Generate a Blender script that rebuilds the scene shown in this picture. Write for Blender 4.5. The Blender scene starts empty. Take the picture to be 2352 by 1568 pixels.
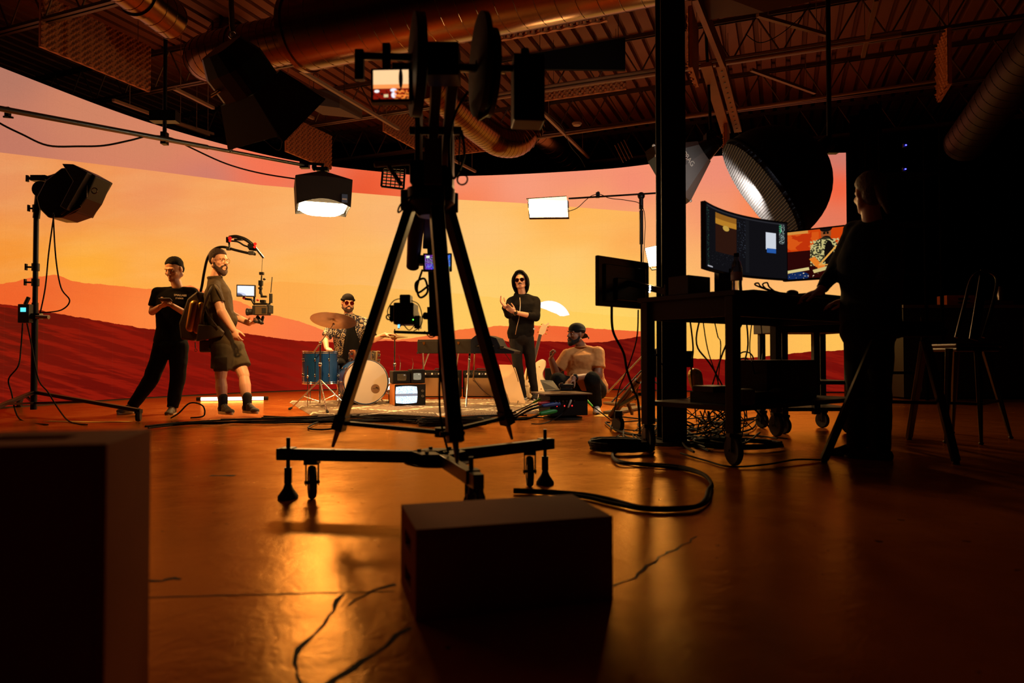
import bpy, bmesh, math, random
import numpy as np
from mathutils import Vector, Matrix, noise

random.seed(7)
SC = bpy.context.scene
COL = SC.collection
V = Vector
Z = V((0, 0, 1))

# ------------------------------------------------------------------ camera
FPX, CX, CY = 1568.0, 1176.0, 784.0          # focal length and centre for a 2352 x 1568 frame
PITCH = math.atan((815 - CY) / FPX)
CAM = V((0, 0, 0.65))
FW = V((0, math.cos(PITCH), math.sin(PITCH)))
UP = V((0, -math.sin(PITCH), math.cos(PITCH)))
cam_data = bpy.data.cameras.new('camera')
cam = bpy.data.objects.new('camera', cam_data)
COL.objects.link(cam)
cam.location = CAM
cam.rotation_euler = (math.pi / 2 + PITCH, 0, 0)
cam_data.sensor_width = 36
cam_data.lens = 24
cam_data.clip_end = 100
cam_data.clip_start = 0.05
cam_data.dof.use_dof = True
cam_data.dof.focus_distance = 9.0
cam_data.dof.aperture_fstop = 2.2
SC.camera = cam
# ------------------------------------------------------------------ world, exposure
w = bpy.data.worlds.new('world')
w.use_nodes = True
w.node_tree.nodes['Background'].inputs[0].default_value = (0.0022, 0.0014, 0.001, 1)
w.node_tree.nodes['Background'].inputs[1].default_value = 1.0
SC.world = w
SC.view_settings.view_transform = 'Standard'
SC.view_settings.look = 'None'
SC.view_settings.exposure = 0.0
SC.view_settings.gamma = 1.0
SC.view_settings.use_curve_mapping = False
SC.cycles.max_bounces = 6
SC.cycles.sample_clamp_indirect = 4.0
SC.cycles.use_denoising = True
LED_LIGHT = 1.0


def P(x, y, d):
    """point at photo pixel x, y and distance d in front of the camera"""
    return CAM + d * (FW + (x - CX) / FPX * V((1, 0, 0)) + (CY - y) / FPX * UP)


def G(x, y, z=0.0):
    """point of the horizontal plane z seen at pixel x, y"""
    r = FW + (x - CX) / FPX * V((1, 0, 0)) + (CY - y) / FPX * UP
    return CAM + r * ((z - CAM.z) / r.z)


def proj(p):
    q = p - CAM
    d = q.dot(FW)
    return CX + FPX * q.x / d, CY - FPX * q.dot(UP) / d


# building grid: joists run along EV, deck ribs along EU
EU = V((0.370, 0.929, 0)).normalized()
EV = V((0.929, -0.370, 0)).normalized()


def lin(c):
    return tuple(((v / 255) / 12.92 if v / 255 <= 0.04045 else ((v / 255 + 0.055) / 1.055) ** 2.4) for v in c)


# ------------------------------------------------------------------ lights of the place
def area(name, loc, target, size, power, col=(255, 190, 110), size_y=None, spread=None):
    l = bpy.data.lights.new(name, 'AREA')
    l.shape = 'RECTANGLE'
    l.size = size
    l.size_y = size_y or size
    l.energy = power
    l.color = lin(col)
    if spread:
        l.spread = math.radians(spread)
    o = bpy.data.objects.new(name, l)
    COL.objects.link(o)
    o.location = loc
    o.rotation_euler = (V(target) - V(loc)).to_track_quat('-Z', 'Y').to_euler()
    return o


# ------------------------------------------------------------------ materials
MATS = {}


def M(name, col, rough=0.6, metal=0.0, emit=None, es=1.0, bump=0.0, bscale=60, var=0.0, vscale=8, spec=0.5, coat=0):
    if name in MATS:
        return MATS[name]
    m = bpy.data.materials.new(name)
    m.use_nodes = True
    nt = m.node_tree
    b = nt.nodes['Principled BSDF']
    c = lin(col) + (1,)
    b.inputs['Base Color'].default_value = c
    b.inputs['Roughness'].default_value = rough
    b.inputs['Metallic'].default_value = metal
    b.inputs['Specular IOR Level'].default_value = spec
    if coat:
        b.inputs['Coat Weight'].default_value = coat
    if emit:
        b.inputs['Emission Color'].default_value = lin(emit) + (1,)
        b.inputs['Emission Strength'].default_value = es
    tc = nt.nodes.new('ShaderNodeTexCoord')
    if var:
        n = nt.nodes.new('ShaderNodeTexNoise')
        n.inputs['Scale'].default_value = vscale
        n.inputs['Detail'].default_value = 5
        nt.links.new(tc.outputs['Object'], n.inputs['Vector'])
        r = nt.nodes.new('ShaderNodeMapRange')
        r.inputs[3].default_value = 1 - var
        r.inputs[4].default_value = 1 + var
        nt.links.new(n.outputs['Fac'], r.inputs[0])
        x = nt.nodes.new('ShaderNodeVectorMath')
        x.operation = 'SCALE'
        x.inputs[0].default_value = c[:3]
        nt.links.new(r.outputs[0], x.inputs['Scale'])
        nt.links.new(x.outputs[0], b.inputs['Base Color'])
    if bump:
        n = nt.nodes.new('ShaderNodeTexNoise')
        n.inputs['Scale'].default_value = bscale
        n.inputs['Detail'].default_value = 4
        nt.links.new(tc.outputs['Object'], n.inputs['Vector'])
        bp = nt.nodes.new('ShaderNodeBump')
        bp.inputs['Strength'].default_value = bump
        bp.inputs['Distance'].default_value = 0.01
        nt.links.new(n.outputs['Fac'], bp.inputs['Height'])
        nt.links.new(bp.outputs['Normal'], b.inputs['Normal'])
    MATS[name] = m
    return m


BLK = M('black plastic', (16, 16, 17), 0.5)
BLKM = M('black metal', (20, 20, 21), 0.38, 0.6, bump=0.05)
BLKF = M('black fabric', (13, 12, 12), 0.95, spec=.1, bump=0.3, bscale=150)
RUB = M('rubber', (14, 14, 14), 0.75)
CAB = M('cable black', (11, 10, 10), 0.7, spec=.2)
STEEL = M('steel', (150, 150, 150), 0.25, 1.0)
CHROME = M('chrome', (215, 215, 215), 0.12, 1.0)
GALV = M('galvanized duct', (140, 135, 130), 0.36, 0.9, var=0.12, vscale=3)
PAINTED = M('painted steel', (124, 92, 64), 0.6, 0.2, var=0.15)
PLY = M('plywood', (150, 105, 62), 0.55, var=0.2, vscale=5, bump=0.1)
SKIN = M('skin', (205, 150, 118), 0.5, var=0.05)
SKIN2 = M('brown skin', (140, 92, 66), 0.5, var=0.05)
HAIRD = M('dark hair', (30, 20, 15), 0.8, bump=0.8, bscale=120)
WHITE = M('white', (225, 225, 220), 0.5)
GOLD = M('gold metal', (212, 160, 70), 0.25, 1.0)


# ------------------------------------------------------------------ mesh builder
def frame(z, up=Z):
    z = V(z).normalized()
    if abs(z.dot(up)) > 0.98:
        up = V((0, 1, 0)) if abs(z.y) < 0.9 else V((1, 0, 0))
    x = up.cross(z).normalized()
    y = z.cross(x)
    return x, y, z


class MB:
    def __init__(s):
        s.v = []
        s.f = []

    def add(s, vs, fs):
        n = len(s.v)
        s.v += [V(p) for p in vs]
        s.f += [tuple(i + n for i in f) for f in fs]
        return s

    def box(s, c, sz, ax=None):
        x, y, z = ax if ax else (V((1, 0, 0)), V((0, 1, 0)), Z)
        c = V(c)
        vs = [c + x * (a * sz[0] / 2) + y * (b * sz[1] / 2) + z * (d * sz[2] / 2)
              for a in (-1, 1) for b in (-1, 1) for d in (-1, 1)]
        return s.add(vs, [(0, 1, 3, 2), (4, 6, 7, 5), (0, 4, 5, 1), (2, 3, 7, 6), (0, 2, 6, 4), (1, 5, 7, 3)])

    def beam(s, a, b, w, h, up=Z):
        a, b = V(a), V(b)
        x, y, z = frame(b - a, up)
        return s.box((a + b) / 2, (w, h, (b - a).length), (x, y, z))

    def tube(s, pts, r, n=8, closed=False):
        pts = [V(p) for p in pts]
        m = len(pts)
        rs = r if isinstance(r, (list, tuple)) else [r] * m
        vs, fs = [], []
        x = None
        for i, p in enumerate(pts):
            a = pts[i - 1] if (i or closed) else pts[0]
            b = pts[(i + 1) % m] if (i < m - 1 or closed) else pts[-1]
            t = (b - a)
            t = t.normalized() if t.length > 1e-9 else Z
            if x is None:
                x = frame(t)[0]
            x = (x - t * x.dot(t))
            x = x.normalized() if x.length > 1e-6 else frame(t)[0]
            y = t.cross(x)
            for k in range(n):
                an = 2 * math.pi * k / n
                vs.append(p + (x * math.cos(an) + y * math.sin(an)) * rs[i])
        for i in range(m if closed else m - 1):
            j = (i + 1) % m
            for k in range(n):
                k2 = (k + 1) % n
                fs.append((i * n + k, i * n + k2, j * n + k2, j * n + k))
        if not closed:
            fs.append(tuple(reversed(range(n))))
            fs.append(tuple((m - 1) * n + k for k in range(n)))
        return s.add(vs, fs)

    def cyl(s, a, b, r0, r1=None, n=20):
        return s.tube([a, b], [r0, r0 if r1 is None else r1], n)

    def lathe(s, prof, o, ax, n=32, up=Z):
        x, y, z = frame(ax, up)
        o = V(o)
        vs, fs = [], []
        for r, h in prof:
            for k in range(n):
                an = 2 * math.pi * k / n
                vs.append(o + z * h + (x * math.cos(an) + y * math.sin(an)) * max(r, 1e-4))
        for i in range(len(prof) - 1):
            for k in range(n):
                k2 = (k + 1) % n
                fs.append((i * n + k, i * n + k2, (i + 1) * n + k2, (i + 1) * n + k))
        return s.add(vs, fs)

    def ell(s, c, r, ax=None, n=14, m=9):
        x, y, z = ax if ax else (V((1, 0, 0)), V((0, 1, 0)), Z)
        c = V(c)
        vs = [c - z * r[2]]
        for i in range(1, m):
            ph = math.pi * i / m - math.pi / 2
            for k in range(n):
                an = 2 * math.pi * k / n
                vs.append(c + x * (r[0] * math.cos(ph) * math.cos(an)) + y * (r[1] * math.cos(ph) * math.sin(an)) + z * (r[2] * math.sin(ph)))
        vs.append(c + z * r[2])
        fs = [(0, 1 + (k + 1) % n, 1 + k) for k in range(n)]
        for i in range(m - 2):
            for k in range(n):
                k2 = (k + 1) % n
                fs.append((1 + i * n + k, 1 + i * n + k2, 1 + (i + 1) * n + k2, 1 + (i + 1) * n + k))
        L = len(vs) - 1
        fs += [(L, 1 + (m - 2) * n + k, 1 + (m - 2) * n + (k + 1) % n) for k in range(n)]
        return s.add(vs, fs)

    def cap(s, a, b, ra, rb, n=14):
        """closed capsule with round ends"""
        a, b = V(a), V(b)
        d = b - a
        L = max(d.length, 1e-5)
        prof = [(ra * math.cos(t), -ra * math.sin(t)) for t in (1.57, 1.2, 0.8, 0.4)]
        prof += [(ra, 0), (rb, L)]
        prof += [(rb * math.cos(t), L + rb * math.sin(t)) for t in (0.4, 0.8, 1.2, 1.57)]
        s.lathe(prof, a, d, n)
        return s

    def prism(s, pts, vec):
        pts = [V(p) for p in pts]
        vec = V(vec)
        n = len(pts)
        vs = pts + [p + vec for p in pts]
        fs = [tuple(range(n)), tuple(reversed(range(n, 2 * n)))]
        fs += [(i, i + n, (i + 1) % n + n, (i + 1) % n) for i in range(n)]
        return s.add(vs, fs)

    def torus(s, c, ax, R, r, n=32, m=8, a0=0, a1=2 * math.pi, up=Z):
        x, y, z = frame(ax, up)
        full = abs(a1 - a0 - 2 * math.pi) < 1e-6
        k = n if full else n + 1
        pts = [V(c) + (x * math.cos(a0 + (a1 - a0) * i / n) + y * math.sin(a0 + (a1 - a0) * i / n)) * R for i in range(k)]
        return s.tube(pts, r, m, closed=full)

    def loft(s, secs, ax, n=20, e=2.4):
        """secs: (centre, rx, ry); ax = (x axis, y axis)"""
        vs, fs = [], []
        for c, rx, ry in secs:
            for k in range(n):
                an = 2 * math.pi * k / n
                ca, sa = math.cos(an), math.sin(an)
                vs.append(V(c) + ax[0] * (rx * math.copysign(abs(ca) ** (2 / e), ca)) + ax[1] * (ry * math.copysign(abs(sa) ** (2 / e), sa)))
        m = len(secs)
        for i in range(m - 1):
            for k in range(n):
                k2 = (k + 1) % n
                fs.append((i * n + k, i * n + k2, (i + 1) * n + k2, (i + 1) * n + k))
        fs.append(tuple(reversed(range(n))))
        fs.append(tuple((m - 1) * n + k for k in range(n)))
        return s.add(vs, fs)

    def sheet(s, fn, nu, nv):
        vs = [V(fn(i / nu, j / nv)) for j in range(nv + 1) for i in range(nu + 1)]
        fs = [(j * (nu + 1) + i, j * (nu + 1) + i + 1, (j + 1) * (nu + 1) + i + 1, (j + 1) * (nu + 1) + i) for j in range(nv) for i in range(nu)]
        return s.add(vs, fs)


def wpos(o):
    p = V((0, 0, 0))
    while o is not None:
        p = p + o.location
        o = o.parent
    return p


def build(name, mb, mat, parent=None, smooth=False, bevel=0, remesh=0, sm=0, disp=0, dscale=0.1, solid=0, origin=None):
    me = bpy.data.meshes.new(name)
    if parent is None and origin is None:
        a = np.array([tuple(p) for p in mb.v])
        origin = V((float(a[:, 0].mean()), float(a[:, 1].mean()), float(a[:, 2].min())))
    off = wpos(parent) if parent is not None else origin
    me.from_pydata([tuple(p - off) for p in mb.v], [], mb.f)
    me.validate()
    bm = bmesh.new()
    bm.from_mesh(me)
    bmesh.ops.recalc_face_normals(bm, faces=bm.faces)
    bm.to_mesh(me)
    bm.free()
    if isinstance(mat, (list, tuple)):
        for x in mat:
            me.materials.append(x)
    else:
        me.materials.append(mat)
    o = bpy.data.objects.new(name, me)
    COL.objects.link(o)
    if parent is not None:
        o.parent = parent
    else:
        o.location = origin
    if smooth:
        me.shade_smooth()
        if not remesh:
            try:
                me.set_sharp_from_angle(angle=math.radians(40))
            except Exception:
                pass
    if bevel:
        b = o.modifiers.new('bevel', 'BEVEL')
        b.width = bevel
        b.segments = 2
        b.limit_method = 'ANGLE'
    if solid:
        b = o.modifiers.new('solid', 'SOLIDIFY')
        b.thickness = solid
        b.offset = 0
    if remesh:
        r = o.modifiers.new('remesh', 'REMESH')
        r.mode = 'VOXEL'
        r.voxel_size = remesh
        r.use_smooth_shade = True
    if sm:
        q = o.modifiers.new('smooth', 'SMOOTH')
        q.factor = 0.5
        q.iterations = sm
    if disp:
        t = bpy.data.textures.get('folds%g' % dscale) or bpy.data.textures.new('folds%g' % dscale, 'CLOUDS')
        t.noise_scale = dscale
        q = o.modifiers.new('folds', 'DISPLACE')
        q.texture = t
        q.strength = disp
        q.mid_level = 0.5
    return o


def tag(o, label=None, cat=None, group=None, kind=None):
    if label:
        o['label'] = label
    if cat:
        o['category'] = cat
    if group:
        o['group'] = group
    if kind:
        o['kind'] = kind
    return o


def thing(name, label, cat, loc, group=None):
    o = bpy.data.objects.new(name, None)
    o.empty_display_size = 0.1
    COL.objects.link(o)
    o.location = V(loc)
    return tag(o, label, cat, group)


def one(name, mb, mat, label, cat, group=None, **k):
    return tag(build(name, mb, mat, None, **k), label, cat, group)


def copy_tree(o, parent=None):
    c = o.copy()
    COL.objects.link(c)
    c.parent = parent
    for ch in list(o.children):
        copy_tree(ch, c)
    return c


def smooth_pts(pts, k=6):
    """Catmull-Rom through the points"""
    pts = [V(p) for p in pts]
    out = []
    for i in range(len(pts) - 1):
        p0, p1, p2, p3 = pts[max(i - 1, 0)], pts[i], pts[i + 1], pts[min(i + 2, len(pts) - 1)]
        for j in range(k):
            t = j / k
            out.append(0.5 * ((2 * p1) + (p2 - p0) * t + (2 * p0 - 5 * p1 + 4 * p2 - p3) * t * t + (3 * p1 - p0 - 3 * p2 + p3) * t ** 3))
    out.append(pts[-1])
    return out


def cable(pts, r=0.006, k=6, n=6):
    return MB().tube(smooth_pts(pts, k), r, n)
# ------------------------------------------------------------------ lamps of the fixtures modelled further down, plus one added dome spot
area('key_stand_lamp', P(250, 455, 7.2), P(520, 720, 7.4), 0.4, 5, (255, 178, 92), spread=60)
sl = bpy.data.lights.new('hanging_light_lamp', 'SPOT')
sl.energy = 760
sl.color = lin((255, 190, 112))
sl.spot_size = math.radians(58)
sl.spot_blend = 0.12
sl.shadow_soft_size = 0.12
so = bpy.data.objects.new('hanging_light_lamp', sl)
COL.objects.link(so)
so.location = P(650, 262, 5.7)
so.rotation_euler = (P(790, 800, 8.9) - so.location).to_track_quat('-Z', 'Y').to_euler()
area('overhead_softbox_lamp', P(742, 494, 9.3), P(742, 494, 9.3) + V((0.02, -0.02, -1)), 0.6, 140, (255, 190, 112), 0.6)
area('boom_panel_lamp', P(1258, 478, 9.42), P(1240, 800, 9.2), 0.55, 95, (255, 186, 104), 0.28)
s2 = bpy.data.lights.new('added_dome_spot', 'SPOT')  # spot added outside the dome grid to brighten the octagon softbox and stage
s2.energy = 95
s2.color = lin((255, 240, 222))
s2.spot_size = math.radians(150)
s2.spot_blend = 0.5
s2.shadow_soft_size = 0.08
so2 = bpy.data.objects.new('added_dome_spot', s2)
COL.objects.link(so2)
so2.location = P(1726, 450, 5.98)
so2.rotation_euler = (P(1380, 620, 8.4) - so2.location).to_track_quat('-Z', 'Y').to_euler()

# ------------------------------------------------------------------ floor
def floor_mat():
    m = bpy.data.materials.new('polished concrete')
    m.use_nodes = True
    nt = m.node_tree
    N, L = nt.nodes, nt.links
    b = N['Principled BSDF']
    geo = N.new('ShaderNodeNewGeometry')

    def nz(scale, detail=6, rough=0.6, dist=0.0):
        n = N.new('ShaderNodeTexNoise')
        n.inputs['Scale'].default_value = scale
        n.inputs['Detail'].default_value = detail
        n.inputs['Roughness'].default_value = rough
        n.inputs['Distortion'].default_value = dist
        L.new(geo.outputs['Position'], n.inputs['Vector'])
        return n.outputs['Fac']

    def math_(op, a, b_=None, c=None):
        n = N.new('ShaderNodeMath')
        n.operation = op
        for i, x in enumerate((a, b_, c)):
            if x is None:
                continue
            if isinstance(x, (int, float)):
                n.inputs[i].default_value = x
            else:
                L.new(x, n.inputs[i])
        return n.outputs[0]
    big, mid, fine = nz(0.7, 5, 0.6, 0.4), nz(5, 8, 0.7), nz(45, 3)
    ramp = N.new('ShaderNodeValToRGB')
    ramp.color_ramp.elements[0].position = 0.3
    ramp.color_ramp.elements[0].color = lin((154, 78, 30)) + (1,)
    ramp.color_ramp.elements[1].position = 0.72
    ramp.color_ramp.elements[1].color = lin((190, 106, 44)) + (1,)
    L.new(math_('ADD', math_('MULTIPLY', big, 0.6), math_('MULTIPLY', mid, 0.4)), ramp.inputs[0])
    # dark pits and scuffs
    pits = math_('GREATER_THAN', nz(16, 2, 0.4), 0.74)
    mx = N.new('ShaderNodeMixRGB')
    L.new(pits, mx.inputs[0])
    L.new(ramp.outputs[0], mx.inputs[1])
    mx.inputs[2].default_value = lin((64, 38, 22)) + (1,)
    bp = N.new('ShaderNodeBump')
    bp.inputs['Strength'].default_value = 0.35
    bp.inputs['Distance'].default_value = 0.012
    L.new(math_('ADD', math_('MULTIPLY', mid, 0.8), math_('MULTIPLY', fine, 0.12)), bp.inputs['Height'])
    # concrete: brown diffuse; gloss tinted amber to paint warm light into its reflections
    df = N.new('ShaderNodeBsdfDiffuse')
    gl = N.new('ShaderNodeBsdfGlossy')
    fr = N.new('ShaderNodeFresnel')
    fr.inputs['IOR'].default_value = 1.46
    ms = N.new('ShaderNodeMixShader')
    gl.inputs['Color'].default_value = (0.95, 0.50, 0.15, 1)
    L.new(mx.outputs[0], df.inputs['Color'])
    L.new(math_('ADD', math_('MULTIPLY', mid, 0.22), math_('MULTIPLY', big, 0.22)), gl.inputs['Roughness'])
    for q_ in (df, gl, fr):
        L.new(bp.outputs[0], q_.inputs['Normal'])
    L.new(fr.outputs[0], ms.inputs[0])
    L.new(df.outputs[0], ms.inputs[1])
    L.new(gl.outputs[0], ms.inputs[2])
    L.new(ms.outputs[0], N['Material Output'].inputs['Surface'])
    N.remove(b)
    return m


fl = build('floor', MB().box((0, 7, -0.05), (26, 20, 0.1)), floor_mat(), origin=V((0, 7, -0.1)))
tag(fl, 'dark polished concrete floor with cracks and a saw cut joint', kind='structure')


# cracks and the saw-cut joint: shallow dark grooves laid in the floor
def crack(px, wd, name, label, jag=0.012):
    wd *= 1.35
    pts = []
    base = [G(x, y, 0) for x, y in px]
    for a, b in zip(base[:-1], base[1:]):
        n = max(2, int((b - a).length / 0.035))
        for i in range(n):
            p = a.lerp(b, i / n)
            pts.append(p + V((random.uniform(-jag, jag), random.uniform(-jag, jag), 0)))
    pts.append(base[-1])
    mb = MB()
    vs, fs = [], []
    for i, p in enumerate(pts):
        t = (pts[min(i + 1, len(pts) - 1)] - pts[max(i - 1, 0)]).normalized()
        s = t.cross(Z) * wd * random.uniform(0.35, 1.25)
        vs += [p + s + Z * 0.0008, p - s + Z * 0.0008]
    for i in range(len(pts) - 1):
        fs.append((2 * i, 2 * i + 1, 2 * i + 3, 2 * i + 2))
    mb.add(vs, fs)
    return tag(build(name, mb, M('crack dark', (20, 15, 12), 0.9)), label, kind='structure')


crack([(300, 1373), (560, 1366), (760, 1361), (905, 1358)], 0.003, 'floor_joint', 'straight saw cut joint across the concrete floor', 0.002)
crack([(1405, 1343), (1460, 1330), (1478, 1308), (1510, 1280), (1560, 1255), (1600, 1232)], 0.0035, 'floor_crack', 'jagged crack in the concrete beside the wooden box')
crack([(790, 1363), (770, 1390), (745, 1430), (715, 1460), (690, 1490), (682, 1520), (690, 1550), (705, 1590)], 0.005, 'floor_crack', 'jagged crack curving across the floor by the wooden box', 0.006)
crack([(940, 1440), (890, 1480), (830, 1520), (770, 1560), (740, 1590)], 0.006, 'floor_crack', 'second jagged crack running beside the wooden box', 0.006)
crack([(905, 1340), (870, 1352), (830, 1372), (800, 1390)], 0.005, 'floor_crack', 'crumbled patch of cracked concrete', 0.012)
crack([(330, 1333), (370, 1335), (395, 1328), (415, 1330)], 0.006, 'floor_scuff', 'dark scuff on the concrete floor', 0.006)
crack([(482, 1092), (540, 1092)], 0.012, 'floor_scuff', 'dark straight mark on the concrete floor', 0.002)

# ------------------------------------------------------------------ outer walls
DARKW = M('dark painted wall', (8, 7, 7), 1.0, spec=0.05, bump=0.2)
DRAPE = M('black drape', (4, 4, 4), 1.0, spec=0.0, bump=0.3, bscale=30)
for nm, c, s in (('wall_back', (0, 16.6, 3), (26, 0.2, 6.4)), ('wall_left', (-12, 7, 3), (0.2, 20, 6.4)),
                 ('wall_right', (12, 7, 3), (0.2, 20, 6.4)), ('wall_front', (0, -3, 3), (26, 0.2, 6.4))):
    tag(build(nm, MB().box(c, s), DARKW), 'dark painted studio ' + nm.replace('_', ' '), kind='structure')

# ------------------------------------------------------------------ ceiling: corrugated roof deck
ZD = 5.2
mb = MB()
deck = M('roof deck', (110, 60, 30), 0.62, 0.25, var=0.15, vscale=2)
q0, step = -19.0, 0.215
prof = []
k = 0
while q0 + k * step < 19:
    x0 = q0 + k * step
    prof += [(x0, 0.0), (x0 + 0.135, 0.0), (x0 + 0.145, 0.08), (x0 + 0.205, 0.08)]
    k += 1
vs, fs = [], []
for i, (q, h) in enumerate(prof):
    for u in (-8, 20):
        p = EV * q + EU * u
        vs.append(V((p.x, p.y, ZD + h)))
for i in range(len(prof) - 1):
    fs.append((2 * i, 2 * i + 1, 2 * i + 3, 2 * i + 2))
mb.add(vs, fs)
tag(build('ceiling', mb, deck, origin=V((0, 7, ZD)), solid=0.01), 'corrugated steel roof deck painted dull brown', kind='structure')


# open web joists, all along EV
def joist_mb(L=30.0, h=0.55):
    top, low, web = MB(), MB(), MB()
    for s in (-0.03, 0.03):
        top.beam(V((-L / 2, s, h)), V((L / 2, s, h)), 0.006, 0.05)
        top.beam(V((-L / 2, s * 0.6, h + 0.025)), V((L / 2, s * 0.6, h + 0.025)), 0.05, 0.006)
        low.beam(V((-L / 2, s, 0)), V((L / 2, s, 0)), 0.006, 0.05)
        low.beam(V((-L / 2, s * 1.1, -0.025)), V((L / 2, s * 1.1, -0.025)), 0.04, 0.006)
    n = int(L / 0.62)
    for i in range(n):
        x0 = -L / 2 + i * L / n
        web.cyl(V((x0, 0, 0)), V((x0 + L / n / 2, 0, h)), 0.012, n=6)
        web.cyl(V((x0 + L / n / 2, 0, h)), V((x0 + L / n, 0, 0)), 0.012, n=6)
    return top, low, web


JM = M('joist steel', (88, 64, 44), 0.5, 0.5, var=0.2)
labs = ['open web roof joist above the hanging softbox with flaps', 'open web roof joist crossing over the big duct',
        'open web roof joist just behind the big duct', 'open web roof joist above the foam panel by the crane',
        'open web roof joist closest to the glowing screen wall', 'open web roof joist out behind the screen wall top',
        'open web roof joist above the camera side']
proto = None
for u, lb in zip((3.3, 5.4, 7.45, 9.6, 11.55, 13.6, 1.2), labs):
    if proto is None:
        proto = thing('roof_joist', lb, 'joist', (0, 0, 0), 'open web roof joists')
        t_, l_, w_ = joist_mb()
        build('top_chord', t_, JM, proto)
        build('bottom_chord', l_, JM, proto)
        build('web_bars', w_, JM, proto)
        j = proto
    else:
        j = copy_tree(proto)
        j['label'] = lb
    j.location = V(((EU * u).x, (EU * u).y, 4.62))
    j.rotation_euler = (0, 0, math.atan2(EV.y, EV.x))

# ------------------------------------------------------------------ curved LED wall
H = 4.15
ctrl = [(-6.75, 6.4), (-6.22, 8.25), (-5.43, 10.3), (-4.12, 12.06), (-2.6, 12.95), (-1.07, 13.3), (1.73, 12.8), (3.6, 11.95), (5.78, 11.75)]
path = smooth_pts([V((x, y, 0)) for x, y in ctrl], 40)
NH = 60


def interp(s, tab):
    return np.interp(s, [a for a, _ in tab], [b for _, b in tab])


def blend(s, t, samp, k=3.0):
    num = np.zeros((len(s), 3))
    den = np.zeros(len(s))
    for x, y, c in samp:
        d2 = ((s - x) / 1.4) ** 2 + (t - y) ** 2 + 1600
        ww = 1 / d2 ** (k / 2)
        num += ww[:, None] * np.array(lin(c))[None]
        den += ww
    return num / den[:, None]


wv, uu = [], []
acc = 0
for i, p in enumerate(path):
    if i:
        acc += (p - path[i - 1]).length
    for j in range(NH + 1):
        wv.append((p.x, p.y, 0.02 + (H - 0.02) * j / NH))
        uu.append(acc)
wf = [(i * (NH + 1) + j, (i + 1) * (NH + 1) + j, (i + 1) * (NH + 1) + j + 1, i * (NH + 1) + j + 1) for i in range(len(path) - 1) for j in range(NH)]
arr = np.array(wv)
q = arr - np.array(CAM)
dd = q @ np.array(FW)
S_ = CX + FPX * q[:, 0] / dd
T_ = CY - FPX * (q @ np.array(UP)) / dd

skyA = blend(S_, T_, [(0, 400, (232, 146, 92)), (0, 600, (246, 148, 52)), (150, 450, (238, 142, 76)), (200, 620, (255, 172, 56)), (350, 430, (238, 148, 92)),
                      (400, 620, (255, 170, 72)), (500, 480, (248, 162, 92)), (700, 520, (252, 172, 100)), (700, 630, (255, 178, 80)), (900, 500, (250, 178, 110)),
                      (1100, 550, (255, 194, 114)), (1100, 650, (255, 205, 108)), (1300, 520, (255, 178, 82)), (1300, 610, (255, 202, 112)), (1400, 720, (255, 212, 100)),
                      (1250, 690, (255, 210, 104)), (1450, 560, (252, 168, 84)), (1430, 640, (255, 198, 92)), (830, 600, (255, 184, 96))])
skyB = blend(S_, T_, [(0, 170, (180, 118, 98)), (0, 330, (194, 120, 98)), (200, 250, (206, 130, 98)), (350, 330, (212, 132, 98)), (470, 320, (224, 134, 98)), (480, 400, (204, 124, 106)),
                      (580, 350, (248, 115, 78)), (640, 400, (250, 110, 76)), (740, 390, (226, 112, 84)), (690, 430, (236, 128, 92)), (860, 420, (238, 90, 48)), (830, 440, (230, 78, 38)),
                      (930, 440, (240, 104, 62)), (1050, 420, (246, 150, 118)), (1060, 450, (250, 125, 72)), (1200, 420, (248, 156, 124)), (1330, 400, (242, 142, 116)),
                      (1350, 450, (250, 160, 108)), (1450, 420, (244, 138, 112)), (1500, 520, (252, 172, 110)), (1500, 650, (255, 206, 112)), (1500, 760, (255, 205, 88)),
                      (1640, 400, (238, 140, 116)), (1700, 380, (232, 138, 118)), (1640, 480, (244, 150, 110)), (1640, 600, (252, 178, 106)), (1640, 760, (255, 196, 92)), (1760, 480, (252, 128, 70)),
                      (1800, 440, (252, 138, 84)), (1930, 365, (196, 120, 108)), (1915, 430, (246, 84, 42)), (1900, 500, (222, 118, 92)), (1800, 660, (255, 186, 108)),
                      (1900, 760, (255, 200, 96))])
c1 = blend(S_, T_, [(620, 700, (253, 166, 72)), (900, 700, (253, 182, 82)), (1100, 720, (255, 200, 92)), (1350, 740, (255, 204, 88))])
c2 = blend(S_, T_, [(50, 690, (238, 92, 36)), (200, 690, (246, 110, 44)), (320, 730, (253, 136, 62)), (250, 735, (250, 118, 50)), (560, 745, (254, 124, 60)), (700, 770, (250, 118, 66)),
                    (1100, 768, (246, 112, 52)), (1350, 775, (240, 96, 48)), (130, 660, (236, 100, 44))])
c3 = blend(S_, T_, [(50, 760, (96, 20, 8)), (200, 800, (116, 18, 8)), (200, 880, (100, 12, 6)), (620, 800, (124, 18, 8)), (620, 880, (108, 12, 6)), (700, 870, (150, 28, 14)), (1000, 800, (130, 14, 10)),
                    (1000, 860, (128, 8, 6)), (1180, 860, (120, 6, 6)), (1420, 830, (96, 12, 8)), (1600, 860, (118, 10, 8)), (1900, 830, (110, 12, 8))])
c4 = blend(S_, T_, [(50, 760, (140, 24, 9)), (620, 800, (142, 20, 9)), (1000, 800, (142, 20, 12)), (1000, 860, (150, 10, 8)), (1420, 830, (124, 20, 10)), (1900, 830, (135, 20, 10))])
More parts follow.
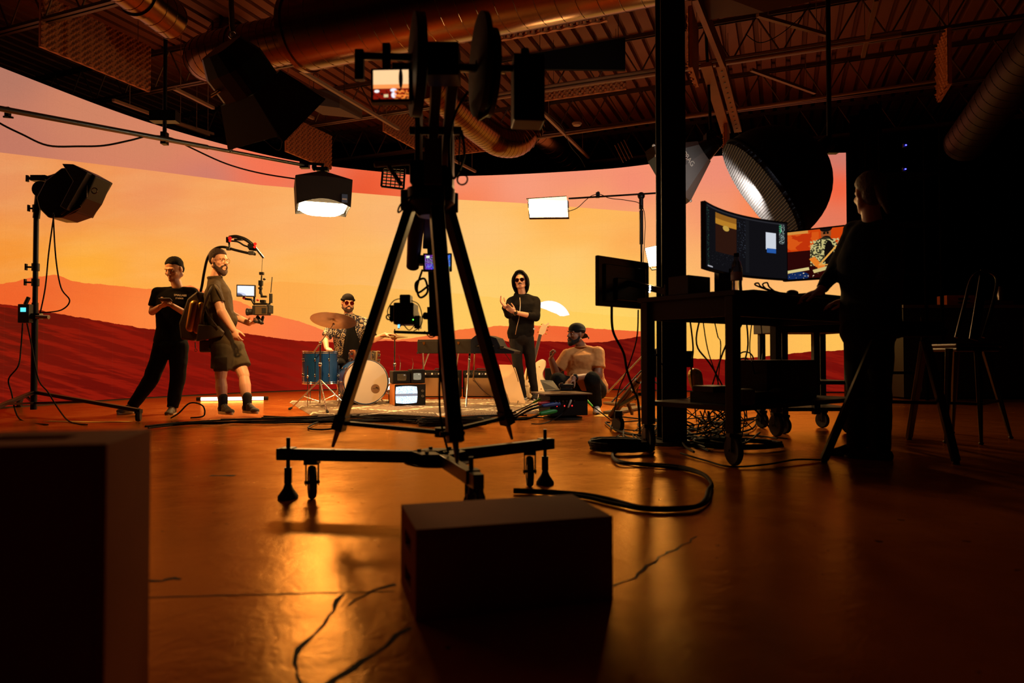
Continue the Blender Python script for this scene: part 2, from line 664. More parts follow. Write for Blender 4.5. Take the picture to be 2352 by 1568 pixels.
ea = {
    'e_top': T_ - interp(S_, [(-80, 342), (0, 350), (350, 392), (600, 425), (930, 452), (1180, 465), (1472, 487), (1600, 500)]),
    'e_side': 1472 - S_,
    'e_1': T_ - interp(S_, [(430, 745), (520, 700), (560, 668), (620, 646), (680, 648), (760, 655), (830, 653), (920, 665), (1060, 674), (1180, 688), (1320, 716), (1472, 730)]),
    'e_2': T_ - interp(S_, [(-100, 655), (0, 652), (30, 648), (70, 637), (130, 631), (170, 647), (250, 654), (300, 660), (350, 664), (400, 660), (440, 655), (475, 672), (528, 688), (546, 690), (567, 700), (600, 717), (640, 725),
                            (700, 742), (740, 757), (800, 772), (860, 778), (930, 779), (980, 770), (1034, 759), (1139, 749), (1263, 747), (1363, 754), (1472, 761), (1500, 763)]),
    'e_3': T_ - interp(S_, [(-100, 690), (0, 698), (40, 702), (120, 718), (260, 742), (345, 756), (430, 760), (558, 765), (620, 774), (680, 782), (707, 783), (780, 787), (863, 782), (940, 784), (1034, 790), (1100, 785),
                            (1251, 783), (1375, 787), (1460, 774), (1500, 770)]),
    'e_1r': T_ - interp(S_, [(1472, 770), (1560, 757), (1600, 738), (1640, 735), (1700, 748), (1800, 745), (1945, 748)]),
    'e_3r': T_ - interp(S_, [(1472, 836), (1580, 823), (1660, 825), (1740, 820), (1850, 808), (1945, 803), (1990, 803)]),
    'e_sun': 50.5 - np.sqrt((S_ - 1261) ** 2 + (T_ - 741) ** 2),
    'e_sun2': interp(S_, [(1200, 698), (1240, 706), (1262, 714), (1278, 720), (1289, 728), (1311, 722), (1330, 715)]) - T_,
    'e_u': np.array(uu), 'e_v': arr[:, 2], 'e_s': S_, 'e_t': T_,
}
me = bpy.data.meshes.new('led_wall')
me.from_pydata(wv, [], wf)
for nm, ca in (('c_skyA', skyA), ('c_skyB', skyB), ('c_1', c1), ('c_2', c2), ('c_3', c3), ('c_4', c4)):
    at = me.attributes.new(nm, 'FLOAT_VECTOR', 'POINT')
    at.data.foreach_set('vector', ca.astype(np.float32).ravel())
for nm, va in ea.items():
    at = me.attributes.new(nm, 'FLOAT', 'POINT')
    at.data.foreach_set('value', np.asarray(va, dtype=np.float32))


def led_mat():
    m = bpy.data.materials.new('screen wall image')
    m.use_nodes = True
    nt = m.node_tree
    N, L = nt.nodes, nt.links
    N.clear()
    out = N.new('ShaderNodeOutputMaterial')
    em = N.new('ShaderNodeEmission')

    def A(nm, which='Fac'):
        a = N.new('ShaderNodeAttribute')
        a.attribute_name = nm
        return a.outputs[which]

    def mt(op, a, b=0.0, c=None):
        n = N.new('ShaderNodeMath')
        n.operation = op
        for i, x in enumerate((a, b, c)):
            if x is None:
                continue
            if isinstance(x, (int, float)):
                n.inputs[i].default_value = x
            else:
                L.new(x, n.inputs[i])
        return n.outputs[0]

    def mix(f, a, b, mode='MIX'):
        n = N.new('ShaderNodeMixRGB')
        n.blend_type = mode
        for i, x in enumerate((f, a, b)):
            if isinstance(x, (int, float)):
                n.inputs[i].default_value = x
            elif isinstance(x, tuple):
                n.inputs[i].default_value = x
            else:
                L.new(x, n.inputs[i])
        return n.outputs[0]
    cmb = N.new('ShaderNodeCombineXYZ')
    L.new(A('e_s'), cmb.inputs[0])
    L.new(A('e_t'), cmb.inputs[1])

    def nz(sx, sy, rot=0.0, detail=4, scale=1.0):
        mp = N.new('ShaderNodeMapping')
        mp.inputs['Rotation'].default_value = (0, 0, rot)
        mp.inputs['Scale'].default_value = (sx, sy, 1)
        L.new(cmb.outputs[0], mp.inputs['Vector'])
        # rotate first, then scale
        mp.vector_type = 'TEXTURE'
        mp.inputs['Scale'].default_value = (1 / sx, 1 / sy, 1)
        n = N.new('ShaderNodeTexNoise')
        n.inputs['Scale'].default_value = scale
        n.inputs['Detail'].default_value = detail
        L.new(mp.outputs[0], n.inputs['Vector'])
        return n.outputs['Fac']
    jag = mt('MULTIPLY', mt('SUBTRACT', nz(0.05, 0.05, 0, 6), 0.5), 7.0)
    gt = lambda nm, j=True: mt('GREATER_THAN', mt('ADD', A(nm), jag) if j else A(nm), 0.0)
    # inner image
    col = A('c_skyA', 'Vector')
    cloud = nz(0.006, 0.02, -0.08, 5)
    col = mix(mt('MULTIPLY', mt('SUBTRACT', cloud, 0.42), 0.4), col, lin((255, 214, 140)) + (1,))
    col = mix(mt('MULTIPLY', gt('e_1'), 0.75), col, A('c_1', 'Vector'))
    col = mix(gt('e_2'), col, A('c_2', 'Vector'))
    dust = mt('MULTIPLY', mt('GREATER_THAN', A('e_2'), 0.0), mt('MULTIPLY', nz(0.012, 0.035, 0.25, 5), 0.16))
    col = mix(dust, col, lin((255, 150, 80)) + (1,))
    st = nz(0.005, 0.065, 0.28, 4)
    st2 = nz(0.02, 0.22, 0.1, 3)
    rr = N.new('ShaderNodeMapRange'); rr.interpolation_type = 'SMOOTHSTEP'; rr.inputs[1].default_value = 0.46; rr.inputs[2].default_value = 0.60
    L.new(mt('ADD', mt('MULTIPLY', st, 0.8), mt('MULTIPLY', st2, 0.2)), rr.inputs[0])
    ss = rr.outputs[0]
    dune = mix(mt('ADD', ss, mt('MULTIPLY', st2, 0.2)), A('c_3', 'Vector'), A('c_4', 'Vector'))
    col = mix(gt('e_3'), col, dune)
    # outer image
    colB = A('c_skyB', 'Vector')
    colR = mix(mt('MULTIPLY', gt('e_1r'), 0.35), colB, lin((255, 176, 60)) + (1,))
    colR = mix(gt('e_3r'), colR, dune)
    inner = mt('MULTIPLY', mt('GREATER_THAN', A('e_top'), 0.0), mt('GREATER_THAN', A('e_side'), 0.0))
    low = mt('GREATER_THAN', A('e_top'), 0.0)
    col = mix(inner, mix(low, colB, colR), col)
    sun = mt('MULTIPLY', mt('GREATER_THAN', A('e_sun'), 0.0), mt('GREATER_THAN', mt('ADD', A('e_sun2'), mt('MULTIPLY', jag, 0.6)), 0.0))
    col = mix(sun, col, (1.15, 1.12, 1.15, 1))
    # panel seams and LED grain
    fu = mt('FRACT', mt('MULTIPLY', A('e_u'), 2.0))
    fv = mt('FRACT', mt('MULTIPLY', A('e_v'), 2.0))
    seam = mt('MAXIMUM', mt('LESS_THAN', fu, 0.012), mt('LESS_THAN', fv, 0.012))
    col = mix(mt('MULTIPLY', seam, 0.05), col, (0.2, 0.06, 0.03, 1))
    wn = N.new('ShaderNodeTexWhiteNoise')
    wn.noise_dimensions = '2D'
    g2 = N.new('ShaderNodeCombineXYZ')
    L.new(mt('FLOOR', mt('MULTIPLY', A('e_u'), 140.0)), g2.inputs[0])
    L.new(mt('FLOOR', mt('MULTIPLY', A('e_v'), 140.0)), g2.inputs[1])
    L.new(g2.outputs[0], wn.inputs['Vector'])
    gr = mt('ADD', mt('MULTIPLY', wn.outputs['Value'], 0.06), 0.97)
    L.new(mix(1.0, col, gr, 'MULTIPLY'), em.inputs['Color'])
    em.inputs['Strength'].default_value = LED_LIGHT
    L.new(em.outputs[0], out.inputs['Surface'])
    return m


t = thing('led_wall', 'huge curved glowing screen wall showing an orange desert sunset with red dunes', 'screen wall', (0, 12.5, 0))
me.materials.append(led_mat())
o = bpy.data.objects.new('screen', me)
COL.objects.link(o)
o.parent = t
o.location = -t.location
# rear cabinets: a shell behind the tiles gives the wall its thickness
vs, fs = [], []
n = len(path)
for i, p in enumerate(path):
    a = path[max(i - 1, 0)]
    b = path[min(i + 1, n - 1)]
    nrm = (b - a).normalized().cross(Z)
    nrm = -nrm if nrm.dot(p - V((0, 4, 0))) < 0 else nrm
    for zz in (0.0, H):
        vs += [p + nrm * 0.012 + Z * zz, p + nrm * 0.13 + Z * zz]
for i in range(n - 1):
    a = i * 4
    b = a + 4
    fs += [(a, b, b + 2, a + 2), (a + 1, a + 3, b + 3, b + 1), (a + 2, b + 2, b + 3, a + 3), (a, a + 1, b + 1, b)]
fs += [(0, 2, 3, 1), ((n - 1) * 4, (n - 1) * 4 + 1, (n - 1) * 4 + 3, (n - 1) * 4 + 2)]
build('cabinet_shell', MB().add(vs, fs), BLK, t)
# black masking cloth above and beyond the screen
dr = MB()


def drape_strip(pa, pb, z0, z1, waves=10, amp=0.06):
    pa, pb = V(pa), V(pb)
    nn = (pb - pa).normalized().cross(Z)
    dr2 = MB()
    dr2.sheet(lambda a, b: pa.lerp(pb, a) + nn * (amp * math.sin(a * waves * 2 * math.pi)) + Z * (z0 + (z1 - z0) * b), waves * 8, 4)
    return dr2


one('drape', drape_strip((5.86, 11.72, 0), (5.95, 10.95, 0), 0.0, 4.75, 3), DRAPE, 'floor length black drape at the open end of the screen wall', 'curtain', solid=0.01)
one('drape', drape_strip((6.3, 12.4, 0), (11.7, 12.0, 0), 0.0, 4.9, 18), DRAPE, 'wide black drape closing off the dark side of the studio', 'curtain', solid=0.01)
one('header_cloth', drape_strip((-7.6, 14.0, 0), (7.6, 14.1, 0), 3.7, 5.0, 26), DRAPE, 'black masking cloth hung above the top of the screen wall', 'curtain', solid=0.01)
# ------------------------------------------------------------------ wooden apple boxes close to the camera
BOXW = M('box plywood', (158, 78, 30), 0.75, spec=.12, var=0.18, vscale=6, bump=0.08)
SLOT = M('slot dark', (12, 9, 7), 0.9)


def apple_box(base, ax, L, W_, H_, label, slots, end=-1):
    """ax = unit vector along L; W along ay"""
    ay = Z.cross(ax)
    t = thing('apple_box', label, 'wooden box', base)
    mb = MB()
    th = 0.016
    c = base + Z * H_ / 2
    F = (ax, ay, Z)
    mb.box(c + Z * (H_ / 2 - th / 2), (L, W_, th), F)
    mb.box(c - Z * (H_ / 2 - th / 2), (L, W_, th), F)
    for s in (-1, 1):
        mb.box(c + ay * s * (W_ / 2 - th / 2), (L, th, H_ - 2 * th), F)
    mb.box(c + ax * (-end) * (L / 2 - th / 2), (th, W_ - 2 * th, H_ - 2 * th), F)
    build('body', mb, BOXW, t, bevel=0.002)
    # the end board with its hand slots
    e = MB()
    ec = c + ax * end * (L / 2 - th / 2)
    zs = sorted(slots)
    lo = -H_ / 2 + th
    sh, sw = 0.042, 0.125
    for z0 in zs:
        e.box(ec + Z * ((lo + z0 - sh / 2) / 2), (th, W_ - 2 * th, z0 - sh / 2 - lo), F)
        for s in (-1, 1):
            wd = (W_ - 2 * th - sw) / 2
            e.box(ec + Z * z0 + ay * s * (sw / 2 + wd / 2), (th, wd, sh), F)
        lo = z0 + sh / 2
    e.box(ec + Z * ((lo + H_ / 2 - th) / 2), (th, W_ - 2 * th, H_ / 2 - th - lo), F)
    build('end_board', e, BOXW, t)
    return t


fl_, fr_ = G(955, 1215, 0.224), G(1408, 1183, 0.224)
ax = (fr_ - fl_)
Lb = ax.length
ax.normalize()
ay = Z.cross(ax)
ctr = fl_ + ax * Lb / 2 + ay * 0.15
ctr.z = 0
apple_box(ctr, ax, Lb, 0.30, 0.222, 'wooden apple box with two hand slots lying in the middle of the floor', (-0.05, 0.045), -1)

# the second one stands on its end close to the lens
e0, e1 = G(245, 1019, 0.508), G(345, 985, 0.508)
sd = (e1 - e0).normalized()
wd = -Z.cross(sd)
wd = wd if wd.x < 0 else -wd
cc = e0 + sd * 0.115 + wd * 0.155
t = thing('apple_box', 'wooden apple box standing upright on its short end at the frame edge', 'wooden box', (cc.x, cc.y, 0))
mb = MB()
F = (wd, sd, Z)
c = V((cc.x, cc.y, 0.254))
th = 0.016
for s in (-1, 1):
    mb.box(c + wd * s * (0.155 - th / 2), (th, 0.23, 0.508), F)
    mb.box(c + sd * s * (0.115 - th / 2), (0.31 - 2 * th, th, 0.508), F)
mb.box(c - Z * (0.254 - th / 2), (0.31 - 2 * th, 0.23 - 2 * th, th), F)
build('body', mb, BOXW, t, bevel=0.002)
e = MB()
zt = c + Z * (0.254 - th / 2)
for s in (-1, 1):
    e.box(zt + sd * s * 0.065, (0.31 - 2 * th, 0.068, th), F)
    e.box(zt + wd * s * 0.1, (0.078, 0.062, th), F)
build('end_board', e, BOXW, t)

# ------------------------------------------------------------------ crane tripod on a three wheel dolly
HUB = V((-0.325, 3.02, 0.2))
ends = [P(638, 1045, 3.107), P(1268, 1018, 3.478), P(1100, 1112, 2.42)]
ends = [V((p.x, p.y, 0.2)) for p in ends]
APEX = P(990, 462, 3.05)
cr = thing('crane_dolly', 'black three armed wheeled dolly under the camera crane tripod', 'dolly', (HUB.x, HUB.y, 0))
dirs = []
for i, e in enumerate(ends):
    d = (e - HUB)
    L = d.length
    d.normalize()
    dirs.append((d, L))
    sdv = Z.cross(d)
    arm = build('arm', MB().beam(HUB, e, 0.04, 0.052, up=Z), BLKM, cr, bevel=0.003)
    jp = e - d * (0.05 if i < 2 else 0.1)
    jk = MB()
    jk.cyl(V((jp.x, jp.y, 0.06)), V((jp.x, jp.y, 0.275)), 0.009)
    jk.cyl(V((jp.x, jp.y, 0.07)), V((jp.x, jp.y, 0.14)), 0.017)
    jk.box(V((jp.x, jp.y, 0.205)), (0.055, 0.055, 0.05), (d, sdv, Z))
    j = build('levelling_jack', jk, BLKM, cr)
    build('jack_foot', MB().lathe([(0.0, 0), (0.045, 0), (0.045, 0.012), (0.022, 0.045), (0.012, 0.075), (0, 0.075)], V((jp.x, jp.y, 0)), Z, 20), RUB, j, smooth=True)
    # castor
    wp = HUB + d * (L * (0.78 if i != 2 else 0.74)) + sdv * (0.0 if i < 2 else 0.03)
    wc = V((wp.x, wp.y, 0.076))
    wax = V((0.93, 0.36, 0)).normalized() if i == 0 else (V((1, 0.05, 0)).normalized() if i == 1 else V((0.9, -0.4, 0)).normalized())
    fk = MB()
    fk.box(V((wp.x, wp.y, 0.168)), (0.06, 0.06, 0.02))
    for s in (-1, 1):
        fk.beam(wc + wax * s * 0.027 + Z * 0.09, wc + wax * s * 0.027 - Z * 0.012, 0.045, 0.004, up=wax)
    fk.cyl(wc - wax * 0.033, wc + wax * 0.033, 0.008)
    wh = build('castor', fk, BLKM, cr)
    w_ = MB().lathe([(0.045, -0.014), (0.068, -0.016), (0.075, -0.008), (0.076, 0.0), (0.075, 0.008), (0.068, 0.016), (0.045, 0.014), (0.045, -0.014)], wc, wax, 28)
    wt = build('wheel', w_, RUB, wh, smooth=True)
    build('wheel_hub', MB().lathe([(0.0, -0.012), (0.03, -0.014), (0.046, -0.01), (0.046, 0.01), (0.03, 0.014), (0, 0.012)], wc, wax, 20), BLKM, wh, smooth=True)
pl = MB()
pl.lathe([(0, -0.028), (0.13, -0.028), (0.15, -0.022), (0.15, -0.016), (0, -0.016)], HUB, Z, 32)
pl.lathe([(0, 0.02), (0.12, 0.02), (0.12, 0.026), (0, 0.026)], HUB, Z, 6)
build('centre_plate', pl, BLKM, cr)
bl = MB()
for a in range(6):
    p = HUB + V((0.085 * math.cos(a * 1.05), 0.085 * math.sin(a * 1.05), 0.026))
    bl.cyl(p, p + Z * 0.01, 0.009, n=6)
build('bolts', bl, BLKM, cr)['kind'] = 'stuff'

tp = thing('crane_tripod', 'heavy black tripod carrying the camera crane in front of the band', 'tripod', (HUB.x, HUB.y, 0.2))
tops = []
for i, (d, L) in enumerate(dirs):
    foot = HUB + d * (L * (0.60 if i != 2 else 0.66)) + Z * 0.03
    if i == 0:
        foot = P(764, 1026, 3.09)
    if i == 1:
        foot = P(1176, 1008, 3.39)
    if i == 2:
        foot = P(1050, 1062, 2.68)
    top = APEX + V((d.x * 0.085, d.y * 0.07, 0.0))
    tops.append(top)
    ax_ = (foot - top).normalized()
    knee = top.lerp(foot, 0.9)
    sp = build('leg', MB().beam(top, knee, 0.060, 0.040, up=d), BLKM, tp, bevel=0.004)
    build('leg_lock', MB().beam(top.lerp(foot, 0.87), top.lerp(foot, 0.93), 0.062, 0.05, up=d).cyl(top.lerp(foot, 0.9) - Z.cross(d) * 0.06, top.lerp(foot, 0.9) + Z.cross(d) * 0.04, 0.009), BLK, sp)
    build('spike', MB().cyl(knee, foot, 0.016, 0.007), STEEL, sp, smooth=True)
    # spreader rod to the middle
    mid = V((HUB.x + 0.02, HUB.y - 0.02, 0.31))
    att = top.lerp(foot, 0.9)
    build('spreader_rod', MB().beam(att, mid, 0.022, 0.018), BLKM, tp)
build('spreader_hub', MB().cyl(mid - Z * 0.018, mid + Z * 0.022, 0.035, n=12), BLKM, tp)
hd = MB()
hd.lathe([(0.0, -0.07), (0.055, -0.07), (0.085, -0.03), (0.105, -0.01), (0.108, 0.05), (0.085, 0.06), (0.075, 0.10), (0, 0.10)], APEX - Z * 0.0, Z, 28)
build('bowl', hd, BLKM, tp, smooth=True)
for i, tpt in enumerate(tops):
    build('leg_joint', MB().box(tpt + dirs[i][0] * 0.012 + Z * 0.005, (0.07, 0.06, 0.09), (dirs[i][0], Z.cross(dirs[i][0]), Z)), BLK, tp, bevel=0.004)

# crane arm, weights, control monitors, hanging camera
PIV = P(992, 385, 3.05)
REAR = P(1022, 150, 2.72)
FRONT = P(992, 560, 3.75)
jb = thing('camera_crane', 'black camera crane arm with round counterweights balanced on the tripod', 'crane', APEX + Z * 0.10)
build('pan_head', MB().box(P(992, 418, 3.05), (0.15, 0.16, 0.11)).box(P(968, 400, 3.0), (0.09, 0.1, 0.1)).cyl(P(992, 440, 3.05), P(992, 405, 3.05), 0.075, 0.06), BLKM, jb, bevel=0.005)
build('yoke', MB().box(P(962, 335, 3.02), (0.022, 0.1, 0.36)).box(P(1036, 345, 3.04), (0.022, 0.1, 0.34)).cyl(P(940, 300, 3.02), P(1060, 300, 3.04), 0.018), BLKM, jb, bevel=0.003)
ARMB = M('crane arm grey', (70, 62, 56), 0.35, 0.7)
for off in (-0.03, 0.035):
    build('boom_tube', MB().beam(REAR + V((off, 0, 0)), FRONT + V((off, 0, 0)), 0.042, 0.07), ARMB, jb, bevel=0.004)
build('tilt_plate', MB().box(P(995, 372, 2.94), (0.075, 0.02, 0.2)).cyl(P(860, 378, 3.0), P(945, 372, 3.0), .012).cyl(P(892, 380, 3.0), P(922, 425, 3.0), .010), M('tilt plate brown', (88, 66, 50), 0.5, 0.4), jb, bevel=0.003)
build('rear_frame', MB().box(P(1018, 148, 2.7), (0.13, 0.12, 0.13)).cyl(P(900, 152, 2.68), P(1240, 158, 2.78), 0.014).cyl(P(820, 128, 2.68), P(960, 132, 2.68), 0.014)
      .box(P(826, 150, 2.68), (0.035, 0.03, 0.12)).box(P(888, 142, 2.66), (0.03, 0.03, 0.14)), BLKM, jb, bevel=0.003)
PLT = M('cast iron weight', (14, 13, 13), 0.6, 0.2, bump=0.2)
wa = V((1, 0.25, 0)).normalized()


def weight(c, R, th):
    return MB().lathe([(0.02, -th / 2), (R * 0.8, -th / 2), (R, -th / 2 + 0.006), (R, th / 2 - 0.006), (R * 0.8, th / 2), (0.02, th / 2), (0.02, -th / 2)], c, wa, 36)


build('counterweight', weight(P(1103, 150, 2.75), 0.20, 0.035), PLT, jb, smooth=True)
build('counterweight', weight(P(1126, 168, 2.76), 0.17, 0.03), PLT, jb, smooth=True)
build('counterweight', weight(P(958, 150, 2.70), 0.195, 0.05), PLT, jb, smooth=True)
build('weight_bar', MB().cyl(P(940, 152, 2.7), P(1160, 160, 2.78), 0.016).cyl(P(1096, 272, 2.74), P(1128, 252, 2.76), 0.012), STEEL, jb)
build('battery_case', MB().box(P(1212, 212, 2.78), (0.125, 0.12, 0.27), (V((1, 0.1, 0)).normalized(), V((-0.1, 1, 0)).normalized(), Z)).cyl(P(1206, 130, 2.78), P(1206, 112, 2.78), 0.018), BLK, jb, bevel=0.006)
build('cable_loops', MB().tube(smooth_pts([P(1060, 300, 2.8), P(1066, 360, 2.9), P(1040, 410, 3.0), P(1032, 330, 2.9), P(1046, 260, 2.8), P(1075, 210, 2.75)], 6), 0.006, 6)
      .torus(P(1062, 412, 2.95), (0.2, 1, 0), 0.023, 0.004, 20, 6)
      .tube(smooth_pts([P(1058, 300, 2.85), P(1054, 365, 2.95), P(1056, 395, 2.95)], 6), 0.004, 6)
      .tube(smooth_pts([P(945, 450, 2.95), P(920, 470, 2.95), P(915, 488, 2.95), P(935, 470, 2.95), P(950, 445, 2.95)], 6), 0.004, 6)
      .tube(smooth_pts([P(970, 620, 3.6), P(958, 660, 3.7), P(965, 683, 3.7), P(982, 670, 3.7), P(975, 640, 3.7), P(955, 650, 3.7), P(960, 672, 3.7), P(985, 655, 3.7)], 6), 0.006, 6)
      .tube(smooth_pts([P(1014, 470, 3.0), P(1018, 560, 3.1), P(1020, 700, 3.0), P(1010, 860, 2.95), P(1012, 960, 2.9), P(1030, 1040, 2.9)], 6), 0.005, 6)
      .tube(smooth_pts([P(1020, 500, 3.05), P(1012, 640, 3.1), P(1008, 800, 3.0), P(1018, 900, 2.95), P(1032, 1010, 2.9)], 6), 0.005, 6), CAB, jb, smooth=True)
build('post', MB().beam(FRONT + Z * 0.10, P(1000, 745, 3.9), 0.055, 0.055).cyl(P(1000, 745, 3.9), P(1000, 772, 3.9), 0.035).box(P(982, 598, 3.75), (0.16, 0.08, 0.05)), BLKM, jb, bevel=0.004)
build('extension_arm', MB().cyl(P(958, 490, 3.5), P(948, 612, 3.75), 0.045, 0.035).cyl(P(948, 600, 3.75), P(985, 600, 3.75), 0.025), BLKM, jb, smooth=True)

# monitor at the operator's end of the crane: it shows the stage
def screen_mat(name, parts, base=(10, 10, 12), strength=1.0):
    """parts: list of (kind, args, colour) drawn over uv 0..1; kinds: rect (x0,y0,x1,y1), ell (cx,cy,rx,ry), noise(x0,y0,x1,y1,scale,thr), line(x0,y0,x1,y1,w)"""
    m = bpy.data.materials.new(name)
    m.use_nodes = True
    nt = m.node_tree
    N, L = nt.nodes, nt.links
    N.clear()
    out = N.new('ShaderNodeOutputMaterial')
    em = N.new('ShaderNodeEmission')
    em.inputs['Strength'].default_value = strength
    L.new(em.outputs[0], out.inputs['Surface'])
    uv = N.new('ShaderNodeUVMap')
    sp = N.new('ShaderNodeSeparateXYZ')
    L.new(uv.outputs[0], sp.inputs[0])
    X, Y = sp.outputs[0], sp.outputs[1]

    def mt(op, a, b=0.0):
        n = N.new('ShaderNodeMath')
        n.operation = op
        for i, x in enumerate((a, b)):
            if isinstance(x, (int, float)):
                n.inputs[i].default_value = x
            else:
                L.new(x, n.inputs[i])
        return n.outputs[0]

    def rect(x0, y0, x1, y1):
        a = mt('MULTIPLY', mt('GREATER_THAN', X, x0), mt('LESS_THAN', X, x1))
        return mt('MULTIPLY', a, mt('MULTIPLY', mt('GREATER_THAN', Y, y0), mt('LESS_THAN', Y, y1)))
    cur = N.new('ShaderNodeRGB')
    cur.outputs[0].default_value = lin(base) + (1,)
    cur = cur.outputs[0]
    for kind, a, colr in parts:
        if kind == 'rect':
            f = rect(*a)
        elif kind == 'ell':
            dx = mt('DIVIDE', mt('SUBTRACT', X, a[0]), a[2])
            dy = mt('DIVIDE', mt('SUBTRACT', Y, a[1]), a[3])
            f = mt('LESS_THAN', mt('ADD', mt('MULTIPLY', dx, dx), mt('MULTIPLY', dy, dy)), 1.0)
        elif kind == 'line':
            x0, y0, x1, y1, wd_ = a
            dx, dy = x1 - x0, y1 - y0
            LL = math.hypot(dx, dy)
            al = mt('ADD', mt('MULTIPLY', X, dx / LL), mt('MULTIPLY', Y, dy / LL))
            ac = mt('ADD', mt('MULTIPLY', X, -dy / LL), mt('MULTIPLY', Y, dx / LL))
            a0 = (x0 * dx + y0 * dy) / LL
            c0 = (-x0 * dy + y0 * dx) / LL
            f = mt('MULTIPLY', mt('MULTIPLY', mt('GREATER_THAN', al, a0), mt('LESS_THAN', al, a0 + LL)), mt('LESS_THAN', mt('ABSOLUTE', mt('SUBTRACT', ac, c0)), wd_))
        else:
            x0, y0, x1, y1, scl, thr = a
            n = N.new('ShaderNodeTexNoise')
            n.inputs['Scale'].default_value = scl
            n.inputs['Detail'].default_value = 2
            L.new(uv.outputs[0], n.inputs['Vector'])
            f = mt('MULTIPLY', rect(x0, y0, x1, y1), mt('GREATER_THAN', n.outputs['Fac'], thr))
        mx = N.new('ShaderNodeMixRGB')
        L.new(f, mx.inputs[0])
        L.new(cur, mx.inputs[1])
        mx.inputs[2].default_value = lin(colr) + (1,)
        cur = mx.outputs[0]
    L.new(cur, em.inputs['Color'])
    return m


def quad(name, tl, tr, br, bl_, mat, parent, lift=None):
    off = wpos(parent)
    me = bpy.data.meshes.new(name)
    me.from_pydata([tuple(V(p) - off) for p in (bl_, br, tr, tl)], [], [(0, 1, 2, 3)])
    u = me.uv_layers.new(name='UVMap')
    for i, c in enumerate(((0, 0), (1, 0), (1, 1), (0, 1))):
        u.data[i].uv = c
    me.materials.append(mat)
    o = bpy.data.objects.new(name, me)
    COL.objects.link(o)
    o.parent = parent
    return o


def flat_monitor(name, label, c, right, up, w_, h_, th, smat, bez=0.01, parent=None, part='screen'):
    """c: centre of the screen face; normal = right x up towards the viewer"""
    right, up = V(right).normalized(), V(up).normalized()
    nrm = right.cross(up)
    t = thing(name, label, 'monitor', c - up * h_ / 2) if parent is None else parent
    bx = MB().box(c - nrm * (th / 2 + 0.001), (w_ + 2 * bez, h_ + 2 * bez, th), (right, up, nrm))
    hs = build('housing', bx, BLK, t, bevel=0.003)
    quad(part, c - right * w_ / 2 + up * h_ / 2 + nrm * 0.001, c + right * w_ / 2 + up * h_ / 2 + nrm * 0.001,
         c + right * w_ / 2 - up * h_ / 2 + nrm * 0.001, c - right * w_ / 2 - up * h_ / 2 + nrm * 0.001, smat, t)
    return t


sm1 = screen_mat('crane monitor picture', [('rect', (0, .32, 1, 1), (255, 205, 150)), ('rect', (0, .32, 1, .5), (250, 150, 80)), ('rect', (0, .0, 1, .36), (130, 22, 10)),
                                           ('noise', (0, 0, 1, .34, 9, .55), (40, 12, 8)), ('ell', (.1, .27, .07, .05), (255, 255, 255)), ('ell', (.57, .3, .09, .06), (235, 235, 255)),
                                           ('ell', (.58, .13, .07, .1), (240, 240, 255)), ('rect', (.3, .06, .42, .16), (220, 200, 150)), ('noise', (.6, 0, 1, .3, 14, .5), (240, 130, 50)),
                                           ('ell', (.78, .7, .06, .36), (10, 6, 5))], strength=1.1)
flat_monitor('crane_monitor', 'small lit monitor showing the stage at the operator end of the crane', P(898, 194, 2.62), (1, 0.02, 0.03), (-0.03, 0.12, 1), 0.135, 0.118, 0.03, sm1)
sm2 = screen_mat('crane data picture', [('noise', (.0, 0, .3, 1, 22, .52), (150, 60, 200)), ('noise', (.05, 0, .5, .4, 30, .55), (30, 60, 255)), ('noise', (0, .1, 1, .9, 26, .62), (70, 220, 60)),
                                        ('noise', (.7, .2, 1, 1, 24, .5), (60, 120, 255)), ('rect', (.05, .8, .18, .95), (220, 240, 200)), ('noise', (.4, .3, .6, 1, 30, .6), (200, 80, 220))], base=(8, 10, 40), strength=1.3)
flat_monitor('data_monitor', 'small monitor with tiny blue and green readouts behind the tripod legs', P(1005, 602, 3.68), (1, 0.1, 0.02), (0, 0, 1), 0.135, 0.078, 0.025, sm2)

# camera slung under the crane post
t = thing('crane_camera', 'black cinema camera slung under the crane post', 'camera', P(935, 765, 3.85))
build('camera_body', MB().box(P(933, 722, 3.85), (0.11, 0.2, 0.12)).box(P(933, 690, 3.85), (0.06, 0.1, 0.06)), BLK, t, bevel=0.006)
build('lens', MB().lathe([(0, 0), (0.045, 0), (0.052, 0.03), (0.052, 0.1), (0.06, 0.12), (0.06, 0.15), (0, 0.15)], P(932, 722, 3.95), (0, 1, 0), 24), BLK, t, smooth=True)
build('cage', MB().cyl(P(905, 762, 3.8), P(990, 765, 3.8), 0.008).cyl(P(905, 762, 3.9), P(990, 765, 3.9), 0.008).beam(P(986, 705, 3.85), P(988, 768, 3.85), 0.02, 0.04)
      .cyl(P(975, 725, 3.85), P(1002, 727, 3.9), 0.02).box(P(905, 720, 3.85), (0.035, 0.08, 0.09)).box(P(960, 740, 3.85), (0.03, 0.08, 0.07)).torus(P(893, 728, 3.85), (0, 1, 0), 0.014, 0.004, 14, 6), BLKM, t)
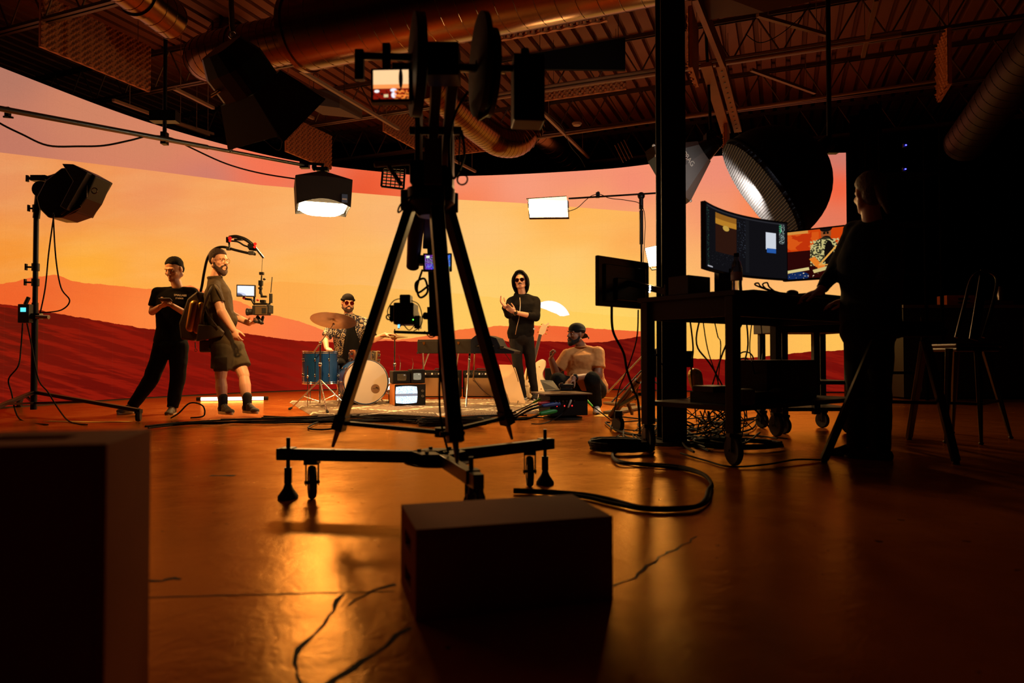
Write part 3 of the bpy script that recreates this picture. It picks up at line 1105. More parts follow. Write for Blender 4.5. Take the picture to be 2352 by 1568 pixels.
build('wires', MB().tube(smooth_pts([P(900, 740, 3.8), P(890, 715, 3.8), P(905, 690, 3.8), P(930, 685, 3.8)], 6), 0.003, 6)
      .tube(smooth_pts([P(945, 690, 3.8), P(962, 700, 3.8), P(970, 730, 3.8), P(965, 750, 3.8), P(950, 760, 3.8)], 6), 0.003, 6)
      .tube(smooth_pts([P(975, 760, 3.8), P(990, 775, 3.8), P(1010, 760, 3.85), P(1005, 735, 3.9)], 6), 0.003, 6)
      .tube(smooth_pts([P(915, 755, 3.8), P(925, 745, 3.78), P(940, 758, 3.78), P(955, 745, 3.78), P(962, 758, 3.8)], 6), 0.003, 6), CAB, t)
build('status_light', MB().ell(P(949, 734, 3.74), (0.003, 0.003, 0.003)), M('green led', (10, 60, 10), emit=(90, 255, 60), es=6), t)
build('side_display', MB().box(P(916, 749, 3.76), (0.010, 0.004, 0.018)), M('cyan display', (10, 40, 60), emit=(110, 200, 255), es=2), t)
# ------------------------------------------------------------------ rug
def rug():
    m = bpy.data.materials.new('rug wool')
    m.use_nodes = True
    nt = m.node_tree
    N, L = nt.nodes, nt.links
    b = N['Principled BSDF']
    b.inputs['Roughness'].default_value = 1
    uv = N.new('ShaderNodeUVMap')
    mp = N.new('ShaderNodeMapping')
    mp.inputs['Scale'].default_value = (2.8, 2.6, 1)
    L.new(uv.outputs[0], mp.inputs[0])
    sp = N.new('ShaderNodeSeparateXYZ')
    L.new(mp.outputs[0], sp.inputs[0])

    def mt(op, a, b_=0.0):
        n = N.new('ShaderNodeMath')
        n.operation = op
        for i, x in enumerate((a, b_)):
            if isinstance(x, (int, float)):
                n.inputs[i].default_value = x
            else:
                L.new(x, n.inputs[i])
        return n.outputs[0]
    nz = N.new('ShaderNodeTexNoise')
    nz.inputs['Scale'].default_value = 9
    L.new(uv.outputs[0], nz.inputs['Vector'])
    wob = mt('MULTIPLY', mt('SUBTRACT', nz.outputs['Fac'], 0.5), 0.09)
    a = mt('ABSOLUTE', mt('SUBTRACT', mt('FRACT', mt('ADD', mt('ADD', sp.outputs[0], sp.outputs[1]), wob)), 0.5))
    c = mt('ABSOLUTE', mt('SUBTRACT', mt('FRACT', mt('ADD', mt('SUBTRACT', sp.outputs[0], sp.outputs[1]), wob)), 0.5))
    ln = mt('LESS_THAN', mt('MINIMUM', a, c), 0.032)
    mx = N.new('ShaderNodeMixRGB')
    L.new(ln, mx.inputs[0])
    n2 = N.new('ShaderNodeTexNoise')
    n2.inputs['Scale'].default_value = 260
    L.new(uv.outputs[0], n2.inputs['Vector'])
    rp = N.new('ShaderNodeValToRGB')
    rp.color_ramp.elements[0].position = .35
    rp.color_ramp.elements[1].position = .65
    rp.color_ramp.elements[0].color = lin((84, 70, 60)) + (1,)
    rp.color_ramp.elements[1].color = lin((158, 136, 112)) + (1,)
    L.new(n2.outputs['Fac'], rp.inputs[0])
    L.new(rp.outputs[0], mx.inputs[1])
    mx.inputs[2].default_value = lin((236, 222, 196)) + (1,)
    L.new(mx.outputs[0], b.inputs['Base Color'])
    A_, B_, C_, D_ = G(728, 962), G(1242, 950), G(1236, 918), G(664, 924)
    nu, nv = 90, 60
    vs, fs, uvs = [], [], []
    for j in range(nv + 1):
        for i in range(nu + 1):
            u, v = i / nu, j / nv
            p = A_.lerp(B_, u).lerp(D_.lerp(C_, u), v)
            e = min(u, 1 - u, v, 1 - v)
            h = 0.026 if e > 0.008 else 0.002
            vs.append(V((p.x + random.uniform(-.004, .004), p.y + random.uniform(-.004, .004), h + random.uniform(-0.004, 0.006) * (e > 0.008))))
            uvs.append((u, v))
    for j in range(nv):
        for i in range(nu):
            fs.append((j * (nu + 1) + i, j * (nu + 1) + i + 1, (j + 1) * (nu + 1) + i + 1, (j + 1) * (nu + 1) + i))
    o = one('rug', MB().add(vs, fs), m, 'shaggy dark rug with cream diamond lines under the drum kit and keyboards', 'rug')
    ul = o.data.uv_layers.new(name='UVMap')
    for lp in o.data.loops:
        ul.data[lp.index].uv = uvs[lp.vertex_index]
    o.data.shade_smooth()


rug()
RZ = 0.026

# ------------------------------------------------------------------ drum kit
SPARK = M('blue green sparkle wrap', (6, 66, 128), 0.3, 0.35, bump=0.25, bscale=260, var=0.4, vscale=300)
SPARKG = SPARK
HEAD = M('drum head', (205, 196, 184), 0.45)
CYM = M('cymbal bronze', (130, 84, 36), 0.42, 0.8, var=0.35, vscale=9, bump=0.1, bscale=40)


def lugs(mb, c, ax, R, h0, h1, n, ph=0.0):
    x, y, z = frame(ax)
    for i in range(n):
        a = 2 * math.pi * i / n + ph
        rd = x * math.cos(a) + y * math.sin(a)
        mb.cyl(c + z * h0 + rd * (R + 0.014), c + z * h1 + rd * (R + 0.014), 0.004, n=6)
        for h in (h0 + (h1 - h0) * 0.25, h0 + (h1 - h0) * 0.75):
            mb.ell(c + z * h + rd * (R + 0.01), (0.011, 0.011, 0.022), (rd, z.cross(rd), z), 8, 6)


def drum(name, label, c, ax, R, L, shell, n=8, headm=None):
    """c centre of the bottom/back head; ax towards the batter/front head"""
    t = thing(name, label, 'drum', c if abs(ax[2]) > .5 else V((c[0], c[1], c[2] - R)))
    c = V(c)
    z = V(ax).normalized()
    build('shell', MB().lathe([(R - 0.008, 0), (R, 0), (R, L), (R - 0.008, L), (R - 0.008, 0)], c, z, 40), shell, t, smooth=True)
    for nm, h in (('rear_head', 0.004), ('drum_head', L - 0.004)):
        build(nm, MB().lathe([(0, 0), (R * 0.97, 0), (R, -0.002), (R, -0.004), (0, -0.004)], c + z * (h + 0.004), z, 40), headm or HEAD, t, smooth=True)
    for h in (0.0, L):
        build('hoop', MB().torus(c + z * h, z, R + 0.006, 0.007, 44, 6).torus(c + z * (h * 0.9 + L * 0.05), z, R + 0.004, 0.004, 44, 6), CHROME, t, smooth=True)
    lg = MB()
    lugs(lg, c, z, R, 0.01, L - 0.01, n)
    build('tension_lugs', lg, CHROME, t, smooth=True)['kind'] = 'stuff'
    return t


# bass drum: front head faces the camera, turned a little
bc = P(841, 886, 8.55)
bc.z = 0.287 + RZ
bax = V((0.48, -1, 0)).normalized()
bass = drum('bass_drum', 'blue sparkle bass drum with a plain white front head', bc - bax * 0.40, bax, 0.28, 0.40, SPARK, 10)
bf = bc + bax * 0.006
bx_, by_, bz_ = frame(bax)
rt = V((-bax.y, bax.x, 0))
dk = bf + rt * (0.115) + Z * -0.085
build('logo_patch', MB().lathe([(0, 0), (0.055, 0), (0.055, 0.002), (0, 0.002)], dk, bax, 28), M('patch tan', (120, 92, 66), 0.7), bass)
mk = MB()
for a, b_, r in ((-0.026, 0.0, 0.005), (-0.008, 0.0, 0.005), (0.012, 0.014, 0.008), (0.012, 0.004, 0.006), (0.03, 0.008, 0.008), (0.034, -0.006, 0.006)):
    mk.lathe([(0, 0), (r, 0), (r, 0.001), (0, 0.001)], dk + rt * a + Z * b_ + bax * 0.003, bax, 10)
build('patch_marks', mk, BLK, bass)['kind'] = 'stuff'
sp = MB()
for s in (-1, 1):
    a = bc - bax * 0.08 + rt * s * 0.26 - Z * 0.06
    sp.cyl(a, V((a.x + rt.x * s * 0.10 + bax.x * .12, a.y + rt.y * s * 0.10 + bax.y * .12, RZ)), 0.007)
build('spurs', sp, CHROME, bass)

# floor tom
ft = P(735, 880, 8.45)
ft = V((ft.x, ft.y, P(735, 880, 8.45).z))
tom = drum('floor_tom', 'blue green sparkle floor tom standing on three chrome legs', ft, (0, 0, 1), 0.205, 0.395, SPARK, 8)
for a in (0.2, 2.4, 4.3):
    rd = V((math.cos(a), math.sin(a), 0))
    p = ft + rd * 0.225
    build('leg', MB().cyl(V((p.x, p.y, RZ)), V((p.x, p.y, ft.z + 0.22)), 0.0065).ell(V((p.x, p.y, ft.z + 0.09)), (0.014, 0.014, 0.022)), CHROME, tom, smooth=True)

# snare in front of the drummer
SNW = M('snare chrome shell', (210, 190, 160), 0.18, 0.9)
sn0 = P(836, 834, 8.95)
sn = drum('snare_drum', 'chrome snare drum sitting behind the bass drum', sn0, (0.03, 0.05, 1), 0.19, 0.16, SNW, 8)
ss = MB().cyl(sn0 - Z * 0.0, V((sn0.x, sn0.y, RZ + .2)), 0.012)
for a in (0.3, 2.4, 4.5):
    ss.cyl(V((sn0.x, sn0.y, RZ + .32)), V((sn0.x + .25 * math.cos(a), sn0.y + .25 * math.sin(a), RZ + .01)), 0.008)
build('snare_stand', ss, CHROME, sn)


def cymbal(name, label, c, ax, R, mat, group=None):
    c = V(c)
    z = V(ax).normalized()
    return one(name, MB().lathe([(0.004, 0.028), (0.02, 0.026), (0.045, 0.006), (R * 0.6, 0.0), (R, -0.008), (R, -0.0095), (R * 0.6, -0.0015), (0.045, 0.0045), (0.004, 0.026), (0.004, 0.028)], c, z, 48), mat, label, 'cymbal', group, smooth=True)


def stand(name, label, base, top, feet, wing=None, col=None):
    col = col or CHROME
    t = thing(name, label, 'stand', base)
    base, top = V(base), V(top)
    jt = base + Z * 0.33
    build('pole', MB().cyl(base + Z * 0.05, base.lerp(V((base.x, base.y, top.z)), 0.55), 0.0125).cyl(base.lerp(V((base.x, base.y, top.z)), 0.5), V((base.x, base.y, top.z - (0.0 if wing is None else 0.22))), 0.009)
          .ell(V((base.x, base.y, base.z + (top.z - base.z) * .52)), (0.022, 0.022, 0.03)), col, t, smooth=True)
    if wing:
        k = V((base.x, base.y, top.z - 0.22))
        build('boom_arm', MB().cyl(k - (top - k) * 0.55, top, 0.007).ell(k, (0.02, 0.02, 0.024)).ell(top, (0.016, 0.016, 0.02)), col, t, smooth=True)
    for f in feet:
        f = V(f)
        lg = build('leg', MB().cyl(jt, f, 0.008).cyl(jt.lerp(f, .55), base + Z * 0.07, 0.005), col, t, smooth=True)
        build('rubber_foot', MB().cap(f + (jt - f) * .07, f + Z * 0.012, 0.012, 0.016), RUB, lg, smooth=True)
    return t


rb = P(735, 900, 8.12)
rb.z = RZ
rc = P(766, 733, 8.15)
rtop = P(766, 742, 8.2)
stand('cymbal_stand', 'chrome cymbal stand with wide tripod legs beside the floor tom', rb, P(766, 745, rb.y), [G(665, 941), G(752, 948, RZ), rb + V((.30, .12, 0))], wing=True)
cymbal('ride_cymbal', 'large bronze ride cymbal tilted toward the camera', P(766, 735, rb.y), (0.03, 0.34, 1), 0.27, CYM)
hb = G(906, 925, RZ)
ht = P(905, 773, hb.y)
stand('hi_hat_stand', 'chrome hi-hat stand behind the stacked televisions', hb, ht + Z * 0.10, [hb + V((.24, -.12, 0)), hb + V((-.22, -.14, 0)), hb + V((0, .28, 0))])
cymbal('hi_hat_cymbal', 'upper hi-hat cymbal of the pair', ht + Z * 0.012, (0.03, -0.02, 1), 0.18, CYM)
cymbal('hi_hat_cymbal', 'lower hi-hat cymbal of the pair, turned upside down', ht - Z * 0.014, (-0.03, 0.02, -1), 0.18, CYM)

# drum stool behind the kit
t = thing('drum_throne', 'round black drum stool under the drummer', 'stool', (P(790, 900, 9.45).x, 9.45, RZ))
c0 = t.location
build('seat', MB().lathe([(0, .44), (.15, .44), (.17, .46), (.17, .49), (.14, .51), (0, .51)], c0, Z, 28), BLKF, t, smooth=True)
for a in (0.4, 2.5, 4.6):
    build('leg', MB().cyl(c0 + Z * .3, c0 + V((.24 * math.cos(a), .24 * math.sin(a), .01)), .01), CHROME, t)
build('post', MB().cyl(c0 + Z * .12, c0 + Z * .44, .014), CHROME, t)

# ------------------------------------------------------------------ televisions
STATIC = None


def static_mat(name, base, hi, strength, band=True):
    m = bpy.data.materials.new(name)
    m.use_nodes = True
    nt = m.node_tree
    N, L = nt.nodes, nt.links
    b = N['Principled BSDF']
    b.inputs['Roughness'].default_value = 0.15
    b.inputs['Base Color'].default_value = (0.02, 0.02, 0.02, 1)
    tc = N.new('ShaderNodeTexCoord')
    n = N.new('ShaderNodeTexNoise')
    n.inputs['Scale'].default_value = 90
    n.inputs['Detail'].default_value = 3
    L.new(tc.outputs['Object'], n.inputs['Vector'])
    r = N.new('ShaderNodeValToRGB')
    r.color_ramp.elements[0].position = 0.4
    r.color_ramp.elements[1].position = 0.6
    r.color_ramp.elements[0].color = lin(base) + (1,)
    r.color_ramp.elements[1].color = lin(hi) + (1,)
    L.new(n.outputs['Fac'], r.inputs[0])
    src = r.outputs[0]
    if band:
        sp_ = N.new('ShaderNodeSeparateXYZ')
        L.new(tc.outputs['Generated'], sp_.inputs[0])
        a = N.new('ShaderNodeMath')
        a.operation = 'COMPARE'
        L.new(sp_.outputs[2], a.inputs[0])
        a.inputs[1].default_value = 0.5
        a.inputs[2].default_value = 0.07
        mx = N.new('ShaderNodeMixRGB')
        L.new(a.outputs[0], mx.inputs[0])
        L.new(src, mx.inputs[1])
        mx.inputs[2].default_value = lin((120, 120, 130)) + (1,)
        src = mx.outputs[0]
    L.new(src, b.inputs['Emission Color'])
    b.inputs['Emission Strength'].default_value = strength
    return m


def crt(name, label, c, fwd, w_, h_, dep, body, side, sw, sh, sx, smat, knobs=True):
    """c = bottom centre of the front face"""
    c = V(c)
    f = V(fwd).normalized()
    r = V((-f.y, f.x, 0))
    t = thing(name, label, 'television', c)
    F = (r, f, Z)
    m = c + Z * h_ / 2
    build('cabinet', MB().box(m - f * dep / 2, (w_, dep, h_), F), side, t, bevel=0.012)
    build('front_panel', MB().box(m + f * 0.006, (w_ * 0.98, 0.014, h_ * 0.97), F), body, t, bevel=0.006)
    ctr = m + r * sx + f * 0.013
    scr = MB()
    n = 12
    vs, fs = [], []
    for j in range(n + 1):
        for i in range(n + 1):
            a, b = -1 + 2 * i / n, -1 + 2 * j / n
            x = a * (1 - 0.06 * b * b)
            z = b * (1 - 0.08 * a * a)
            vs.append(ctr + r * (x * sw / 2) + Z * (z * sh / 2) + f * (0.014 * (1 - (a * a + b * b) / 2)))
    for j in range(n):
        for i in range(n):
            fs.append((j * (n + 1) + i, j * (n + 1) + i + 1, (j + 1) * (n + 1) + i + 1, (j + 1) * (n + 1) + i))
    scr.add(vs, fs)
    build('screen', scr, smat, t, smooth=True)
    if knobs:
        for q, kz in enumerate((0.045, -0.02)):
            kc = m + r * (w_ * 0.385) + Z * kz + f * 0.012
            kn = build('knob', MB().lathe([(0, 0.02), (0.016, 0.02), (0.017, 0), (0.026, 0), (0.026, -0.004), (0, -0.004)], kc, f, 20), M('knob grey', (120, 112, 104), 0.35, 0.6), t, smooth=True)
            build('pointer', MB().box(kc + f * 0.022, (0.006, 0.006, 0.03), F), BLK, kn)
    return t


ST1 = static_mat('bright static', (150, 190, 240), (255, 255, 255), 1.5)
ST2 = static_mat('dim brown tube', (120, 80, 36), (140, 95, 45), 0.25, False)
ST3 = static_mat('dim grey tube', (170, 160, 130), (190, 180, 150), 0.55, False)
TVB = M('tv black', (10, 9, 9), 0.5, spec=.25)
TVO = M('tv orange side', (190, 112, 44), 0.45)
tf = V((0.40, -1, 0)).normalized()
tvc = G(942, 931, RZ)
tvc.z = RZ
tv = crt('television', 'old television playing bright static, lowest of the three', tvc, tf, 0.395, 0.268, 0.3, TVB, TVO, 0.275, 0.215, -0.05, ST1)
r_ = V((-tf.y, tf.x, 0))
t2c = tvc + r_ * -0.10 + Z * 0.272 - tf * 0.04
crt('television', 'small old television with a dim brown screen stacked on the bigger one', t2c, tf, 0.22, 0.155, 0.2, TVB, M('tv brown', (40, 26, 18), 0.6, spec=.2), 0.115, 0.085, 0.0, ST2, False)
t3c = tvc + r_ * 0.105 + Z * 0.272 - tf * 0.02
crt('television', 'small old television with a pale grey screen stacked on the bigger one', t3c, tf, 0.175, 0.172, 0.2, TVB, TVB, 0.10, 0.085, -0.015, ST3, False)
for pc, top, lb in ((t2c + r_ * -0.0 + Z * 0.156 - tf * .1, P(922, 815, 8.75), 'telescopic aerial on the small brown screened television'), (t3c + r_ * -0.05 + Z * 0.173 - tf * .1, P(951, 822, 8.75), 'telescopic aerial on the small grey screened television')):
    one('aerial', MB().cyl(pc, pc.lerp(top, .5), 0.004).cyl(pc.lerp(top, .5), V((top.x, pc.y, top.z)), 0.002), CHROME, lb, 'aerial')
# small lamp glowing between drum and televisions
lp = G(896, 916, RZ)
lt = thing('cube_lamp', 'small glowing warm lamp tucked between bass drum and televisions', 'lamp', (lp.x, 9.0, RZ))
lp = lt.location.copy()
build('lamp_shade', MB().box(V((P(895, 881, 9.0).x, 9.0, P(895, 881, 9.0).z)), (0.085, 0.085, 0.15)), M('warm glow', (255, 200, 130), emit=(255, 214, 150), es=7), lt, bevel=0.008)
lq = P(895, 881, 9.0)
build('lamp_foot', MB().cyl(V((lq.x, 9.0, RZ)), V((lq.x, 9.0, lq.z - .07)), 0.012).lathe([(0, 0), (.05, 0), (.05, .012), (0, .016)], V((lq.x, 9.0, RZ)), Z, 20), BLKM, lt)

# ------------------------------------------------------------------ amplifiers
TOLEX = M('black tolex', (12, 11, 11), 0.8, spec=.2, bump=0.4, bscale=300)
GRILL = M('tan grille cloth', (128, 98, 62), 0.9, bump=0.4, bscale=400, var=0.12, vscale=120)


def amp(label, x0, x1, yt, yb, d, shift=0.0):
    a, b = P(x0, yb, d), P(x1, yb, d - shift)
    a.z = b.z = RZ + 0.004
    r = (b - a)
    w_ = r.length
    r.normalize()
    f = V((r.y, -r.x, 0))
    h_ = P(x0, yt, d).z - RZ
    t = thing('guitar_amplifier', label, 'amplifier', (a + b) / 2, 'guitar amplifiers on the rug')
    c = (a + b) / 2 + Z * h_ / 2
    F = (r, f, Z)
    build('cabinet', MB().box(c - f * 0.12, (w_, 0.24, h_), F), TOLEX, t, bevel=0.01)
    build('grille_cloth', MB().box(c + f * 0.002 - Z * 0.045, (w_ - 0.05, 0.012, h_ - 0.13), F), GRILL, t, bevel=0.003)
    build('control_panel', MB().box(c + f * 0.004 + Z * (h_ / 2 - 0.05), (w_ - 0.05, 0.014, 0.045), F), M('panel black', (26, 26, 28), 0.3), t)
    for i in range(10):
        kp = c + f * 0.014 + Z * (h_ / 2 - 0.05) + r * ((i - 4.5) * (w_ - 0.14) / 9)
        kn = build('knob', MB().lathe([(0, .012), (.011, .012), (.013, 0), (0, 0)], kp, f, 12), CHROME if i % 2 else WHITE, t, smooth=True)
    hp = c - f * 0.12 + Z * (h_ / 2)
    build('handle', MB().tube([hp - r * .1, hp - r * .09 + Z * .02, hp + r * .09 + Z * .02, hp + r * .1], 0.009, 6), BLK, t)
    return t


amp('black guitar amplifier with golden cloth behind the televisions', 966, 1058, 851, 917, 9.95, 0.0)
amp('black guitar amplifier with tan cloth standing beside the white board', 1063, 1148, 851, 914, 10.0, 0.1)
b0, b1 = P(1146, 838, 9.75), P(1180, 838, 9.6)
wb = MB()
a_, b_ = P(1146, 837, 9.8), P(1181, 837, 9.55)
b_.z = a_.z
gm_ = G(1186, 925, RZ)
w_v = V((gm_.x, gm_.y, RZ)) - (a_ + b_) / 2
c_, d_ = b_ + w_v, a_ + w_v
nrm = (b_ - a_).cross(d_ - a_).normalized()
one('leaning_board', MB().prism([a_, b_, c_, d_], -nrm * 0.02 if nrm.y < 0 else nrm * 0.02), M('cream board', (190, 160, 124), 0.55), 'cream board leaning behind the hooded man', 'board')

# ------------------------------------------------------------------ keyboards on chrome legs
KC = M('keyboard case tolex', (34, 27, 20), 0.7, spec=.2, bump=0.4, bscale=220, var=0.2)
KB = M('keyboard case blue black', (18, 22, 32), 0.6, spec=.25, bump=0.3, bscale=220)
k0, k1 = P(958, 812, 8.75), P(1082, 810, 8.35)
r = (k1 - k0)
r.z = 0
Lk = r.length
r.normalize()
bk = V((-r.y, r.x, 0))
t = thing('electric_piano', 'brown cased electric piano with shield badges on chrome legs', 'keyboard', (k0.x, k0.y, RZ))
c = (k0 + k1) / 2 + bk * 0.14
zb = min(k0.z, k1.z)
c.z = zb + 0.085
build('case', MB().box(c, (Lk, 0.28, 0.165), (r, bk, Z)), KC, t, bevel=0.008)
build('lid', MB().box(c + Z * 0.088, (Lk * 0.99, 0.27, 0.014), (r, bk, Z)), KC, t, bevel=0.004)
for s in (-0.36, 0.28):
    p = c - bk * 0.143 + r * Lk * s + Z * 0.045
    build('clasp', MB().prism([p - r * .018 + Z * .018, p + r * .018 + Z * .018, p + r * .018 - Z * .004, p - Z * .022, p - r * .018 - Z * .004], -bk * .008), GOLD, t)
build('corner_trim', MB().box(c - bk * .14 - r * (Lk / 2 - .02) - Z * .075, (.045, .01, .02), (r, bk, Z)).box(c - bk * .14 + r * (Lk / 2 - .02) - Z * .075, (.045, .01, .02), (r, bk, Z)), STEEL, t)
for a, b in (((985, 812, 8.85), (968, 912, 8.95)), ((1053, 812, 8.9), (1058, 905, 9.2)), ((972, 812, 8.7), (966, 930, 8.8)),):
    g = G(b[0], b[1], RZ)
    q = P(*a)
    build('leg', MB().cyl(V((q.x, q.y, zb + .01)), V((g.x, q.y + .15, RZ)), 0.010, 0.008), CHROME, t, smooth=True)
for a, gx in ((P(1079, 812, 8.45), G(1070, 935, RZ)),):
    build('leg', MB().cyl(V((a.x, a.y, zb + .01)), gx, 0.013, 0.009).ell(a.lerp(gx, .12), (.018, .018, .03)).cyl(a.lerp(gx, .85), a.lerp(gx, .97), .015), CHROME, t, smooth=True)
t = thing('combo_organ', 'blue black sloping portable organ case on chrome legs', 'keyboard', (P(1130, 810, 8.3).x, 8.4, RZ))
prof = [(1080, 811), (1180, 812), (1182, 806), (1150, 796), (1140, 776), (1122, 770), (1092, 770), (1081, 779)]
dd = V((0.08, 0.34, 0))
build('case', MB().prism([P(x, y, 8.33) for x, y in prof], dd), KB, t, bevel=0.006)
for x, y in ((1100, 793), (1130, 793), (1153, 797)):
    build('clasp', MB().box(P(x, y, 8.31), (.05, .02, .02)), CHROME, t, bevel=.003)
for a, g in ((P(1129, 811, 8.4), G(1170, 928, RZ)), (P(1090, 811, 8.6), G(1085, 905, RZ))):
    build('leg', MB().cyl(a, g, 0.012, 0.009).cyl(a.lerp(g, .8), a.lerp(g, .98), .015), CHROME, t, smooth=True)
one('cable', cable([P(1082, 850, 9.9), P(1095, 880, 9.6), P(1120, 905, 9.5), G(1150, 920, RZ + .004), G(1175, 919, RZ + .004)], 0.004), CAB, 'thin black lead drooping from the amplifier beside the white board', 'cable')
one('cable', cable([P(1142, 800, 8.6), P(1160, 812, 8.7), P(1178, 840, 9.0), P(1190, 875, 9.2), P(1192, 905, 9.3), G(1188, 928, RZ)], 0.004), CAB, 'thin black lead hanging down past the hooded man from the organ', 'cable')
one('cable', cable([P(1140, 784, 8.6), P(1150, 780, 8.7), P(1166, 786, 8.9), P(1176, 800, 9.1)], 0.003), CAB, 'short lead looping behind the organ lid', 'cable')

# ------------------------------------------------------------------ white hollow body guitar on its stand
GW = M('guitar white', (240, 222, 186), 0.25, coat=0.6)
t = thing('electric_guitar', 'cream white hollow body electric guitar leaning on a stand', 'guitar', G(1222, 915, RZ) + V((0, .5, 0)))
gd = 9.95
ctrl_g = [(1206, 852), (1212, 838), (1222, 832), (1228, 838), (1231, 832), (1242, 826), (1251, 830), (1252, 842), (1246, 856), (1247, 868), (1254, 880), (1254, 894), (1244, 908), (1228, 914), (1210, 912), (1200, 902), (1196, 886), (1202, 868)]
pts = smooth_pts([P(x, y, gd + (y - 860) * -0.0035) for x, y in ctrl_g + ctrl_g[:1]], 4)[:-1]
nb = V((0.25, 1, 0.12)).normalized()
build('body', MB().prism(pts, nb * 0.07), GW, t, bevel=0.012)
nk0, nk1 = P(1219, 838, 9.93), P(1241, 768, 10.12)
build('neck', MB().beam(nk0 - V((0, 0, .12)), nk1, 0.05, 0.022, up=V((0, 1, 0))), M('neck maple', (196, 150, 92), 0.4), t, bevel=0.003)
build('fretboard', MB().beam(nk0 - V((.005, .014, .12)), nk1 - V((0, .014, 0)), 0.046, 0.008, up=V((0, 1, 0))), M('fretboard', (40, 26, 18), 0.5), t)
hs = [(1237, 768), (1240, 754), (1247, 742), (1252, 746), (1259, 740), (1262, 743), (1256, 752), (1252, 764), (1246, 770)]
hdk = build('headstock', MB().prism([P(x, y, 10.12) for x, y in hs], V((0, .02, 0))), GW, t, bevel=.002)
for x, y in ((1236, 762), (1239, 752), (1244, 744), (1259, 750), (1257, 758), (1254, 766)):
    build('tuner', MB().ell(P(x, y, 10.13), (.011, .008, .011)), GOLD, hdk)
build('pickguard', MB().prism([P(1210, 846, 9.9), P(1219, 842, 9.9), P(1216, 868, 9.82), P(1208, 874, 9.82)], V((0, -.006, 0))), GOLD, t)
build('pickups', MB().box(P(1224, 858, 9.86), (.07, .012, .025)).box(P(1219, 876, 9.8), (.07, .012, .025)), GOLD, t)
build('tailpiece', MB().box(P(1219, 896, 9.76), (.03, .01, .09)), GOLD, t)
build('knob', MB().ell(P(1239, 842, 9.9), (.010, .01, .01)).ell(P(1243, 893, 9.75), (.010, .01, .01)), GOLD, t)
t = thing('guitar_stand', 'small gold guitar stand holding the white guitar', 'stand', G(1225, 917, RZ))
s0 = P(1228, 905, 9.9)
build('cradle', MB().tube([P(1208, 908, 9.7), P(1212, 914, 9.85), P(1238, 914, 9.85), P(1246, 907, 9.7)], .010, 8).cyl(P(1225, 914, 9.9), P(1232, 850, 10.15), .009), GOLD, t, smooth=True)
for q in (G(1212, 922, RZ), G(1248, 921, RZ), G(1234, 911, RZ)):
    build('leg', MB().cyl(P(1226, 908, 9.95), q, .008), GOLD, t)

# LED tube lying at the foot of the screen, battery speaker behind the crouching man
a, b = G(463, 921), G(606, 919)
a, b = V((a.x, 9.7, 0.03)), V((b.x + .12, 9.85, 0.03))
a, b = P(462, 917, 9.6), P(606, 912, 9.75)
a.z = b.z = 0.032
t = thing('light_tube', 'glowing white light tube lying on the floor by the screen wall', 'light', (a + b) / 2 - Z * .03)
build('tube_glass', MB().cyl(a, b, 0.024), M('tube glow', (255, 240, 220), emit=(255, 226, 185), es=5), t, smooth=True)
for p, q in ((a, (a - b).normalized()), (b, (b - a).normalized())):
    build('end_cap', MB().cyl(p, p + q * 0.06, 0.027), BLKM, t, smooth=True)
one('stage_monitor', MB().box(P(1273, 868, 10.4) + V((0, 0, -.02)), (.28, .3, .34)), TOLEX, 'black speaker box in the shade behind the crouching man', 'speaker', bevel=.01)

# ------------------------------------------------------------------ rack box with its plate, tablet and phone
rk = G(1292, 966)
rc0 = V((rk.x, rk.y + 0.22, 0))
t = thing('signal_rack', 'low black rack box bristling with plugged in cables', 'rack', rc0)
RX = M('rack steel', (10, 10, 11), 0.6, 0.2, spec=.2)
top_z = P(1292, 905, rc0.y).z
ra = V((0.96, 0.28, 0)).normalized()
rbv = Z.cross(ra)
build('case', MB().box(V((rc0.x + .02, rc0.y, top_z / 2 + .02)), (0.40, 0.36, top_z - .05), (ra, rbv, Z)), RX, t, bevel=.006)
build('top_plate', MB().box(V((rc0.x, rc0.y, top_z + .012)), (0.50, 0.46, 0.014), (ra, rbv, Z)), M('plate bronze', (96, 72, 48), 0.4, 0.4), t, bevel=.002)
build('base_reel', MB().lathe([(0, 0), (.2, 0), (.2, .02), (.1, .035), (0, .035)], V((rc0.x + .02, rc0.y, 0)), Z, 28), BLK, t, smooth=True)
fp = V((rc0.x + .02, rc0.y, 0)) - rbv * 0.181
rows = [(-.13, 'red', (220, 20, 20)), (-.05, 'red', (220, 20, 20)), (.03, 'red', (220, 20, 20))]
for x, nm, cc in rows:
    build('pilot_light', MB().box(fp + ra * x + Z * (top_z * .58), (.008, .006, .012), (ra, rbv, Z)), M('red led', (80, 5, 5), emit=(255, 30, 30), es=5), t)
for x in (-.15, -.11, -.07, -.03, .01, .05):
    build('socket', MB().cyl(fp + ra * x + Z * top_z * .78, fp + ra * x + Z * top_z * .78 - rbv * .012, .008, n=8), STEEL, t)


def plug_lead(name, label, cpt, pts, col, r=0.011):
    t_ = thing(name, label, 'cable', pts[0])
    build('plug', MB().cap(pts[0], pts[1], r * 1.5, r * 1.1), M('plug ' + cpt, col, 0.5), t_, smooth=True)
    build('lead', cable(pts[1:], r * .62, 6, 8), CAB, t_, smooth=True)
    return t_


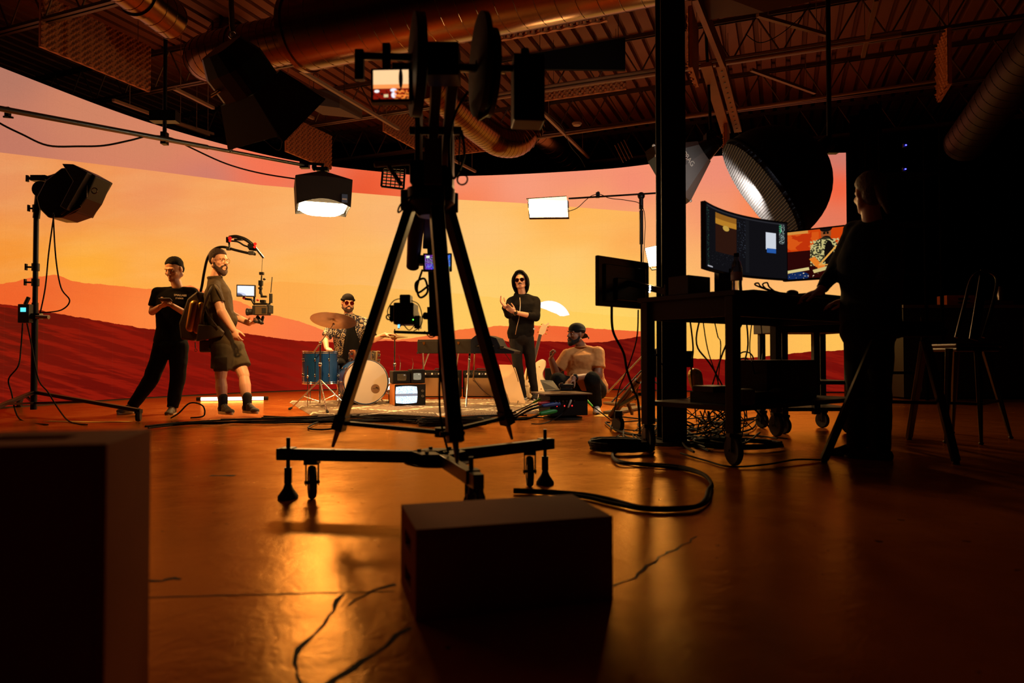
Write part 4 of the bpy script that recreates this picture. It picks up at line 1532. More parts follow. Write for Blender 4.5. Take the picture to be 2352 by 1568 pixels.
y0 = fp.y - .02
plug_lead('power_lead', 'thick lead with a green plug low on the rack box', 'green', [P(1277, 943, y0), P(1242, 950, y0 - .1), G(1205, 962, .01), G(1120, 966, .01), G(1000, 975, .01)], (16, 130, 50), .02)
plug_lead('power_lead', 'thick lead with a blue plug on the rack box', 'blue', [P(1283, 927, y0), P(1247, 932, y0 - .1), P(1215, 942, y0 - .15), G(1170, 962, .01), G(1080, 972, .01)], (20, 50, 120), .018)
plug_lead('power_lead', 'thick lead with a red plug on the rack box', 'red', [P(1270, 922, y0), P(1238, 927, y0 - .08), P(1208, 938, y0 - .12), G(1170, 956, .01), G(1060, 966, .01)], (190, 20, 30), .015)
plug_lead('power_lead', 'thin lead with a bright green tip reaching the rug edge', 'lime', [P(1240, 917, y0), P(1226, 924, y0), P(1205, 935, y0 - .05), G(1150, 958, .01)], (90, 210, 50), .009)
plug_lead('power_lead', 'thin lead with a green tip leaving toward the crouching man', 'lime', [P(1348, 920, y0 + .3), P(1360, 932, y0 + .25), P(1375, 943, y0 + .2), G(1400, 962, .01)], (40, 190, 70), .010)
plug_lead('power_lead', 'grey tailed lead curling from the face of the rack box', 'grey', [P(1311, 920, y0), P(1305, 935, y0 - .03), P(1285, 955, y0 - .06), G(1250, 972, .01), G(1220, 973, .01)], (150, 140, 130), .008)
tb0 = P(1262, 888, rc0.y - .08)
t = thing('tablet', 'black tablet propped on the rack box plate', 'tablet', tb0 - Z * .03)
build('tablet_body', MB().prism([P(1241, 874, rc0.y), P(1270, 876, rc0.y + .05), P(1286, 897, rc0.y - .12), P(1251, 899, rc0.y - .15)], V((0, .012, .01))), BLK, t, bevel=.003)
t = thing('field_recorder', 'black handheld unit under the crouching man\'s hand', 'device', P(1303, 895, rc0.y - .05) - Z * .02)
build('unit_body', MB().box(P(1301, 885, rc0.y - .05), (.15, .1, .03)).box(P(1300, 893, rc0.y - .05), (.12, .09, .03)), BLK, t, bevel=.005)
build('dial', MB().cyl(P(1290, 882, rc0.y - .08), P(1290, 879, rc0.y - .08), .018), STEEL, t)
# ------------------------------------------------------------------ people
def cap2(mb, a, b, ra, rb):
    mb.cap(a, b, ra, rb)


def make_hand(mb, wr, D, N_, side, curl=(0.3, 0.5, 0.4), sc=1.0, thumb=0.6, spread=0.03):
    """wr wrist, D pointing to the fingers, N_ out of the palm, side = direction of the thumb"""
    D = V(D).normalized()
    N_ = V(N_)
    N_ = (N_ - D * N_.dot(D)).normalized()
    T = D.cross(N_)
    if T.dot(V(side)) < 0:
        T = -T
    mb.ell(wr + D * 0.048 * sc, (0.040 * sc, 0.052 * sc, 0.017 * sc), (T, D, N_))
    mb.ell(wr + D * 0.03 * sc + T * 0.02 * sc + N_ * 0.008 * sc, (0.018 * sc, 0.03 * sc, 0.015 * sc), (T, D, N_))
    lens = (0.072, 0.08, 0.075, 0.06)
    for i in range(4):
        off = (1.5 - i) * 0.0205 * sc
        p = wr + D * (0.088 - 0.004 * abs(i - 1)) * sc + T * off
        d = (D + T * (1.5 - i) * spread).normalized()
        for k, fr in enumerate((0.45, 0.32, 0.23)):
            an = curl[k] * (1 + 0.12 * (i - 1))
            axr = T
            d = (d * math.cos(an) + N_ * math.sin(an) * (1) + 0 * axr).normalized() if k == 0 else (d * math.cos(an) + (T.cross(d) if T.cross(d).dot(N_) > -2 else N_) * 0 + (N_ * d.dot(D) - D * d.dot(N_)).normalized() * math.sin(an)).normalized()
            q = p + d * lens[i] * fr * sc
            mb.cap(p, q, (0.0098 - 0.001 * k) * sc, (0.009 - 0.001 * k) * sc, 8)
            p = q
    p = wr + D * 0.022 * sc + T * 0.034 * sc + N_ * 0.006 * sc
    d = (D * 0.75 + T * (0.75 - thumb * 0.5) + N_ * thumb * 0.6).normalized()
    for k, ln in enumerate((0.038, 0.030, 0.024)):
        q = p + d * ln * sc
        mb.cap(p, q, (0.0125 - 0.001 * k) * sc, (0.0115 - 0.001 * k) * sc, 8)
        p = q
        d = (d + (D + N_ * .4) * 0.35).normalized()


def make_head(mb, C, F, U, sc=1.0):
    F = V(F).normalized()
    U = (V(U) - F * V(U).dot(F)).normalized()
    S = F.cross(U)
    A = (S, F, U)
    g = lambda s, f, u: C + (S * s + F * f + U * u) * sc
    e = lambda c, r: mb.ell(c, tuple(x * sc for x in r), A, 18, 12)
    e(g(0, -0.012, 0.034), (0.075, 0.094, 0.088))
    e(g(0, 0.018, -0.03), (0.068, 0.07, 0.088))
    e(g(0, 0.050, -0.083), (0.042, 0.036, 0.032))
    for s in (-1, 1):
        mb.cap(g(s * 0.058, -0.01, -0.055), g(s * 0.024, 0.06, -0.092), 0.026 * sc, 0.02 * sc)
        e(g(s * 0.077, -0.008, 0.0), (0.010, 0.020, 0.031))
        e(g(s * 0.042, 0.058, -0.022), (0.024, 0.022, 0.024))
        mb.cap(g(s * 0.012, 0.084, 0.030), g(s * 0.045, 0.070, 0.028), 0.012 * sc, 0.010 * sc)
        e(g(s * 0.012, 0.098, -0.026), (0.009, 0.011, 0.009))
    mb.cap(g(0, 0.084, 0.018), g(0, 0.110, -0.022), 0.010 * sc, 0.013 * sc)
    e(g(0, 0.086, -0.055), (0.026, 0.012, 0.008))
    e(g(0, 0.084, -0.067), (0.022, 0.012, 0.008))
    return g, A


def eyes_(t, g, A, sc=1.0):
    for s in (-1, 1):
        e = build('eye', MB().ell(g(s * 0.031, 0.0755, 0.008), (0.0115 * sc, 0.008 * sc, 0.0065 * sc), A), M('eye white', (215, 205, 195), 0.3), t, smooth=True)
        build('iris', MB().ell(g(s * 0.031, 0.0805, 0.008), (0.0058 * sc, 0.004 * sc, 0.0058 * sc), A), M('iris dark', (30, 18, 12), 0.3), e, smooth=True)


def shades(t, g, A, sc, lens, rim):
    S, F, U = A
    mb = MB()
    for s in (-1, 1):
        mb.lathe([(0, 0), (0.026 * sc, 0), (0.026 * sc, 0.005), (0, 0.005)], g(s * 0.035, 0.101, 0.004), F, 18)
    gl = build('sunglasses', mb, lens, t)
    fr_ = MB()
    for s in (-1, 1):
        fr_.torus(g(s * 0.035, 0.103, 0.004), F, 0.026 * sc, 0.0028 * sc, 20, 6)
        fr_.cyl(g(s * 0.06, 0.100, 0.012), g(s * 0.082, -0.005, 0.012), 0.003 * sc, n=6)
    fr_.cyl(g(-0.01, 0.106, 0.012), g(0.01, 0.106, 0.012), 0.003 * sc, n=6)
    build('rims', fr_, rim, gl)


def hair_cap(t, g, A, sc, mat, back=True, low=-0.02, name='hair', top=0.0):
    """hair: shell pieces over the skull"""
    S, F, U = A
    mb = MB()
    mb.ell(g(0, -0.020, 0.048 + top), (0.083 * sc, 0.100 * sc, 0.086 * sc), A, 18, 12)
    if back:
        mb.ell(g(0, -0.055, 0.0 + low), (0.072 * sc, 0.058 * sc, 0.07 * sc), A, 16, 10)
    # keep the face open: cut forehead and cheeks away by a wedge mesh rebuilt with boolean-free clipping
    vs = []
    for p in mb.v:
        q = p - g(0, 0, 0)
        f, u = q.dot(F) / sc, q.dot(U) / sc
        lim = 0.068 if u > 0.06 else (0.02 if u > 0.03 else -0.012)
        if f > lim and u < 0.075:
            p = p - F * (f - lim) * sc
        vs.append(p)
    mb.v = vs
    return build(name, mb, mat, t, smooth=True, remesh=0.007 * sc, sm=2, disp=0.006, dscale=0.02)


def beard(t, g, A, sc, mat, ln=0.0):
    S, F, U = A
    mb = MB()
    for s in (-1, 1):
        mb.cap(g(s * 0.066, -0.0, -0.02), g(s * 0.058, 0.015, -0.062), 0.012 * sc, 0.02 * sc)
        mb.cap(g(s * 0.058, 0.015, -0.062), g(s * 0.03, 0.062, -0.092 - ln * .5), 0.022 * sc, 0.026 * sc)
        mb.cap(g(s * 0.03, 0.062, -0.09 - ln * .5), g(0, 0.075, -0.10 - ln), 0.026 * sc, 0.028 * sc)
        mb.cap(g(s * 0.004, 0.098, -0.042), g(s * 0.034, 0.082, -0.058), 0.008 * sc, 0.008 * sc)
        mb.cap(g(s * 0.034, 0.082, -0.058), g(s * 0.034, 0.07, -0.085), 0.009 * sc, 0.014 * sc)
    return build('beard', mb, mat, t, smooth=True, remesh=0.006 * sc, sm=2, disp=0.006, dscale=0.015)


def torso_prims(mb, pv, ch, nk, sL, sR, F, inf=0.0, w_=1.0, hip=None):
    """trunk as a loft from the hips up to the neck base"""
    U_ = (nk - pv).normalized()
    S = (sR - sL).normalized()
    Fx = U_.cross(S).normalized()
    if Fx.dot(V(F)) < 0:
        Fx = -Fx
    half = (sR - sL).length / 2
    smid = (sL + sR) / 2
    hw = hip or 0.165 * w_
    secs = [(pv - U_ * 0.06, hw * 0.9 + inf, 0.105 * w_ + inf), (pv + U_ * 0.02, hw + inf, 0.12 * w_ + inf), (pv.lerp(ch, .4), 0.148 * w_ + inf, 0.11 * w_ + inf),
            (ch, 0.172 * w_ + inf, 0.122 * w_ + inf), (ch.lerp(smid, .7), half * 0.92 + inf, 0.11 * w_ + inf), (smid + U_ * 0.015, half * 0.72 + inf, 0.082 * w_ + inf), (nk + U_ * 0.0, 0.062 + inf, 0.06 + inf)]
    mb.loft(secs, (S, Fx), 24, 2.2)
    if inf > 0:
        for s_ in (sL, sR):
            mb.cap(nk - U_ * .03, s_ + U_ * .0, .045 + inf, .046 + inf)
    return S, Fx, U_


def shoe(t, an, toe, mat, sole, sc=1.0, lace=None, hi=False):
    an, toe = V(an), V(toe)
    d = (toe - an)
    d.z = 0
    L = 0.0
    d.normalize()
    x = Z.cross(d)
    zb = min(an.z, 10) - 0.085 * sc
    b = V((an.x, an.y, zb))
    A = (x, d, Z)
    mb = MB()
    mb.ell(b - d * 0.02 + Z * 0.055, (0.042, 0.055, 0.05), A)
    mb.ell(b + d * 0.08 + Z * 0.045, (0.044, 0.08, 0.04), A)
    mb.ell(b + d * 0.155 + Z * 0.035, (0.046, 0.055, 0.03), A)
    mb.cap(b + Z * 0.07, b + Z * (0.14 if hi else 0.095), 0.043, 0.043)
    mb.cap(b + Z * 0.085 + d * .02, b + d * 0.10 + Z * 0.055, 0.036, 0.03)
    s = build('shoe', mb, mat, t, smooth=True, remesh=0.007, sm=2)
    sl = MB()
    n = 18
    out = []
    for i in range(n):
        a = 2 * math.pi * i / n
        out.append(b + d * (0.068 + 0.145 * math.cos(a)) + x * (0.047 * math.sin(a) * (1 - 0.12 * math.cos(a + .3))))
    sl.prism([p + Z * 0.002 for p in out], Z * 0.028)
    build('sole', sl, sole, s, bevel=.004)
    if lace:
        lc = MB()
        for i in range(4):
            q = b + d * (0.05 + 0.025 * i) + Z * (0.1 - 0.012 * i)
            lc.cyl(q - x * .022, q + x * .022, .004, n=6)
        build('laces', lc, lace, s)
    return s


def sleeve(mb, a, b, ra, rb):
    """open ended looking sleeve: flat far end"""
    a, b = V(a), V(b)
    ra *= .88
    rb *= .92
    mb.cap(a, a.lerp(b, .7), ra, (ra + rb) / 2)
    mb.lathe([(0, (b - a).length * .4), (ra * .97, (b - a).length * .4), (rb, (b - a).length), (rb * .9, (b - a).length + .002), (0, (b - a).length + .002)], a, b - a, 18)


def trouser_leg(mb, h, k, a, rh, rk, ra):
    mb.cap(h, k, rh, rk)
    mb.cap(h.lerp(k, .35), k, rh * .92, rk)
    d = (a - k)
    mb.lathe([(0, 0), (rk, 0), ((rk + ra) / 2, d.length * .5), (ra, d.length), (ra * .8, d.length + .004), (0, d.length + .004)], k, d, 18)


def base_body(t, skin, head, hands, limbs, torso, neck, voxel=0.0065):
    mb = MB()
    g, A = make_head(mb, *head)
    nk, hc = neck
    mb.cap(nk, hc, 0.058, 0.052)
    pv, ch, nk2, sL, sR, F = torso
    torso_prims(mb, pv, ch, nk2, sL, sR, F, inf=-0.015)
    for a, b, ra, rb in limbs:
        mb.cap(a, b, ra, rb)
    for h in hands:
        make_hand(mb, *h[0], **h[1])
    o = build('body', mb, skin, t, smooth=True, remesh=voxel, sm=2)
    return g, A, o


def pers(label, loc):
    return thing('person', label, 'person', loc)


TEE = M('black cotton', (9, 8, 9), 0.95, spec=.15, bump=0.25, bscale=200)
PANT = M('black trousers cloth', (9, 8, 9), 0.95, spec=.15, bump=0.2, bscale=160)

# --- person 1: black tee, looking at a phone
d = 7.62
t = pers('person in black t-shirt and black trousers looking down at a phone', G(345, 950))
Fd = V((0.10, -1, 0))
HC = P(400, 619, d - .02)
nk, ch, pv = P(408, 660, d), P(400, 700, d), P(392, 785, d + .02)
sL, sR = P(362, 672, d), P(444, 672, d + .04)
eL, eR = P(350, 716, d - .04), P(438, 726, d - .02)
wL, wR = P(366, 705, d - .25), P(396, 702, d - .25)
hL, hR = P(375, 795, d), P(410, 795, d)
kL, kR = P(349, 868, d - .05), P(409, 868, d)
aL, aR = P(305, 931, d + .02), P(396, 936, d - .05)
g, A, bo = base_body(t, SKIN, (HC, V((-0.22, -1, -0.42)), Z, 1.08), [((wL, V((.9, -.35, .3)), V((0, .2, 1)), V((0, .3, 1))), dict(curl=(.35, .5, .4), thumb=.5)), ((wR, V((-.9, -.35, .3)), V((0, .2, 1)), V((0, .3, 1))), dict(curl=(.5, .6, .4), thumb=.8))],
                     [(sL, eL, .048, .04), (eL, wL, .04, .027), (sR, eR, .048, .04), (eR, wR, .04, .027), (hL, kL, .07, .05), (kL, aL, .05, .036), (hR, kR, .07, .05), (kR, aR, .05, .036)],
                     (pv, ch, nk, sL, sR, Fd), (nk, HC - Z * .06))
eyes_(t, g, A)
hair_cap(t, g, A, 1.08, M('near black hair', (9, 6, 5), .9, spec=.2, bump=.8, bscale=120), low=0.0)
mb = MB()
torso_prims(mb, pv, ch, nk - Z * .015, sL, sR, Fd, inf=.016)
sleeve(mb, sL, sL.lerp(eL, .72), .068, .066)
sleeve(mb, sR, sR.lerp(eR, .72), .068, .066)
sh = build('shirt', mb, TEE, t, smooth=True, remesh=.010, sm=3, disp=.016, dscale=.12)
mb = MB()
mb.ell((hL + hR) / 2 + Z * .02, (.165, .125, .12))
trouser_leg(mb, hL, kL, aL, .105, .082, .062)
trouser_leg(mb, hR, kR, aR, .105, .082, .062)
build('trousers', mb, PANT, t, smooth=True, remesh=.010, sm=3, disp=.02, dscale=.14)
SHO = M('grey brown shoe', (70, 62, 50), 0.7)
shoe(t, aL - Z * .0, P(284, 945, d - .1), SHO, M('sole tan', (150, 130, 100), .6), lace=WHITE)
shoe(t, aR - Z * .0, P(380, 955, d - .35), SHO, M('sole tan', (150, 130, 100), .6), lace=WHITE)


def letters(txt, c, r, u, size, mat, parent, name='lettering', ext=0.0008, bend=None):
    cu = bpy.data.curves.new(name, 'FONT')
    cu.body = txt
    cu.size = size
    cu.extrude = ext
    cu.align_x = 'CENTER'
    cu.align_y = 'CENTER'
    o = bpy.data.objects.new(name, cu)
    dg = bpy.context.evaluated_depsgraph_get()
    COL.objects.link(o)
    dg.update()
    me = bpy.data.meshes.new_from_object(o.evaluated_get(bpy.context.evaluated_depsgraph_get()))
    bpy.data.objects.remove(o)
    r, u = V(r).normalized(), V(u).normalized()
    n = r.cross(u)
    off = wpos(parent)
    for v in me.vertices:
        p = V(c) + r * v.co.x + u * v.co.y + n * v.co.z
        v.co = p - off
    me.materials.clear()
    me.materials.append(mat)
    o = bpy.data.objects.new(name, me)
    COL.objects.link(o)
    o.parent = parent
    return o


PRT = M('print white', (225, 215, 205), 0.7)
letters('SMALLABS', P(414, 678, d - .145), (1, .02, -.05), (0, 0, 1), .030, PRT, sh, 'chest_print')
letters('STUDIOS', P(412, 685, d - .15), (1, .02, -.05), (0, 0, 1), .021, PRT, sh, 'chest_print')
t = thing('phone', 'dark phone held in both hands by the person in black', 'phone', P(379, 694, d - .34))
build('phone_body', MB().box(P(380, 688, d - .36), (.125, .066, .009), (V((1, 0, 0)), V((0, .8, -.35)).normalized(), V((0, .35, .8)).normalized())), BLK, t, bevel=.003)

# --- person 2: bearded camera operator in shorts with a back rig
d = 7.35
t = pers('bearded person in olive polo shirt and cargo shorts wearing a camera support vest', G(545, 958))
OLV = M('olive brown cotton', (60, 48, 30), 0.9, spec=.2, bump=.25, bscale=180)
SHT = M('olive shorts', (64, 54, 36), 0.9, spec=.2, bump=.25, bscale=180)
Fd = V((0.93, -.36, 0)).normalized()
HC = P(503, 600, d)
nk, ch, pv = P(494, 640, d), P(500, 690, d + .02), P(515, 790, d)
sN, sF = P(492, 664, d - .17), P(505, 660, d + .18)
eN, eF = P(509, 716, d - .24), P(530, 722, d + .3)
wN, wF = P(536, 757, d - .2), P(572, 742, d + .12)
hN, hF = P(512, 798, d - .08), P(535, 798, d + .10)
kN, kF = P(507, 866, d - .10), P(560, 862, d + .02)
aN, aF = P(512, 932, d - .15), P(568, 930, d - .10)
g, A, bo = base_body(t, SKIN, (HC, V((.97, -.42, -.05)), Z),
                     [((wN, P(544, 778, d - .2) - wN, V((.2, 1, 0)), V((.8, -.3, 0))), dict(curl=(.5, .6, .4))),
                      ((wF, P(590, 740, d + .05) - wF, V((0, 0, 1)), V((0, -1, 0))), dict(curl=(.45, .6, .4), thumb=.8))],
                     [(sN, eN, .056, .046), (eN, wN, .05, .032), (sF, eF, .056, .046), (eF, wF, .046, .032), (hN, kN, .088, .06), (kN, kN.lerp(aN, .35), .052, .062), (kN.lerp(aN, .35), aN, .062, .038),
                      (hF, kF, .088, .06), (kF, kF.lerp(aF, .35), .052, .062), (kF.lerp(aF, .35), aF, .062, .038)],
                     (pv, ch, nk, sF, sN, Fd), (nk, HC - Z * .06))
BRH = M('brown hair', (52, 30, 18), 0.8, bump=.8, bscale=120)
eyes_(t, g, A)
hair_cap(t, g, A, 1.03, BRH, low=0.02, top=.008)
beard(t, g, A, 1.08, BRH, .03)
S_h, F_h, U_h = A
gm = MB()
for s in (-1, 1):
    gm.torus(g(s * .033, .098, .006), F_h, .024, .0022, 20, 6)
    gm.cyl(g(s * .056, .096, .012), g(s * .082, -.005, .01), .002, n=6)
gm.cyl(g(-.01, .103, .01), g(.01, .103, .01), .002, n=6)
build('glasses', gm, GOLD, t)
mb = MB()
torso_prims(mb, pv + Z * .01, ch, nk - Z * .01, sF, sN, Fd, inf=.018, w_=1.06)
mb.ell(P(518, 735, d + .02), (.12, .14, .14))
sleeve(mb, sN, sN.lerp(eN, .62), .078, .074)
sleeve(mb, sF, sF.lerp(eF, .62), .078, .074)
mb.torus(nk + Z * .015, (nk - ch), .066, .016, 20, 8)
build('shirt', mb, OLV, t, smooth=True, remesh=.010, sm=3, disp=.018, dscale=.1)
mb = MB()
mb.ell((hN + hF) / 2 + Z * .01, (.15, .15, .13))
for h, k in ((hN, kN), (hF, kF)):
    e = h.lerp(k, .72)
    mb.cap(h, h.lerp(k, .5), .118, .112)
    mb.lathe([(0, 0), (.115, 0), (.112, (e - h).length * .5), (.108, (e - h).length), (.09, (e - h).length + .003), (0, (e - h).length + .003)], h, e - h, 20)
mb.box(hN.lerp(kN, .55) + V((.04, -.11, 0)), (.15, .03, .15))
build('shorts', mb, SHT, t, smooth=True, remesh=.010, sm=3, disp=.024, dscale=.12)
SOCK = M('dark sock', (26, 22, 22), .9)
SNK = M('grey mesh sneaker', (84, 76, 66), 0.8, var=.2, vscale=60)
for a, tx in ((aN, P(535, 955, d - .3)), (aF, P(612, 958, d - .35))):
    build('sock', MB().cap(a - Z * .02, a + Z * .09, .045, .048), SOCK, t, smooth=True)
    shoe(t, a, tx, SNK, M('sole cream', (214, 190, 150), .5), lace=WHITE)

# back rig worn by the operator: vest, pole and spring arm
VST = M('vest ballistic nylon', (66, 52, 32), 0.6, bump=.3, bscale=200)
t = thing('camera_support_vest', 'backpack style camera support vest strapped on the bearded operator', 'camera rig', P(475, 790, d))
bp0 = MB()
bp0.prism([P(x, y, d + .12) for x, y in ((455, 690), (478, 672), (488, 700), (486, 770), (470, 784), (440, 780), (436, 745))], V((0, -.26, 0)))
build('back_pack', bp0, VST, t, bevel=.02)
build('air_bottle', MB().cap(P(447, 700, d - .16), P(438, 752, d - .16), .05, .05).cap(P(462, 700, d - .17), P(452, 760, d - .17), .03, .03), M('canister bronze', (190, 140, 60), .3, .8), t, smooth=True)
build('hip_belt', MB().prism([P(x, y, d - .22) for x, y in ((455, 745), (500, 748), (512, 762), (508, 772), (450, 784))], V((0, .05, 0))), VST, t, bevel=.008)
build('shoulder_strap', MB().tube(smooth_pts([P(462, 742, d - .2), P(470, 700, d - .24), P(482, 668, d - .25), P(492, 655, d - .2), P(503, 668, d - .26), P(512, 690, d - .25)], 6), [.014] * 31, 8)
      .tube(smooth_pts([P(468, 700, d - .23), P(480, 725, d - .25), P(500, 752, d - .24)], 6), .008, 8), VST, t, smooth=True)
build('buckle', MB().cyl(P(448, 786, d - .15), P(449, 800, d - .15), .005).torus(P(450, 804, d - .15), (0, 1, 0), .014, .003, 14, 6), STEEL, t)
build('hip_pouch', MB().box(P(478, 795, d - .05), (.13, .16, .13)), VST, t, bevel=.02)
arch = smooth_pts([P(453, 700, d + .02), P(463, 660, d + .0), P(469, 625, d), P(477, 592, d), P(491, 573, d), P(512, 567, d), P(540, 574, d), P(565, 580, d), P(587, 584, d)], 6)
build('arch_pole', MB().tube(arch, .014, 10), BLKM, t, smooth=True)
build('pole_clamp', MB().box(P(578, 581, d), (.06, .04, .04)).box(P(525, 571, d), (.04, .035, .035)), BLK, t, bevel=.003)
REDA = M('red anodised', (190, 20, 30), .35, .6)
sa = MB()
sa.tube(smooth_pts([P(526, 545, d), P(540, 543, d), P(551, 545, d), P(566, 551, d), P(584, 565, d)], 5), .019, 8).tube(smooth_pts([P(526, 553, d), P(546, 555, d), P(562, 564, d), P(582, 569, d)], 5), .010, 8)
sa.box(P(524, 551, d), (.03, .05, .06)).box(P(578, 566, d), (.07, .05, .05)).box(P(548, 550, d), (.09, .03, .02)).cyl(P(572, 572, d), P(590, 574, d), .012)
build('spring_arm', sa, BLKM, t, bevel=.004)
build('arm_pivot', MB().cyl(P(528, 547, d - .05), P(528, 547, d + .04), .02).cyl(P(528, 553, d - .05), P(528, 553, d + .04), .014).cyl(P(586, 560, d - .05), P(586, 560, d + .04), .016).cyl(P(585, 567, d - .05), P(585, 567, d + .04), .014), REDA, t)
build('drop_arm', MB().cyl(P(526, 552, d), P(527, 568, d), .01).beam(P(586, 568, d), P(605, 592, d), .022, .02), BLKM, t)
build('suspension_line', MB().cyl(P(603, 592, d), P(601, 625, d), .0022, n=6), CAB, t)
# cinema camera hanging on the line
t = thing('handheld_camera', 'cinema camera rig dangling on a line and held by the bearded operator', 'camera', P(600, 730, d))
build('camera_body', MB().box(P(601, 713, d), (.155, .14, .10)).box(P(620, 710, d), (.035, .12, .09)), BLK, t, bevel=.006)
build('side_panel', MB().box(P(600, 713, d - .072), (.13, .006, .085)), M('side panel bronze', (82, 66, 44), .45, .3), t, bevel=.002)
build('panel_window', MB().box(P(606, 713, d - .077), (.045, .004, .055)), BLK, t)
build('lens', MB().lathe([(0, 0), (.032, 0), (.036, .05), (.04, .06), (.04, .075), (0, .075)], P(583, 716, d), (-1, 0, 0), 20).box(P(571, 716, d), (.03, .07, .05)), BLK, t, smooth=False)
build('rig_cage', MB().box(P(600, 698, d), (.14, .07, .018)).cyl(P(585, 700, d), P(578, 688, d), .012).cyl(P(578, 688, d), P(563, 686, d), .012).box(P(604, 692, d), (.05, .05, .03)).box(P(606, 681, d), (.06, .03, .02)).cyl(P(584, 695, d), P(584, 682, d), .01), BLKM, t)
build('hanger', MB().box(P(601, 628, d), (.045, .035, .03)).cyl(P(601, 632, d), P(600, 648, d), .007).box(P(599, 650, d), (.04, .04, .055)).ell(P(607, 641, d), (.016, .012, .012)).cyl(P(599, 656, d), P(598, 675, d), .014).cyl(P(598, 668, d), P(602, 681, d), .012).box(P(598, 662, d), (.03, .05, .02)), BLKM, t, bevel=.002)
build('grip', MB().cap(P(592, 728, d), P(600, 740, d - .02), .018, .018).cap(P(604, 728, d), P(600, 742, d), .015, .016).cap(P(585, 738, d), P(603, 742, d), .014, .014), BLK, t, smooth=True)
build('transmitter', MB().box(P(622, 685, d), (.028, .03, .10)).cyl(P(622, 672, d), P(625, 636, d), .0045).cyl(P(618, 700, d), P(622, 690, d), .01), BLK, t)
build('red_fitting', MB().ell(P(561, 684, d), (.02, .016, .016)).ell(P(592, 689, d), (.014, .012, .012)), REDA, t)
smo = screen_mat('operator monitor picture', [('rect', (0, 0, 1, 1), (232, 236, 255)), ('ell', (.02, .02, .5, .3), (190, 196, 220)), ('ell', (.0, .0, .32, .22), (90, 90, 110))], strength=1.15)
flat_monitor('onboard_monitor', 'small white glowing monitor on the hanging cinema camera', P(564.5, 667.5, d - .03), (1, .02, -.02), (0, 0, 1), .178, .105, .025, smo, .012)

# --- person 3: drummer
d = 9.15
t = pers('drummer in dark patterned short sleeve shirt, dark beanie and round sunglasses', G(800, 912, RZ) + V((0, .2, 0)))
Fd = V((0.25, -1, 0)).normalized()
HC = P(799, 696, d)
nk, ch, pv = P(801, 724, d + .02), P(800, 762, d + .02), P(797, 832, d + .2)
sL, sR = P(768, 741, d), P(838, 741, d + .05)
eL, eR = P(747, 779, d - .12), P(858, 780, d - .1)
wL, wR = P(750, 799, d - .42), P(886, 768, d - .32)
hL, hR = P(782, 832, d + .15), P(812, 832, d + .15)
kL, kR = P(780, 838, d - .28), P(862, 845, d - .25)
aL, aR = P(790, 905, d - .20), P(858, 905, d - .2)
PAT = None


def pattern_mat():
    m = bpy.data.materials.new('bandana print cotton')
    m.use_nodes = True
    nt = m.node_tree
    N, L = nt.nodes, nt.links
    b = N['Principled BSDF']
    b.inputs['Roughness'].default_value = .8
    tc = N.new('ShaderNodeTexCoord')
    v1 = N.new('ShaderNodeTexVoronoi')
    v1.inputs['Scale'].default_value = 52
    v2 = N.new('ShaderNodeTexVoronoi')
    v2.inputs['Scale'].default_value = 17
    for v in (v1, v2):
        L.new(tc.outputs['Object'], v.inputs['Vector'])
    a = N.new('ShaderNodeMath')
    a.operation = 'LESS_THAN'
    L.new(v1.outputs['Distance'], a.inputs[0])
    a.inputs[1].default_value = .36
    c = N.new('ShaderNodeMath')
    c.operation = 'COMPARE'
    L.new(v2.outputs['Distance'], c.inputs[0])
    c.inputs[1].default_value = .36
    c.inputs[2].default_value = .05
    mx = N.new('ShaderNodeMath')
    mx.operation = 'MAXIMUM'
    L.new(a.outputs[0], mx.inputs[0])
    L.new(c.outputs[0], mx.inputs[1])
    mm = N.new('ShaderNodeMixRGB')
    L.new(mx.outputs[0], mm.inputs[0])
    mm.inputs[1].default_value = lin((28, 27, 44)) + (1,)
    mm.inputs[2].default_value = lin((190, 174, 146)) + (1,)
    L.new(mm.outputs[0], b.inputs['Base Color'])
    return m


PAT = pattern_mat()
g, A, bo = base_body(t, SKIN, (HC, V((.45, -1, -.1)), Z + V((.04, 0, 0))),
                     [((wL, V((.5, -.8, -.1)), V((0, 0, -1)), V((1, 0, 0))), dict(curl=(.25, .3, .3))), ((wR, V((1, -.3, 0.05)), V((0, 0, -1)), V((0, -1, .3))), dict(curl=(.2, .25, .2)))],
                     [(sL, eL, .052, .042), (eL, wL, .042, .03), (sR, eR, .052, .042), (eR, wR, .042, .03), (hL, kL, .08, .06), (kL, aL, .06, .04), (hR, kR, .08, .06), (kR, aR, .06, .04)],
                     (pv, ch, nk, sL, sR, Fd), (nk, HC - Z * .06))
beard(t, g, A, 1.02, BRH, 0.0)
bn = MB()
S_h, F_h, U_h = A
bn.ell(g(0, -.012, .052), (.084, .103, .08), A, 20, 12)
bn.torus(g(0, -.012, .045) , U_h, .083, .016, 24, 8)
build('beanie', bn, M('charcoal knit', (20, 16, 14), .95, spec=.1, bump=.6, bscale=160), t, smooth=True, remesh=.007, sm=1)
shades(t, g, A, 1.0, M('red tint lens', (58, 8, 10), .12), GOLD)
mb = MB()
torso_prims(mb, pv, ch, nk - Z * .01, sL, sR, Fd, inf=.024, w_=1.04)
sleeve(mb, sL, sL.lerp(eL, .85), .078, .078)
sleeve(mb, sR, sR.lerp(eR, .85), .078, .078)
mb.torus(nk + Z * .012, (nk - ch), .068, .014, 20, 8)
shp = build('shirt', mb, PAT, t, smooth=True, remesh=.010, sm=3, disp=.016, dscale=.1)
bib = MB()
bib.loft([(P(806, 840, d - .05), .13, .09), (P(808, 785, d - .06), .10, .10), (P(806, 752, d - .05), .065, .09), (P(803, 730, d - .02), .05, .06)], (V((1, .2, 0)).normalized(), V((-.2, 1, 0)).normalized()), 16, 2.2)
